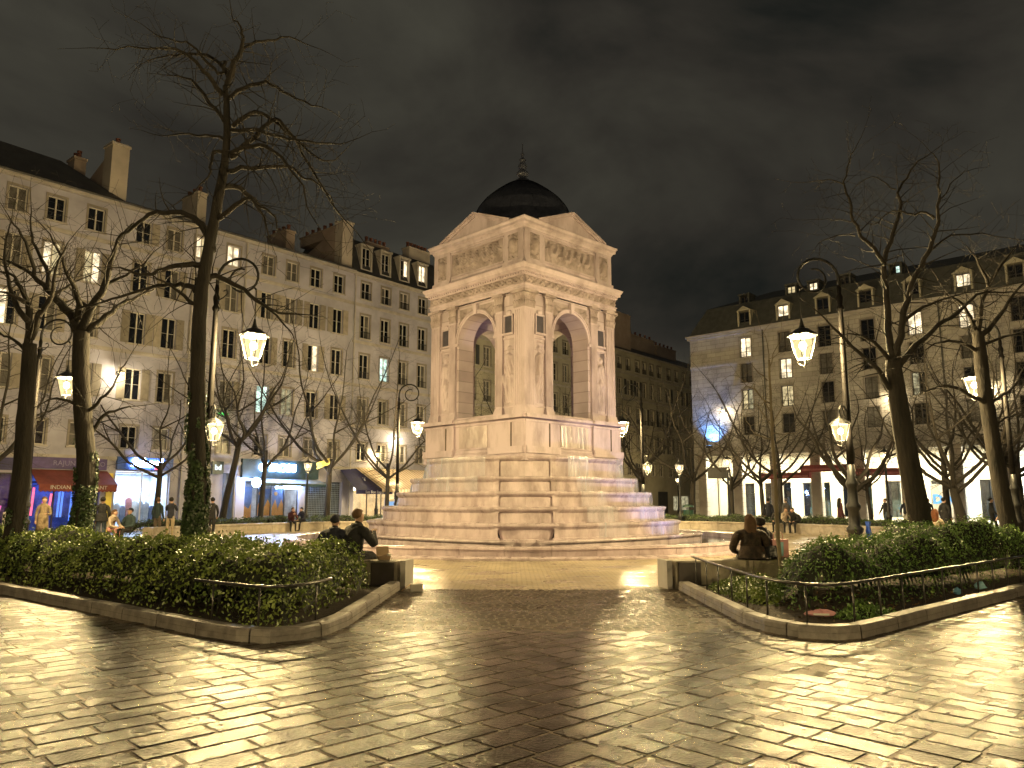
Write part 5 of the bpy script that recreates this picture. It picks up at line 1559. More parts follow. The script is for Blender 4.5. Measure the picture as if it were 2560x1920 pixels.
q = MB(); q.add([(o2 + 14.64, .232, .42), (o2 + 15.13, .232, .42), (o2 + 15.13, .232, 1.5), (o2 + 14.95, .232, 1.15), (o2 + 14.64, .232, 1.35)], [(0, 1, 2, 3, 4)]); q.obj('poster_print', ORANGE, po)
room_light(h2, o2 + 16.5, .5, 2.85, 120, (.62, .76, 1.0), 3.2, .3)
# --- steel grille
q = MB()
for i in range(22): q.tube([(o2 + 18.95 + i * .13, .2, 0), (o2 + 18.95 + i * .13 + (.0), .2, 2.85)], .012, 4)
for i in range(20): q.tube([(o2 + 18.9, .19, .1 + i * .14), (o2 + 21.85, .19, .1 + i * .14)], .012, 4)
q.obj('roller_grille', mat('steel_grille', (.30, .36, .42), .4, metal=.5), h2)
room(h2, o2 + 18.9, o2 + 21.9, 2.9, SH_DARK); room_light(h2, o2 + 20.4, 1.5, 2.8, 12, (1, .85, .5))
# --- cafe with navy side awning and cream striped awning (house 3 local x = t - 22.35)
o3 = -22.35
CAFE = mat('cafe_wall', (0.60, 0.45, 0.28), .6, var=.3, scale=1.5)
room(h3, o3 + 22.9, o3 + 30.9, 2.9, CAFE, 3.0); front(h3, o3 + 22.9, o3 + 30.9, 0.02, 2.85, 6, FRAMED)
room_light(h3, o3 + 25, 1.5, 2.8, 160, (1, .80, .5), 3, 1); room_light(h3, o3 + 29, 1.5, 2.8, 160, (1, .80, .5), 3, 1)
def fabric(name, col):
    m_ = bpy.data.materials.new(name); m_.use_nodes = True; t = m_.node_tree; N = t.nodes; N.clear()
    o = N.new('ShaderNodeOutputMaterial'); d = N.new('ShaderNodeBsdfDiffuse'); tl = N.new('ShaderNodeBsdfTranslucent'); mx = N.new('ShaderNodeMixShader')
    d.inputs[0].default_value = tuple(col) + (1,); tl.inputs[0].default_value = tuple(col) + (1,); mx.inputs[0].default_value = .55
    t.links.new(d.outputs[0], mx.inputs[1]); t.links.new(tl.outputs[0], mx.inputs[2]); t.links.new(mx.outputs[0], o.inputs[0])
    return m_
CREAM = fabric('cream_awning', (0.72, 0.60, 0.44)); CREAM2 = fabric('awning_stripe', (0.52, 0.40, 0.26))
aw = empty('cream_awning', at_front(FA, RA_, 26.2) + (0,), RA_, 'wide cream striped awning glowing over the cafe terrace', 'awning')
q = MB(); X0, X1 = -3.3, 4.8; ns = 54
for i in range(ns):
    a = X0 + (X1 - X0) * i / ns; c = X0 + (X1 - X0) * (i + 1) / ns; q.mi = i % 2
    q.quad((a, -.1, 3.95), (a, -3.0, 2.45), (c, -3.0, 2.45), (c, -.1, 3.95))
    q.add([(a, -3.0, 2.45), (c, -3.0, 2.45), (c, -3.01, 2.28), ((a + c) / 2, -3.01, 2.22), (a, -3.01, 2.28)], [(0, 4, 3, 2, 1)])
q.obj('canopy', [CREAM, CREAM2], aw)
q = MB()
for x in (X0 + .1, X1 - .1, .5): q.tube([(x, -.1, 2.9), (x, -2.95, 2.42)], .025, 6)
q.obj('arm', IRON, aw)
for x in (-1.6, 1.4, 4.0):
    q = MB(); q.lathe([(.12, 0), (.15, -.1), (.05, -.16)], 10, z=2.75); q.obj('terrace_lamp', emit_mat('terrace_bulb', (1, .82, .5), 12), aw, (x, -1.7, 0))
    ld = bpy.data.lights.new('terrace_light', 'POINT'); ld.energy = 170; ld.color = (1, .8, .5); ld.shadow_soft_size = .12
    lo_ = bpy.data.objects.new('terrace_light', ld); put(lo_, aw); lo_.location = (x, -1.7, 2.5)
nv = empty('navy_awning', at_front(FA, RA_, 22.6) + (0,), RA_, 'dark navy awning with small white lettering beside the cream awning', 'awning')
q = MB()
q.add([(-1.0, -.1, 3.75), (.45, -.1, 3.9), (1.6, -2.6, 2.35), (-1.4, -2.4, 2.35), (1.6, -2.6, 2.1), (-1.4, -2.4, 2.1), (.45, -.1, 2.3)], [(0, 3, 2, 1), (3, 5, 4, 2), (1, 2, 4, 6)])
q.obj('canopy', mat('navy_fabric', (0.014, 0.016, 0.09), .75, var=.2), nv)
nv2 = text_mesh('Les Bon Repas', .26, mat('white_print', (.6, .62, .75), .6), .003)
inst('lettering', nv2, nv, (.1, -2.53, 2.23), rot=(R(90), 0, R(-3.8)))
q = MB()
for dx, dz, r in ((0, 0, .05), (-.09, .09, .035), (.09, .09, .035), (0, -.08, .07)): q.ball((dx, 0, dz), r, 6, 4, (1, .1, 1))
o = q.obj('emblem', MATS['white_print'], nv, (.12, -1.35, 3.13)); o.rotation_euler = (R(-33), 0, 0)
ba = empty('menu_board', at_front(FA, RA_, 23.6, -3.1) + (0,), RA_ , 'pale blue menu board in a white frame on the cafe terrace', 'board')
q = MB(); q.box(-.55, .55, -.04, .04, .1, 1.75); q.obj('frame', FRAMEW, ba)
q = MB(); q.box(-.43, .43, -.055, -.041, .22, 1.6); q.obj('panel', emit_mat('backlit_panel', (.36, .60, .95), .75), ba)
q = MB(); q.box(-.5, -.42, -.2, .25, 0, .1); q.box(.42, .5, -.2, .25, 0, .1); q.obj('foot', IRON, ba)

# ================================================================ wall lamps
def wall_lamp(F, rz, t_, z, power, label, col=(1.0, .80, .46)):
    p = at_front(F, rz, t_, -.55); b = empty('wall_lamp', (p[0], p[1], z), rz, label, 'wall lamp', 'wall lamps on the house fronts')
    q = MB(); q.tube([(0, .55, .0), (0, .3, .12), (0, .05, .1)], .02, 6); q.box(-.08, .08, .5, .55, -.12, .12); q.obj('bracket', IRON, b)
    q = MB(); q.lathe([(.05, .12), (.17, .05), (.18, .0)], 12); q.obj('shade', IRON, b)
    q = MB(); q.lathe([(.15, -.005), (.12, -.07), (.04, -.10)], 12); q.obj('lens', emit_mat('wall_lamp_lens', col, 14), b)
    ld = bpy.data.lights.new('wall_lamp_light', 'POINT'); ld.energy = power; ld.color = col; ld.shadow_soft_size = .08
    lo_ = bpy.data.objects.new('wall_lamp_light', ld); put(lo_, b); lo_.location = (0, -.02, -.2)
wall_lamp(FA, RA_, 6.4, 8.5, 170, 'wall lamp glaring high on the left cream house')
wall_lamp(FD, RD_, 3.0, 9.5, 170, 'wall lamp above the blue floodlight on the arcade building')
wall_lamp(FD, RD_, 16.7, 9.4, 170, 'wall lamp on the arcade building behind the forked tree')
wall_lamp(FD, RD_, 23.4, 9.5, 170, 'wall lamp at the right end of the arcade building')
wall_lamp(FA, RA_, 26.6, 6.2, 170, 'wall lamp on the mansard house above the cream awning')

# ================================================================ street lamps (the last two tall ones are added unseen behind the viewer as fill)
def lantern_meshes(s, glass):
    q = MB(); n = 6
    def ringp(r, z): return [(r * math.cos(2 * math.pi * i / n), r * math.sin(2 * math.pi * i / n), z) for i in range(n)]
    a, b = ringp(.17 * s, -.62 * s), ringp(.33 * s, -.06 * s)
    panes = []
    for i in range(n):
        j = (i + 1) % n; p = MB()
        def ins(A, B, k): return tuple(A[m] + (B[m] - A[m]) * k for m in range(3))
        p.add([ins(a[i], a[j], .06), ins(a[i], a[j], .94), ins(b[i], b[j], .96), ins(b[i], b[j], .04)], [(0, 1, 2, 3)])
        panes.append(p.mesh('pane', glass))
    for i in range(n):
        q.tube([a[i], b[i]], .013 * s, 4)
        q.tube([a[i], a[(i + 1) % n]], .014 * s, 4); q.tube([b[i], b[(i + 1) % n]], .02 * s, 4)
    q.lathe([(.35 * s, -.06 * s), (.31 * s, -.01 * s), (.20 * s, .06 * s), (.16 * s, .10 * s), (.08 * s, .13 * s), (.05 * s, .20 * s), (.02 * s, .36 * s)], 12)
    for i in range(3):
        an = 2 * math.pi * i / 3; q.tube([(.16 * s * math.cos(an), .16 * s * math.sin(an), -.62 * s), (.13 * s * math.cos(an), .13 * s * math.sin(an), -.74 * s), (0, 0, -.80 * s)], .012 * s, 4)
    q.ball((0, 0, -.80 * s), .03 * s, 6, 4)
    frame = q.mesh('lantern', IRON)
    q = MB(); q.ball((0, 0, -.30 * s), .085 * s, 12, 8, (1, 1, 1.25)); bulb = q.mesh('bulb', BULB)
    return frame, panes, bulb
LAN_B = lantern_meshes(1.12, LAMP_GLASS); LAN_S = lantern_meshes(.78, LAMP_GLASS); LAN_T = lantern_meshes(.80, LAMP_GLASS_S)
WARM = (1.0, 0.74, 0.33)
def hang_lantern(parent, kit, p, power, s, col=WARM):
    fr, pn, bl_ = kit
    o = inst('lantern', fr, parent, p)
    for m_ in pn: inst('pane', m_, o)
    inst('bulb', bl_, o)
    ld = bpy.data.lights.new('lantern_light', 'POINT'); ld.energy = power; ld.color = col; ld.shadow_soft_size = .125 * s
    lo_ = bpy.data.objects.new('lantern_light', ld); put(lo_, o); lo_.location = (0, 0, -.30 * s)
    return o
q = MB(); q.lathe([(.26, 0), (.26, .10), (.20, .16), (.17, .22), (.17, .80), (.21, .85), (.21, .92), (.145, 1.0), (.13, 1.35), (.17, 1.42), (.18, 1.50), (.13, 1.58), (.115, 1.95), (.15, 2.02), (.15, 2.08), (.095, 2.2), (.09, 2.6)], 16)
BASE_ME = q.mesh('base', IRON, True)
q = MB(); q.lathe([(.095, 2.55), (.085, 4.2), (.07, 6.2), (.062, 6.62), (.09, 6.66), (.10, 6.72), (.06, 6.8), (.085, 6.95), (.085, 7.02), (.05, 7.1), (.06, 7.25), (.045, 7.35)], 14)
POST_ME = q.mesh('post', POSTM, True)
def crozier():
    q = MB(); pts = [(0, 0, 7.3), (0, 0, 7.45)]
    # scroll: rises from the post, turns over and curls inward
    c0 = (.60, 7.55)
    for i in range(26):
        a = math.pi - i / 25 * math.pi * 2.55; r = .60 * (1 - i / 25 * .60)
        cx = c0[0] + .08 * (i / 25)
        pts.append((cx + r * math.cos(a), 0, c0[1] + r * math.sin(a)))
    q.tube(pts, [.045] * 2 + [.042 - .018 * i / 25 for i in range(26)], 8)
    q.tube([(1.06, 0, 7.2), (1.06, 0, 6.35)], .014, 6)
    q.tube([(1.0, 0, 7.28), (1.06, 0, 7.22)], .03, 6)
    # small leaf scrolls between post and crook
    q.tube([(0, 0, 6.9), (.18, 0, 7.0), (.30, 0, 7.12), (.26, 0, 7.22), (.18, 0, 7.18)], .018, 5)
    return q.mesh('crook_arm', IRON, True)
CROOK = crozier()
def lower_arm():
    q = MB(); q.tube([(0, 0, 3.9), (.16, 0, 4.06), (.34, 0, 4.06), (.42, 0, 3.96), (.42, 0, 3.85)], .02, 6)
    q.tube([(0, 0, 3.6), (.14, 0, 3.75), (.22, 0, 3.95), (.3, 0, 4.05)], .014, 5)
    return q.mesh('bracket_arm', IRON, True)
LOWARM = lower_arm()
def tall_lamp(x, y, az, low_az, label, power=9000, plow=800, sc_=1.0):
    b = empty('street_lamp', (x, y, 0), az, label, 'street lamp', 'tall lamps round the fountain')
    inst('base', BASE_ME, b); inst('post', POST_ME, b); inst('crook_arm', CROOK, b)
    hang_lantern(b, LAN_B, (1.06, 0, 6.02), power, 1.12)
    if low_az is not None:
        inst('bracket_arm', LOWARM, b, (0, 0, 0), low_az - az)
        ca, sa = math.cos(low_az - az), math.sin(low_az - az)
        hang_lantern(b, LAN_S, (.42 * ca, .42 * sa, 3.62), plow, .78)
    return b
tall_lamp(-7.92, 20.0, 0.0, R(-50), 'tall lamp post with curled crook left of the fountain, beside the ivy trunk')
tall_lamp(8.78, 20.0, R(180), R(-140), 'tall lamp post with curled crook right of the fountain, rising from the yew hedge', power=9000)
tall_lamp(-16.9, 27.0, 0.0, None, 'tall lamp post at the far left between two dark trunks', power=5500)
tall_lamp(17.5, 27.0, R(180), None, 'tall lamp post at the far right behind the leaning tree')
tall_lamp(-6.3, 42.5, R(0), None, 'tall lamp post behind the fountain on its left, before the awnings')
tall_lamp(7.2, 42.5, R(180), R(-60), 'tall lamp post behind the fountain on its right', plow=700)
tall_lamp(-11.5, -6.5, R(20), None, 'tall lamp post added as unseen fill light behind the viewer on the left', power=9500)  # two lamps added out of view to light near hedges and kerbs
tall_lamp(12.0, -6.5, R(160), None, 'tall lamp post added as unseen fill light behind the viewer on the right', power=9500)
q = MB(); q.lathe([(.20, 0), (.20, .08), (.14, .14), (.13, .7), (.16, .75), (.10, .85), (.07, 1.2), (.055, 3.1), (.08, 3.16), (.05, 3.22), (.12, 3.28), (.04, 3.34)], 12)
SPOST = q.mesh('post', IRON, True)
def short_lamp(x, y, label, power=420, h_=1.0):
    b = empty('short_street_lamp', (x, y, 0), 0, label, 'street lamp', 'short lamps along the streets')
    inst('post', SPOST, b, (0, 0, 0), 0, (1, 1, h_)); hang_lantern(b, LAN_T, (0, 0, 3.34 * h_ + .60), power, .80)
short_lamp(-12.3, 46.5, 'short lamp post before the taco shop awning')
short_lamp(-9.6, 55.0, 'short lamp post before the mansard house front', h_=1.35)
short_lamp(9.75, 45.0, 'short lamp post right of the fountain near the green bin', h_=.95)
short_lamp(12.7, 45.5, 'short lamp post before the first arcade bays', h_=1.05)
short_lamp(7.5, 66.0, 'dim short lamp post down the dark street behind the fountain', 1600)  # far lantern, its power raised to lighten the house front
short_lamp(16.5, 77.0, 'farthest short lamp post, added to light the dark street', 1600)  # second far lamp, added to lighten the far house front
short_lamp(19.6, 40.5, 'short lamp post before the red banners', h_=1.08)
# ================================================================ trees
TH = R(8.7)
def at(u, v, Y):
    """point at distance Y along the ground for a place in the photograph (2560 px wide)"""
    x = (u - 1280) / 1920.0; y = (960 - v) / 1920.0
    dy = math.cos(TH) - y * math.sin(TH); k = Y / dy
    return Vector((x * k, Y, CAM_H + (math.sin(TH) + y * math.cos(TH)) * k))

def smooth_path(pts, sub=3):
    P = [Vector(p) for p in pts]; out = []
    for i in range(len(P) - 1):
        p0 = P[max(0, i - 1)]; p1 = P[i]; p2 = P[i + 1]; p3 = P[min(len(P) - 1, i + 2)]
        for j in range(sub):
            t_ = j / sub
            out.append(.5 * ((2 * p1) + (p2 - p0) * t_ + (2 * p0 - 5 * p1 + 4 * p2 - p3) * t_ ** 2 + (-p0 + 3 * p1 - 3 * p2 + p3) * t_ ** 3))
    out.append(P[-1])
    return out

def twig_run(q, p, d, length, r, lvl, r_, droop, maxl=3):
    """a wandering shoot and its side shoots"""
    n = max(3, int(length / .22)); seg = length / n; pts = [p.copy()]; rad = [r]
    d = d.normalized(); kids = []
    for i in range(n):
        d = (d + Vector((r_.gauss(0, .13), r_.gauss(0, .13), r_.gauss(0, .11) + droop * (.5 + i / n)))).normalized()
        p = p + d * seg; pts.append(p.copy()); rad.append(max(.003, r * (1 - .8 * (i + 1) / n)))
        if lvl < maxl and i > 0 and r_.random() < (.72 if lvl < 2 else .5):
            side = d.orthogonal().normalized(); side.rotate(Matrix.Rotation(r_.uniform(0, 6.28), 3, d))
            kids.append((p.copy(), (d * .55 + side * .85), length * r_.uniform(.35, .62) * (1 - .35 * i / n), max(.004, rad[-1] * .62)))
    q.tube(pts, rad, 4 if lvl < 2 else 3, cap=False)
    for k in kids:
        if k[2] > .14: twig_run(q, k[0], k[1], k[2], k[3], lvl + 1, r_, droop, maxl)

def tree_from(name, base, trunk, tr, limbs, label, cat='tree', group=None, seed=1, droop=-.03, twig=1.0, bark=None, maxl=3, dens=1.0, ivy=0.0):
    bark = bark or BARK
    t_ = empty(name, (base[0], base[1], 0), 0, label, cat, group); off = Vector((base[0], base[1], 0))
    r_ = random.Random(seed)
    tp = smooth_path(trunk, 4); n = len(tp)
    rad = [tr[0] + (tr[1] - tr[0]) * (i / (n - 1)) ** .9 for i in range(n)]
    rad[0] *= 1.3; rad[1] *= 1.12
    tp = [p - off for p in tp]
    q = MB(); q.tube(tp, rad, 12)
    # knobbly surface
    q.v = [(v[0] + r_.uniform(-.008, .008), v[1] + r_.uniform(-.008, .008), v[2]) for v in q.v]
    q.obj('trunk', bark, t_, smooth=True)
    tw = MB()
    for pts, r0, r1 in limbs:
        lp = [p - off for p in smooth_path(pts, 3)]; m_ = len(lp)
        rr = [r0 + (r1 - r0) * i / (m_ - 1) for i in range(m_)]
        lp = [lp[0]] + [p + Vector((r_.gauss(0, .015), r_.gauss(0, .015), r_.gauss(0, .015))) for p in lp[1:]]
        q = MB(); q.tube(lp, rr, 7 if r0 > .04 else 5); q.obj('limb', bark, t_, smooth=True)
        L_ = sum((b - a).length for a, b in zip(lp, lp[1:]))
        for i in range(1, m_):
            d = (lp[i] - lp[i - 1]).normalized(); sl = (lp[i] - lp[i - 1]).length
            k = dens * sl * (2.2 + 2.6 * i / m_); c = int(k) + (1 if r_.random() < k - int(k) else 0)
            for _ in range(c):
                side = d.orthogonal().normalized(); side.rotate(Matrix.Rotation(r_.uniform(0, 6.28), 3, d))
                twig_run(tw, lp[i] - d * sl * r_.random(), d * .45 + side, twig * r_.uniform(.45, 1.15), max(.005, min(.016, rr[i] * .36)), 1, r_, droop, maxl)
        twig_run(tw, lp[-1], lp[-1] - lp[-2], twig * .9, rr[-1], 1, r_, droop, maxl)
    o = tw.obj('twigs', bark, t_); o['kind'] = 'stuff'
    if ivy:
        rs = np.random.RandomState(seed); m_ = int(5200 * ivy); zz = rs.uniform(0, 1, m_) ** 1.7 * ivy * 1.25
        cx = np.interp(zz, [p.z for p in tp], [p.x for p in tp]); cy_ = np.interp(zz, [p.z for p in tp], [p.y for p in tp]); rr = np.interp(zz, [p.z for p in tp], rad)
        an = rs.uniform(0, 6.283, m_); Nn = np.stack([np.cos(an), np.sin(an), np.full(m_, .2)], 1)
        d = rr + rs.uniform(-.005, .06, m_)
        P = np.stack([cx + Nn[:, 0] * d, cy_ + Nn[:, 1] * d, zz], 1)
        kp = hash_noise(an * 1.9 + 3, zz * 2.3, seed) > (.22 + .5 * zz / (ivy * 1.25)); P = P[kp]; Nn = Nn[kp]
        V, F = leaf_cloud(P, Nn, .03, rs, .7, .6); o = inst('ivy', fast_mesh('ivy', V, F, IVY), t_); o['kind'] = 'stuff'
    return t_

def px(Y, o, s, pts, dz=0.0):
    """polyline read off a zoomed crop (origin o, scale s) and pushed back in depth along its length"""
    n = len(pts) - 1
    return [at(o[0] + x * s, o[1] + y * s, Y + dz * (i / n)) for i, (x, y) in enumerate(pts)]
# --- big bare tree left of the walkway
Y = 14.5; zt = ((240, 0), .3857); zl = ((0, 500), .3013); z4 = ((520, 500), .3015)
trunk = [Vector((-5.98, 14.5, 0))] + [at(u, v, Y) for u, v in ((493, 1250), (492, 1100), (494, 950), (499, 800), (508, 700), (526, 600), (545, 500), (560, 420), (567, 350), (567, 270), (563, 215))]
lim = [([(835, 790), (740, 660), (640, 540), (560, 500), (440, 480)], .9, .035), ([(815, 620), (760, 530), (690, 450), (570, 335), (450, 312), (280, 312), (80, 318)], -1.0, .04),
       ([(855, 490), (800, 410), (680, 350), (560, 350), (440, 370), (330, 390)], 1.1, .035), ([(850, 560), (890, 440), (935, 330), (955, 240), (930, 170), (880, 110)], -.3, .05),
       ([(935, 330), (1000, 290), (1120, 265), (1250, 240), (1380, 290)], .8, .03), ([(860, 640), (960, 570), (1100, 535), (1200, 590), (1350, 660), (1470, 700)], -1.2, .038),
       ([(885, 820), (1000, 740), (1100, 750), (1230, 850), (1380, 980), (1480, 1040), (1570, 1020)], 1.2, .04), ([(880, 845), (1050, 855), (1200, 890), (1330, 910), (1480, 930), (1610, 935)], -.8, .035),
       ([(845, 905), (760, 885), (600, 875), (420, 880)], .9, .03), ([(870, 1020), (960, 950), (1060, 850), (1160, 770), (1250, 860), (1350, 1010), (1450, 1180), (1550, 1350), (1700, 1520)], .8, .045),
       ([(870, 1000), (1010, 950), (1130, 970), (1230, 1060), (1330, 1200), (1390, 1400)], -1.1, .04), ([(860, 1110), (1000, 1085), (1250, 1080), (1350, 1160), (1480, 1220), (1580, 1400)], 1.3, .04),
       ([(850, 995), (770, 980), (745, 1080), (720, 1150), (580, 1280)], -.7, .03), ([(800, 1230), (900, 1200), (1010, 1280), (1060, 1330), (1160, 1400), (1180, 1500)], .9, .05),
       ([(790, 1420), (900, 1330), (1000, 1290), (1080, 1400), (1120, 1530)], -.8, .045), ([(840, 400), (800, 480), (700, 380), (620, 290), (520, 260), (380, 220)], -.6, .03)]
limbs = [(px(Y, *zt, p, dz), r * 1.35, .010) for p, dz, r in lim]
limbs += [(px(Y, *z4, [(-60, 680), (0, 645), (100, 640), (250, 720), (400, 830), (560, 925), (640, 945)], .9), .075, .02), (px(Y, *z4, [(400, 830), (560, 960), (680, 1080), (715, 1180)], .4), .03, .008),
          (px(Y, *zl, [(1680, 560), (1600, 540), (1500, 540), (1350, 570), (1200, 620), (1080, 590), (980, 560)], -.9), .065, .015), (px(Y, *zl, [(1660, 770), (1560, 715), (1450, 705), (1300, 710), (1050, 780), (850, 840), (650, 900)], 1.0), .06, .015),
          (px(Y, *zl, [(1650, 930), (1580, 850), (1500, 770), (1400, 700), (1280, 640)], -.5), .05, .012), (px(Y, *zl, [(1760, 420), (1700, 250), (1600, 150), (1450, 105), (1250, 125), (1100, 230), (980, 320), (920, 450)], 1.2), .085, .02)]
tree_from('bare_tree', (-5.98, 14.5), trunk, (.185, .05), limbs, 'tallest bare tree with drooping branches and ivy-clad trunk in the left bed', group='bare trees of the square', seed=21, droop=-.055, twig=.95, ivy=2.9, maxl=3, dens=2.3)
# --- two thick trunks at the left edge
Y = 17.3
trunk = [Vector((-9.62, Y, 0))] + [at(u, v, Y) for u, v in ((215, 1200), (208, 1050), (203, 950), (202, 880), (205, 830))]
lim = [([(640, 1080), (600, 960), (520, 870), (400, 740), (280, 620), (100, 520), (-40, 480)], .8, .13), ([(690, 1080), (760, 900), (880, 700), (920, 500), (1000, 300), (1120, 190)], -.9, .12),
       ([(730, 1080), (880, 960), (1000, 870), (1150, 800), (1300, 720)], 1.0, .09), ([(650, 1000), (640, 800), (560, 620), (480, 420), (380, 250)], -1.4, .08),
       ([(400, 740), (380, 560), (300, 400), (250, 250), (260, 40)], .8, .06), ([(280, 620), (240, 420), (150, 250), (60, 120)], -.7, .05), ([(760, 900), (640, 820), (600, 700), (720, 500)], .9, .05),
       ([(880, 700), (1000, 640), (1150, 560), (1280, 430)], -.6, .045)]
limbs = [(px(Y, *zl, p, dz), r, .012) for p, dz, r in lim]
z5 = ((0, 850), .3316)
limbs += [(px(Y, *z5, [(640, 700), (700, 680), (790, 570), (900, 520), (1000, 500)], .5), .06, .015), (px(Y, *z5, [(620, 520), (540, 470), (430, 440), (330, 470)], -.6), .05, .012), (px(Y, *z5, [(640, 560), (740, 470), (820, 380), (900, 250), (960, 150)], -.6), .045, .012)]
tree_from('bare_tree', (-9.62, Y), trunk, (.20, .17), limbs, 'wide forked bare tree with greenish ivy trunk near the left edge', group='bare trees of the square', seed=22, droop=.0, twig=1.1, ivy=2.4, maxl=3, dens=1.8)
Y = 16.6
trunk = [Vector((-10.65, Y, 0))] + [at(u, v, Y) for u, v in ((52, 1200), (62, 1050), (70, 950), (75, 860))]
lim = [([(230, 1250), (250, 1000), (200, 780), (120, 640), (-20, 580)], .6, .10), ([(250, 1150), (330, 950), (430, 800), (460, 600), (560, 350)], -.8, .09), ([(230, 1000), (130, 850), (60, 650), (40, 400), (90, 150)], 1.0, .07),
       ([(210, 850), (100, 800), (-40, 760)], -.4, .06), ([(430, 800), (560, 720), (700, 640)], .6, .05), ([(250, 1300), (150, 1180), (30, 1120), (-60, 1080)], .5, .05)]
limbs = [(px(Y, *zl, p, dz), r, .012) for p, dz, r in lim]
tree_from('bare_tree', (-10.65, Y), trunk, (.19, .14), limbs, 'dark thick-trunked bare tree at the extreme left edge', group='bare trees of the square', seed=23, droop=.01, twig=1.1, ivy=1.2, maxl=3, dens=1.8)
# --- forked tree and leaning tree on the right
Y = 16.6; zr = ((2000, 300), .3618)
trunk = [Vector((8.85, Y, 0))] + [at(u, v, Y) for u, v in ((2286, 1230), (2262, 1100), (2245, 1000), (2236, 940), (2233, 900))]
lim = [([(645, 1660), (620, 1500), (600, 1300), (580, 1100), (590, 950), (640, 780), (700, 600), (680, 500), (740, 400), (790, 310), (900, 230)], .8, .09),
       ([(660, 1680), (690, 1500), (720, 1330), (800, 1080), (890, 900), (940, 750), (960, 600), (965, 450), (955, 300), (900, 220)], -.9, .085),
       ([(585, 1000), (540, 930), (430, 810), (370, 690), (335, 550), (310, 430), (340, 290), (390, 180)], -.7, .055), ([(930, 680), (860, 640), (760, 650), (690, 630), (600, 650), (510, 720), (440, 700)], .7, .035),
       ([(680, 1700), (800, 1560), (950, 1420), (1100, 1330), (1220, 1210), (1400, 1190), (1560, 1190)], .9, .075), ([(700, 1420), (780, 1340), (900, 1270), (1080, 1210), (1250, 1180)], -.8, .05),
       ([(310, 450), (200, 410), (70, 425)], .4, .018), ([(380, 800), (250, 800), (120, 860)], -.4, .02), ([(660, 480), (600, 450), (500, 385), (380, 460)], .5, .02), ([(960, 560), (1020, 480), (1080, 400), (1160, 350)], .5, .02),
       ([(360, 700), (260, 690), (160, 690)], .4, .016), ([(620, 1660), (540, 1560), (430, 1490), (310, 1480)], -.6, .06), ([(900, 900), (1050, 800), (1250, 795), (1500, 830)], .9, .03)]
limbs = [(px(Y, *zr, p, dz), r, .008) for p, dz, r in lim]
limbs += [([at(u, v, Y - .4 * i / 4) for i, (u, v) in enumerate(((2245, 1000), (2215, 950), (2180, 910), (2130, 865), (2080, 815)))], .07, .025)]
tree_from('bare_tree', (8.85, Y), trunk, (.24, .16), limbs, 'tall forked bare tree standing in the right hedge beside the lamp', group='bare trees of the square', seed=24, droop=.0, twig=1.05, maxl=3, dens=2.1)
Y = 18.2
trunk = [Vector((11.75, Y, 0))] + [at(u, v, Y) for u, v in ((2508, 1250), (2485, 1120), (2465, 1000), (2452, 900), (2445, 830))]
lim = [([(1230, 1500), (1250, 1300), (1300, 1150), (1400, 1000), (1500, 850)], .6, .08), ([(1210, 1450), (1150, 1330), (1080, 1240), (960, 1180)], -.7, .06), ([(1260, 1480), (1380, 1350), (1480, 1200), (1600, 1080)], .7, .07),
       ([(1240, 1600), (1120, 1540), (980, 1530), (860, 1590)], -.5, .055), ([(1250, 1560), (1400, 1500), (1560, 1480)], .5, .05), ([(1300, 1150), (1240, 1000), (1160, 880)], -.5, .045)]
limbs = [(px(Y, *zr, p, dz), r, .012) for p, dz, r in lim]
zr2 = ((2000, 850), .3316)
limbs += [(px(Y, *zr2, [(1420, 500), (1300, 420), (1150, 350), (1000, 360), (880, 420)], -.6), .06, .012), (px(Y, *zr2, [(1430, 480), (1530, 420), (1640, 300), (1700, 200)], .6), .05, .012), (px(Y, *zr2, [(1440, 660), (1530, 600), (1620, 560), (1690, 560)], .4), .04, .01)]
tree_from('bare_tree', (11.75, Y), trunk, (.20, .13), limbs, 'bare tree leaning left at the right edge of the yew hedge', group='bare trees of the square', seed=25, droop=.01, twig=1.0, maxl=3, dens=1.8)
# --- thin pale sapling by the right bench
Y = 14.0
trunk = [Vector((4.82, Y, 0))] + [at(u, v, Y) for u, v in ((1945, 1340), (1938, 1200), (1930, 1080), (1926, 980), (1922, 900))]
zs_ = ((1700, 620), .3888)
lim = [([(582, 1050), (520, 950), (470, 880), (390, 840)], .3, .014), ([(578, 1000), (500, 940), (430, 880), (390, 830)], -.3, .013), ([(590, 1150), (500, 1010), (420, 1030)], .3, .012), ([(560, 850), (510, 800), (450, 740)], -.3, .012),
       ([(590, 1230), (480, 1200), (430, 1110), (400, 1050)], .35, .014), ([(600, 1150), (660, 1000), (700, 920)], .3, .011), ([(580, 760), (620, 640), (650, 560)], -.2, .010), ([(572, 720), (560, 600), (520, 520)], .2, .01), ([(600, 1190), (700, 1195), (760, 1180)], .3, .01)]
limbs = [(px(Y, *zs_, p, dz), r, .004) for p, dz, r in lim]
tree_from('young_tree', (4.82, Y), trunk, (.040, .014), limbs, 'thin pale sapling rising beside the people on the right bench', group='bare trees of the square', seed=26, droop=.03, twig=.45, bark=BARK2, maxl=2, dens=.9)
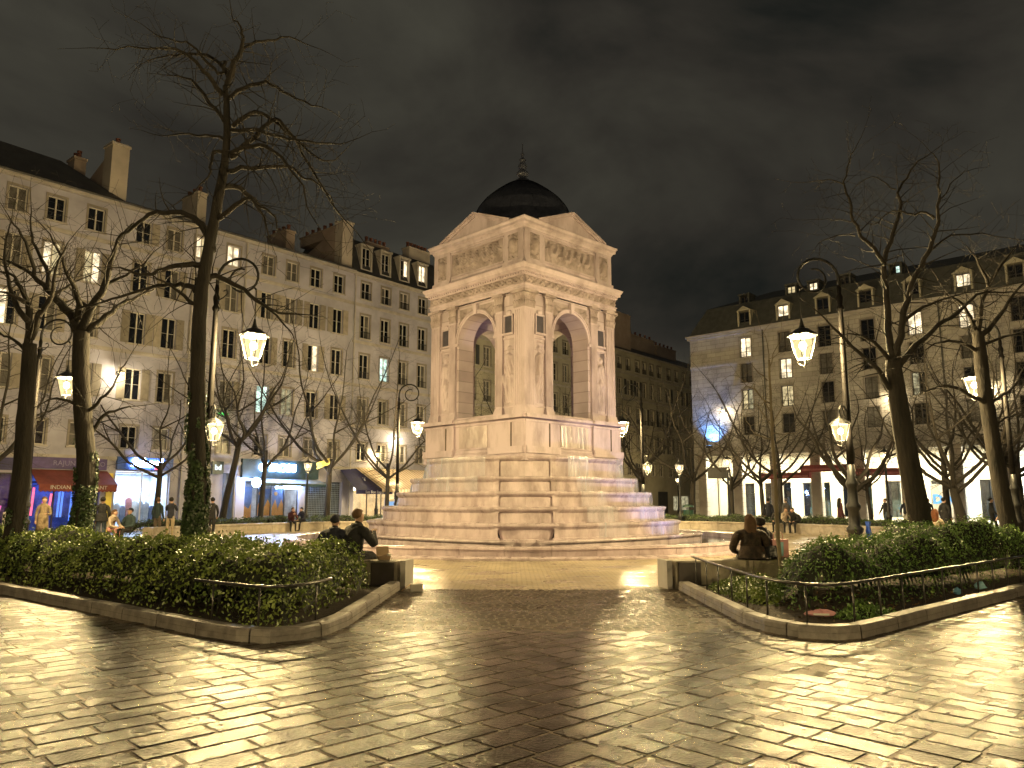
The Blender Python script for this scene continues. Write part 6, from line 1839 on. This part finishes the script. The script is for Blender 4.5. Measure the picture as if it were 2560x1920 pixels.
# --- trees across the square
def vase_tree(x, y, h_, fork, r0, lean, seed, label, spread=1.0, twig=1.0, n=6):
    r_ = random.Random(seed); b = Vector((x, y, 0))
    tk = [b, b + Vector((lean * fork * .3, 0, fork * .35)), b + Vector((lean * fork * .7, .05, fork * .7)), b + Vector((lean * fork, 0, fork))]
    limbs = []
    for i in range(n):
        a = 6.283 * (i + r_.uniform(-.3, .3)) / n; o = Vector((math.cos(a), math.sin(a), 0)); ln = (h_ - fork) * r_.uniform(.75, 1.1); s = spread * r_.uniform(.45, .8)
        z0 = fork * r_.uniform(.72, .98); st = b + Vector((lean * z0, 0, z0)); p = [st]
        for j in range(1, 6):
            f = j / 5; p.append(st + o * (ln * s * (f ** .75)) + Vector((r_.gauss(0, .1), r_.gauss(0, .1), ln * f ** 1.15 * r_.uniform(.85, 1.0))))
        limbs.append((p, r0 * r_.uniform(.38, .55), .014))
        m_ = p[2]; o2 = Vector((math.cos(a + 1.0), math.sin(a + 1.0), .5)); limbs.append(([m_, m_ + o2 * ln * .18, m_ + o2 * ln * .36 + Vector((0, 0, .2))], r0 * .25, .012))
    return tree_from('bare_tree', (x, y), tk, (r0, r0 * .7), limbs, label, group='bare trees of the square', seed=seed, droop=.0, twig=twig, maxl=3, dens=1.3)
VT = [(-18.3, 40.0, 10.0, 3.6, .17, .02, 'bare tree before the white-lit clothes shop', 1.3), (-15.7, 42.0, 11.5, 5.0, .20, .16, 'leaning bare tree left of the taco shop'),
      (-14.7, 45.5, 12.0, 4.6, .17, .03, 'bare tree in front of the taco shop windows'), (-11.3, 47.5, 13.0, 4.2, .20, .02, 'bare tree with yellow rag beside the steel grille'),
      (-7.9, 49.0, 12.5, 4.0, .16, .01, 'slim bare tree before the cream awning'), (-22.5, 33.5, 10.5, 4.0, .18, .0, 'bare tree before the dark violet shop at far left'),
      (9.2, 56.0, 11.5, 4.0, .20, .02, 'dark bare tree just right of the fountain back lamp'), (12.0, 52.0, 11.0, 3.6, .22, .06, 'bare tree against the corner of the arcade building'), (14.0, 49.5, 9.5, 3.2, .16, .01, 'bare tree beside the dark street plate'),
      (15.2, 47.0, 9.5, 3.0, .16, -.03, 'bare tree before the dark arcade bay, left of its pair'), (15.9, 46.0, 9.8, 3.2, .17, .02, 'bare tree before the dark arcade bay, right of its pair'), (18.3, 41.5, 8.2, 2.6, .28, -.04, 'stout low-forked bare tree before the red banners'),
      (20.3, 44.0, 7.5, 2.8, .12, -.06, 'thin crooked bare tree before the pale arcade door'), (20.6, 35.5, 8.8, 2.6, .24, -.16, 'low-forked bare tree by the graffiti shutter'), (21.0, 37.5, 9.5, 3.6, .17, .0, 'straight slim bare tree by the graffiti shutter'),
      (23.4, 36.5, 9.8, 3.8, .20, -.05, 'bare tree before the last arcade windows'), (5.6, 60.0, 12.0, 4.5, .2, 0, 'bare tree straight behind the fountain'), (2.2, 53.0, 10.5, 3.6, .18, 0, 'bare tree seen low through the right arch'), (-3.6, 56.0, 10.5, 3.6, .18, 0, 'bare tree seen low through the left arch'),
      (27.5, 42.0, 11.5, 4.0, .22, 0.0, 'bare tree at the far right before the arcade end')]
for i, v in enumerate(VT):
    vase_tree(v[0], v[1], v[2], v[3], v[4], v[5], 40 + i, v[6], v[7] if len(v) > 7 else 1.0, twig=1.25)
# ================================================================ people
SKIN = mat('skin', (0.42, 0.26, 0.19), .6, var=.06); SKIN2 = mat('tan_skin', (0.28, 0.17, 0.12), .6, var=.06)
def cl(name, c, var=.18): return MATS.get(name) or mat(name, c, .85, var=var, scale=6, bump=1.0, bscale=13)
HAIRS = {'dark': cl('dark_hair', (.012, .010, .009)), 'brown': cl('brown_hair', (.10, .055, .03)), 'red': cl('auburn_hair', (.13, .045, .018)), 'grey': cl('grey_hair', (.2, .18, .16))}
SHOE = cl('dark_shoe', (.012, .012, .013))

def person(label, loc, rz, pose, coat, legs, hair='dark', skin=None, long=False, hood=False, coat_len=.0, seed=0, bulk=1.0, lean=0.0, hat=None, hmax=1.0, head_dir=0.0):
    """one skinned figure; local -y is where the person faces"""
    r_ = random.Random(seed); skin = skin or SKIN
    b = empty('person', loc, rz, label, 'person'); b.scale = (hmax,) * 3
    V = []; E = []; RAD = []; TAG = []
    def add(p, r, parent=None, tag_='coat'):
        V.append(p); RAD.append(r if hasattr(r, '__len__') else (r, r)); TAG.append(tag_)
        if parent is not None: E.append((parent, len(V) - 1))
        return len(V) - 1
    k = bulk
    sit = pose.startswith('sit')
    hz = .47 if sit else .93
    hip = add((0, 0, hz), (.165 * k, .135 * k))
    ly = -lean
    bel = add((0, -.0 + ly * .3, hz + .17), (.165 * k, .14 * k), hip)
    ch = add((0, ly * .7, hz + .38), (.185 * k, .135 * k), bel)
    nk0 = add((0, ly * 1.0, hz + .52), (.10, .085), ch)
    hd = Vector((math.sin(head_dir), -math.cos(head_dir), 0))
    nk = add((0, ly * 1.12, hz + .585), (.058, .058), nk0, 'skin')
    drop = .06 if lean > .12 else 0
    jaw = add((hd.x * .035, ly * 1.2 + hd.y * .035, hz + .645 - drop), (.070, .078), nk, 'skin')
    mid = add((hd.x * .02, ly * 1.25 + hd.y * .02, hz + .735 - drop), (.080, .096), jaw, 'skin')
    cr = add((hd.x * .005, ly * 1.25 + hd.y * .005, hz + .80 - drop), (.066, .080), mid, 'skin')
    add((hd.x * .125, ly * 1.25 + hd.y * .125, hz + .70 - drop), (.014, .016), mid, 'skin')          # nose
    for s in (-1, 1): add((-hd.y * s * .09, ly * 1.25 + hd.x * s * .09, hz + .715 - drop), (.012, .018), mid, 'skin')   # ears
    # arms: targets for elbow and hand
    arms = {'stand': [((.24, .02, hz + .16), (.23, -.10, hz - .06))] * 2, 'walk': [((.25, .10, hz + .18), (.23, .02, hz - .05)), ((.25, -.08, hz + .18), (.22, -.22, hz + .02))],
            'photo': [((.22, -.15, hz + .28), (.08, -.34, hz + .50)), ((.22, -.15, hz + .28), (.08, -.34, hz + .50))],
            'sit': [((.25, -.10 + ly, hz + .17), (.12, -.34 + ly, hz + .12))] * 2, 'sit_eat': [((.24, -.16 + ly, hz + .20), (.06, -.36 + ly, hz + .42))] * 2,
            'sit_back': [((.24, -.06 + ly, hz + .17), (.14, -.28 + ly, hz + .10))] * 2, 'hold': [((.24, -.06, hz + .17), (.12, -.30, hz + .20)), ((.24, .02, hz + .16), (.23, -.06, hz - .05))]}[pose]
    for i, s in enumerate((1, -1)):
        el, ha = arms[i]
        sh = add((s * .175 * k, ly * .85, hz + .47), (.072 * k, .072 * k), nk0)
        e_ = add((s * el[0] * k, el[1], el[2]), (.055 * k, .055 * k), sh)
        w_ = add((s * ha[0], ha[1], ha[2]), (.038, .038), e_)
        dv = (Vector(V[w_]) - Vector(V[e_])).normalized()
        pm = add(tuple(Vector(V[w_]) + dv * .055), (.034, .022), w_, 'skin')
        sd = dv.cross(Vector((0, 0, 1))); sd = sd.normalized() if sd.length > .1 else Vector((1, 0, 0)); dn = Vector((0, 0, -1)) - dv * dv.dot(Vector((0, 0, -1))); dn = dn.normalized() if dn.length > .1 else Vector((0, -1, 0))
        for j, (o_, ln) in enumerate(((-.026, .060), (-.009, .072), (.009, .068), (.026, .052))):
            f0 = add(tuple(Vector(V[pm]) + dv * (.03 + ln * .5) + sd * o_), (.009, .009), pm, 'skin')
            add(tuple(Vector(V[f0]) + dv * ln * .35 + dn * ln * .4), (.008, .008), f0, 'skin')
        th_ = add(tuple(Vector(V[pm]) + sd * .042 + dv * .005), (.011, .011), pm, 'skin'); add(tuple(Vector(V[th_]) + dv * .035 + dn * .015), (.009, .009), th_, 'skin')
    # legs
    for i, s in enumerate((1, -1)):
        th = add((s * .095 * k, (-.02 if not sit else -.10), hz - (.06 if not sit else .0)), (.098 * k, .105 * k), hip, 'leg')
        if sit: kn, an = (s * .12, -.44, hz + .02), (s * .12, -.46 + .06 * i, .09)
        elif pose == 'walk': kn, an = ((s * .09, -.16, .50), (s * .085, -.20, .09)) if i == 0 else ((s * .09, .04, .50), (s * .085, .30, .12))
        else: kn, an = (s * .105, -.02, .50), (s * .11, .01, .09)
        kn_ = add(kn, (.066 * k, .070 * k), th, 'leg'); an_ = add(an, (.045, .048), kn_, 'leg')
        he = add((an[0], an[1] - .03, an[2] - .045), (.042, .042), an_, 'shoe'); add((an[0] + s * .02, an[1] - .17, an[2] - .055), (.040, .030), he, 'shoe')
    me = bpy.data.meshes.new('body'); me.from_pydata(V, E, [])
    o = bpy.data.objects.new('tmp_body', me); C.objects.link(o)
    md = o.modifiers.new('s', 'SKIN'); md.use_smooth_shade = True; md.branch_smoothing = .4
    sv = me.skin_vertices[0].data
    for i, r in enumerate(RAD): sv[i].radius = r
    for i in range(len(V)): sv[i].use_root = (i == 0)
    o.modifiers.new('ss', 'SUBSURF').levels = 1
    dg = bpy.context.evaluated_depsgraph_get(); me2 = bpy.data.meshes.new_from_object(o.evaluated_get(dg)); bpy.data.objects.remove(o); bpy.data.meshes.remove(me)
    me2.name = 'body'; me2.materials.clear()
    for m_ in (coat, skin, legs, SHOE): me2.materials.append(m_)
    ti = {'coat': 0, 'skin': 1, 'leg': 2, 'shoe': 3}
    A0 = np.array([V[e_[0]] for e_ in E]); A1 = np.array([V[e_[1]] for e_ in E]); tg = [ti[TAG[e_[1]]] for e_ in E]
    rr = np.array([(sum(RAD[e_[0]]) + sum(RAD[e_[1]])) / 4 for e_ in E])
    mi = []
    for p in me2.polygons:
        c = np.array(p.center); d = A1 - A0; t_ = np.clip(((c - A0) * d).sum(1) / ((d * d).sum(1) + 1e-9), 0, 1)
        dd = np.linalg.norm(A0 + d * t_[:, None] - c, axis=1) / rr; mi.append(tg[int(dd.argmin())])
    me2.polygons.foreach_set('material_index', mi)
    bo = inst('body', me2, b)
    # coat skirt
    if coat_len > 0 and not sit:
        q = MB(); q.lathe([(.17 * k, hz + .22), (.185 * k, hz + .05), (.205 * k, hz - coat_len * .5), (.225 * k, hz - coat_len), (.20 * k, hz - coat_len)], 16); 
        q.v = [(v[0], v[1] * .82, v[2]) for v in q.v]; q.obj('coat_skirt', coat, b, smooth=True)
    if sit and coat_len > 0:
        q = MB(); q.lathe([(.15 * k, hz + .25), (.19 * k, hz + .05), (.25 * k, hz - .02), (.26 * k, hz + .005 - .03)], 16); q.v = [(v[0], v[1] * .9 + .03, max(v[2], .502 - 0.0)) for v in q.v]; q.obj('coat_skirt', coat, b, smooth=True)
    # hair, or a hood or cap
    hc = Vector((0, ly * 1.25, hz + .755 - drop)) - hd * .018
    q = MB(); q.ball((0, 0, 0), .108, 14, 10, (.92, 1.06, 1.0))
    vv = []
    for v in q.v:
        p = Vector(v); f = p.dot(hd)
        n_ = 1 + .10 * math.sin(p.x * 60 + seed) * math.sin(p.y * 70) * math.sin(p.z * 65 + 1)
        if f > .03 and p.z < .045: p = p * .78          # open at the face
        if p.z < -.03: p.z = -.03 + (p.z + .03) * (3.2 if long else .6)
        vv.append(tuple(hc + p * n_))
    q.v = vv
    hm = hat or (coat if hood else HAIRS[hair])
    q.obj('hood' if hood else ('cap' if hat else 'hair'), hm, b, smooth=True)
    if hat:
        q = MB(); q.lathe([(.10, 0), (.115, .005), (.10, .012)], 14); pr = q.obj('cap_peak', hat, b, tuple(hc + hd * .07 + Vector((0, 0, .03))))
    if long:
        q = MB(); q.lathe([(.02, .06), (.10, .03), (.115, -.06), (.12, -.2), (.13, -.32), (.10, -.40), (.02, -.42)], 14)
        q.v = [tuple(hc - hd * .055 + Vector((v[0], v[1] * .62, v[2])) * (1 + .06 * math.sin(v[0] * 90 + v[2] * 20))) for v in q.v]
        q.obj('long_hair', HAIRS[hair], b, smooth=True)
    # turned-up collar
    q = MB(); rows = []
    for i in range(13):
        a = 2 * math.pi * i / 12; rows.append([(math.cos(a) * r1, ly * 1.02 + math.sin(a) * r1 * .9, hz + z1) for r1, z1 in ((.13 * k ** .5, .50), (.118, .575), (.10, .60), (.085, .57))])
    q.grid(rows); q.obj('collar', coat, b, smooth=True)
    q = MB()
    for s in (-1, 1): q.ball(tuple(Vector((0, ly * 1.25, hz + .735 - drop)) + hd * .088 + Vector((-hd.y, hd.x, 0)) * s * .032), .011, 6, 4)
    q.obj('eyes', SHOE, b)
    return b
BLK = cl('black_coat', (.017, .017, .019), .35); NVY = cl('navy_coat', (.017, .019, .034), .35); TEALC = cl('dark_teal_coat', (.016, .032, .036)); TANC = cl('tan_coat', (.24, .18, .11)); BEI = cl('beige_coat', (.40, .33, .26))
FUR = cl('dark_brown_fur', (.040, .026, .017), .75); MAR = cl('maroon_coat', (.06, .015, .02)); GRY = cl('grey_coat', (.09, .09, .10)); BRN = cl('brown_trousers', (.09, .065, .05)); KHK = cl('khaki_trousers', (.30, .24, .16)); JEAN = cl('blue_jeans', (.07, .10, .14)); PINKT = cl('pink_skirt', (.5, .26, .24)); REDS = cl('red_scarf', (.35, .03, .03)); DKT = cl('dark_trousers', (.012, .012, .014)); WHT = cl('white_trousers', (.5, .48, .42))
def ring(a, r=RB, z=0.03): return (FC[0] + r * math.cos(R(a)), FC[1] + r * math.sin(R(a)), z)
# near left pair on the bench, backs to us
person('person in dark hooded jacket seated on the left bench, back to camera', ring(256.0), R(172), 'sit_back', NVY, DKT, hood=True, seed=1, bulk=1.38, lean=.12, coat_len=.1)
pA = person('person with curly hair in black jacket eating on the left bench end', ring(257.4), R(140), 'sit_eat', BLK, DKT, hair='brown', seed=2, bulk=1.38, lean=.12, coat_len=.1, hmax=1.08)
# near right pair
person('person with long brown hair in dark fur coat seated on right bench', ring(284.8, RB + .08), R(178), 'sit_back', FUR, DKT, hair='brown', long=True, seed=3, bulk=1.45, lean=.06, coat_len=.1)
person('person in black jacket leaning forward beside the pink bag', ring(286.2), R(200), 'sit', BLK, DKT, seed=4, bulk=1.05, lean=.16, coat_len=.1)
# far left bench
person('person in maroon jacket bent forward on the far left bench', ring(138.8), R(30), 'sit_eat', MAR, DKT, hair='brown', seed=5, lean=.22, head_dir=R(30))
person('person in navy jacket leaning to a companion on far left bench', ring(136.0), R(-30), 'sit', NVY, DKT, seed=6, lean=.2, hood=True)
# left group
person('person in tan coat standing beside the pale post at left', (-18.05, 30.0, 0), R(30), 'hold', TANC, TANC, hair='brown', seed=7, coat_len=.45)
person('person in dark coat with yellow strap standing left', (-16.9, 30.2, 0), R(150), 'stand', TEALC, DKT, hair='brown', seed=8, bulk=1.2, coat_len=.35)
person('person in black coat and jeans half behind the ivy trunk', (-16.0, 30.4, 0), R(200), 'stand', BLK, JEAN, seed=9, bulk=1.1, coat_len=.1)
person('person in beige top and pink skirt seated left, facing right', (-15.65, 30.3, .03), R(75), 'sit', BEI, PINKT, hair='brown', long=True, seed=10, lean=.2)
person('person in dark teal jacket and cap seated left', (-15.0, 30.6, .03), R(-20), 'sit', TEALC, DKT, seed=11, bulk=1.2, hat=NVY)
person('person in brown trousers standing before the white-lit shop', (-15.6, 34.3, 0), R(170), 'stand', TEALC, BRN, hair='brown', seed=12)
person('person in khaki trousers raising a phone before the white-lit shop', (-14.9, 34.0, 0), R(190), 'photo', NVY, KHK, seed=13)
person('person all in black walking past the left lamp post', (-13.4, 34.8, 0), R(200), 'walk', BLK, DKT, seed=14)
# far right bench and around
person('person with red scarf seated on the far right bench', ring(35.2), R(-35), 'sit', BLK, DKT, hair='red', seed=15, lean=.1)
person('person in pale jacket hunched on the far right bench', ring(33.6), R(-10), 'sit_eat', BEI, DKT, hair='brown', seed=16, lean=.25)
person('person in black with backpack seated on the far right bench', ring(31.8), R(-30), 'sit', BLK, DKT, seed=17, lean=.22)
person('person in navy coat standing behind the seated group', (14.0, 42.5, 0), R(160), 'stand', NVY, DKT, seed=18)
person('person in grey hood standing behind the seated group', (14.9, 42.3, 0), R(200), 'stand', GRY, DKT, seed=19, hood=True)
person('person in black walking left before the pale arcade door', (21.6, 45.0, 0), R(-75), 'walk', BLK, JEAN, seed=20)
person('person in navy jacket and white trousers near the big trunk', (23.3, 46.0, 0), R(-60), 'walk', NVY, WHT, seed=21, bulk=1.15)
person('person in grey jacket walking beside the one in white trousers', (23.9, 45.3, 0), R(-70), 'walk', GRY, DKT, seed=22, bulk=1.1)
person('tall person in black, left of two behind the forked trunk', (24.3, 46.8, 0), R(20), 'stand', BLK, DKT, seed=23, coat_len=.3)
person('tall person in black, right of two behind the forked trunk', (24.9, 46.5, 0), R(-10), 'stand', BLK, DKT, seed=24, hair='grey', coat_len=.3)
person('person with long auburn hair seated behind the right hedge', (14.1, 26.0, .03), R(140), 'sit', BEI, TEALC, hair='red', long=True, seed=25, lean=.1)
person('person in dark coat standing by the graffiti shutter', (20.0, 36.0, 0), R(120), 'stand', BLK, DKT, seed=26, coat_len=.5)
person('person in black walking before the last shop window', (24.4, 39.6, 0), R(60), 'walk', BLK, DKT, seed=27, bulk=1.1)
person('person in pale brown coat behind the leaning tree', (20.0, 31.6, 0), R(-110), 'walk', BEI, BRN, seed=28, coat_len=.4)
person('person in red top half hidden by the stout tree', (17.3, 41.0, 0), R(90), 'stand', MAR, DKT, hair='dark', long=True, seed=29, coat_len=.3)
person('waiter in white shirt under the cream awning', at_front(FA, RA_, 27.4, -2.4) + (0,), R(20), 'hold', cl('black_vest', (.02, .02, .02)), DKT, seed=30)
person('person in pale shirt sitting at the cafe terrace', at_front(FA, RA_, 26.5, -2.2) + (.03,), R(-30), 'sit', BEI, DKT, hair='grey', seed=31)

# ================================================================ small things
def bag(loc, rz, w_, d, h_, mt, label, hm, nm='shopping_bag', patch=None):
    b = empty(nm, loc, rz, label, 'bag')
    q = MB(); q.frustum(w_ / 2, d / 2, 0, w_ / 2 * 1.04, d / 2 * .9, h_); q.obj('bag_body', mt, b)
    q = MB()
    for y in (-d * .3, d * .3): q.tube([(-w_ * .22, y, h_ - .01), (-w_ * .2, y, h_ + .10), (-w_ * .08, y, h_ + .14), (w_ * .08, y, h_ + .14), (w_ * .2, y, h_ + .10), (w_ * .22, y, h_ - .01)], .008, 5)
    q.obj('handle', hm, b)
    if patch:
        q = MB(); q.quad((-w_ * .16, -d / 2 - .004, h_ * .12), (w_ * .14, -d / 2 - .004, h_ * .12), (w_ * .20, -d / 2 + .006, h_ * .86), (-w_ * .20, -d / 2 + .006, h_ * .86)); q.obj('print', patch, b)
    return b
PINK = mat('pink_paper', (.70, .36, .38), .6, var=.1); SKYB = mat('pale_blue_print', (.35, .62, .72), .6, var=.1); PAPER = mat('white_paper', (.72, .68, .62), .7, var=.1); KRAFT = mat('kraft_card', (.42, .30, .19), .8, var=.15)
p = ring(287.1); bag((p[0], p[1], .505), R(15), .34, .16, .36, PINK, 'pink shopping bag with pale blue print on the right bench', PINK, patch=SKYB)
p = ring(259.6); 
tk_ = empty('takeaway_box', (p[0] + .05, p[1] - .02, .505), R(20), 'small kraft takeaway box beside the curly-haired person', 'box')
q = MB(); q.frustum(.10, .08, 0, .12, .10, .07); q.obj('box_body', KRAFT, tk_); q = MB(); q.add([(-.12, .1, .07), (.12, .1, .07), (.12, .16, .24), (-.12, .16, .24), (-.12, .11, .07), (.12, .11, .07), (.12, .17, .24), (-.12, .17, .24)], [(0, 1, 2, 3), (7, 6, 5, 4), (0, 4, 5, 1), (2, 6, 7, 3), (1, 5, 6, 2), (0, 3, 7, 4)]); q.obj('lid', KRAFT, tk_)
p = ring(260.15)
cu_ = empty('paper_cup', (p[0], p[1], .505), 0, 'small pale cup left near the end of the left bench', 'cup')
q = MB(); q.lathe([(.032, 0), (.042, .10), (.044, .10), (.040, .098)], 12); q.obj('cup_body', PAPER, cu_); q = MB(); q.lathe([(.046, .10), (.046, .112), (.02, .116)], 12); q.obj('lid', PAPER, cu_)
# sandwich in the eater's hand lies in the hands
sw_ = empty('sandwich', (pA.location.x + .22, pA.location.y + .27, .965), R(140), 'pale wrapped sandwich held by the curly-haired person', 'sandwich')
q = MB(); q.ball((0, 0, 0), .07, 10, 8, (1.5, .8, .7)); q.obj('bun', mat('bread', (.55, .36, .18), .8, var=.2), sw_, smooth=True)
q = MB(); q.lathe([(.062, -.10), (.068, -.02), (.07, .0)], 10); o = q.obj('wrapper', PAPER, sw_); o.rotation_euler = (0, R(90), 0)
# litter
def crumple(loc, s, mt, label, cat, seed, flat=.45, nm='litter', part='sheet'):
    r_ = random.Random(seed); b = empty(nm, loc, r_.uniform(0, 3), label, cat)
    q = MB(); q.ball((0, 0, 0), s, 9, 6, (1.2, .8, flat)); q.v = [(v[0] * r_.uniform(.7, 1.2), v[1] * r_.uniform(.7, 1.2), (v[2] + s * flat) * r_.uniform(.7, 1.2)) for v in q.v]
    q.obj(part, mt, b); return b
bx = empty('paper_carton', (-1.72, 14.25, .0), R(12), 'open white carton lying on the walkway by the left bench end', 'carton')
q = MB(); q.box(-.11, .11, -.06, .08, 0, .13); q.obj('carton_body', PAPER, bx)
q = MB(); q.add([(-.11, -.06, .13), (-.11, .08, .13), (-.27, .06, .02), (-.27, -.06, .02), (-.11, -.06, .12), (-.11, .08, .12), (-.27, .06, .01), (-.27, -.06, .01)], [(0, 1, 2, 3), (7, 6, 5, 4), (0, 3, 7, 4), (1, 5, 6, 2)]); q.obj('flap', KRAFT, bx)
pk = empty('pink_package', (4.12, 10.62, .08), R(-12), 'flat pink package dropped in the right bed behind the rail', 'package')
q = MB(); q.ball((0, 0, .04), .16, 12, 6, (1.4, .5, .26)); rr_ = random.Random(3); q.v = [(v[0] * rr_.uniform(.85, 1.12), v[1] * rr_.uniform(.8, 1.2), v[2] * rr_.uniform(.6, 1.3)) for v in q.v]; q.obj('wrapping', PINK, pk)
q = MB(); q.box(-.1, .1, -.112, -.104, .03, .055); q.obj('print', PAPER, pk)
crumple((8.15, 13.75, .09), .13, SKYB, 'crumpled blue and white bag at the foot of the right hedge', 'litter', 4)
crumple((7.35, 13.05, .08), .07, mat('blue_plastic', (.12, .30, .45), .4), 'small blue carton lying under the right hedge', 'litter', 5, .8)
crumple((-6.0, 10.9, .085), .03, PAPER, 'tiny white scrap on the left kerb edge', 'litter', 6)
# plank resting on the right kerb
pl = empty('timber_plank', (9.35, 13.75, .155), R(28), 'pale timber plank end lying across the right kerb at picture edge', 'plank')
q = MB(); q.bbox(-.3, 1.6, -.1, .1, 0, .055, .006); q.obj('board', mat('raw_timber', (.42, .30, .18), .7, var=.2, stretch=(1, 8, 8)), pl)
# pale post at left, green bin, dark street plate, backpack
tp = empty('pale_post', (-18.9, 29.2, 0), R(10), 'plain pale square post standing at left before the hedge', 'post')
q = MB(); q.bbox(-.13, .13, -.1, .1, 0, 1.22, .02); q.obj('shaft', TRIM, tp); q = MB(); q.box(-.15, .15, -.12, .12, 0, .06); q.obj('foot', GRANITE, tp)
gb = empty('litter_bin', (11.1, 49.0, 0), 0, 'tall green street bin right of the fountain', 'bin')
GREEN = mat('dark_green_paint', (.015, .05, .035), .4, var=.2)
q = MB(); q.lathe([(.28, .05), (.33, 1.05), (.35, 1.08)], 16); q.obj('barrel', GREEN, gb); q = MB(); q.lathe([(.36, 1.25), (.34, 1.35), (.1, 1.42)], 16); q.obj('lid', GREEN, gb)
q = MB()
for a in range(4): q.tube([(.3 * math.cos(a * 1.57), .3 * math.sin(a * 1.57), 0), (.33 * math.cos(a * 1.57), .33 * math.sin(a * 1.57), 1.27)], .02, 5)
q.obj('leg', IRON, gb)
spl = empty('street_plate', (13.1, 49.2, 0), R(-8), 'dark rectangular notice plate on a post before the arcade', 'sign')
q = MB(); q.box(-.62, .62, -.03, .03, 3.05, 3.75); q.obj('plate', IRON, spl); q = MB(); q.tube([(0, .06, 0), (0, .06, 3.7)], .035, 7); q.obj('pole', IRON, spl)
p = ring(31.0); bk = empty('backpack', (p[0] + .05, p[1] + .1, .5), R(-60), 'bulky dark backpack on the far right bench', 'bag')
q = MB(); q.ball((0, 0, .24), .24, 12, 8, (.8, .6, 1.0)); q.obj('pack', BLK, bk, smooth=True); q = MB(); q.tube([(-.1, -.13, .1), (-.11, -.2, .25), (-.08, -.13, .42)], .018, 5); q.tube([(.1, -.13, .1), (.11, -.2, .25), (.08, -.13, .42)], .018, 5); q.obj('strap', BLK, bk)
# yellow rag caught on the tree by the grille, blue cloth on the right lamp foot
rg = empty('yellow_rag', (-11.55, 47.2, 3.55), 0, 'pale yellow rag caught on the tree by the grille', 'rag')
q = MB(); q.grid([[(i * .16 - .4 + .03 * math.sin(j * 2), .04 * math.sin(i * 2 + j), j * .13 + i * .06 + .03 * math.sin(i * 3)) for i in range(6)] for j in range(4)]); q.obj('cloth', mat('yellow_cloth', (.6, .52, .2), .8, var=.2), rg)
bc = empty('blue_wrap', (8.98, 19.72, .35), 0, 'blue plastic sheet tied to the foot of the right lamp', 'wrap')
q = MB(); q.grid([[(.10 * math.sin(i * .8) * (1 + .3 * math.sin(j)), -.10 * math.cos(i * .8) - .03 * math.sin(j * 2 + i), .75 * j / 6) for i in range(5)] for j in range(7)]); q.obj('sheet', mat('blue_sheet', (.05, .12, .55), .3, var=.3), bc)
ld = None
# fallen leaves and grit on the soil of the right bed
rs = np.random.RandomState(77); n = 900
P = np.stack([rs.uniform(3.3, 8.5, n), rs.uniform(9.6, 14.3, n), np.full(n, .082)], 1)
P = P[[inside(BED_R, a, b) for a, b in P[:, :2]]]
V, F = leaf_cloud(P, np.tile([[0, 0, 1.0]], (len(P), 1)), .028, rs, .6, .35)
o = inst('fallen_leaves', fast_mesh('fallen_leaves', V, F, mat('dead_leaf', (.07, .04, .018), .7, col2=(.17, .11, .045), scale=7)))
tag(o, 'brown fallen leaves scattered on the soil of the right bed', 'leaves', kind='stuff')
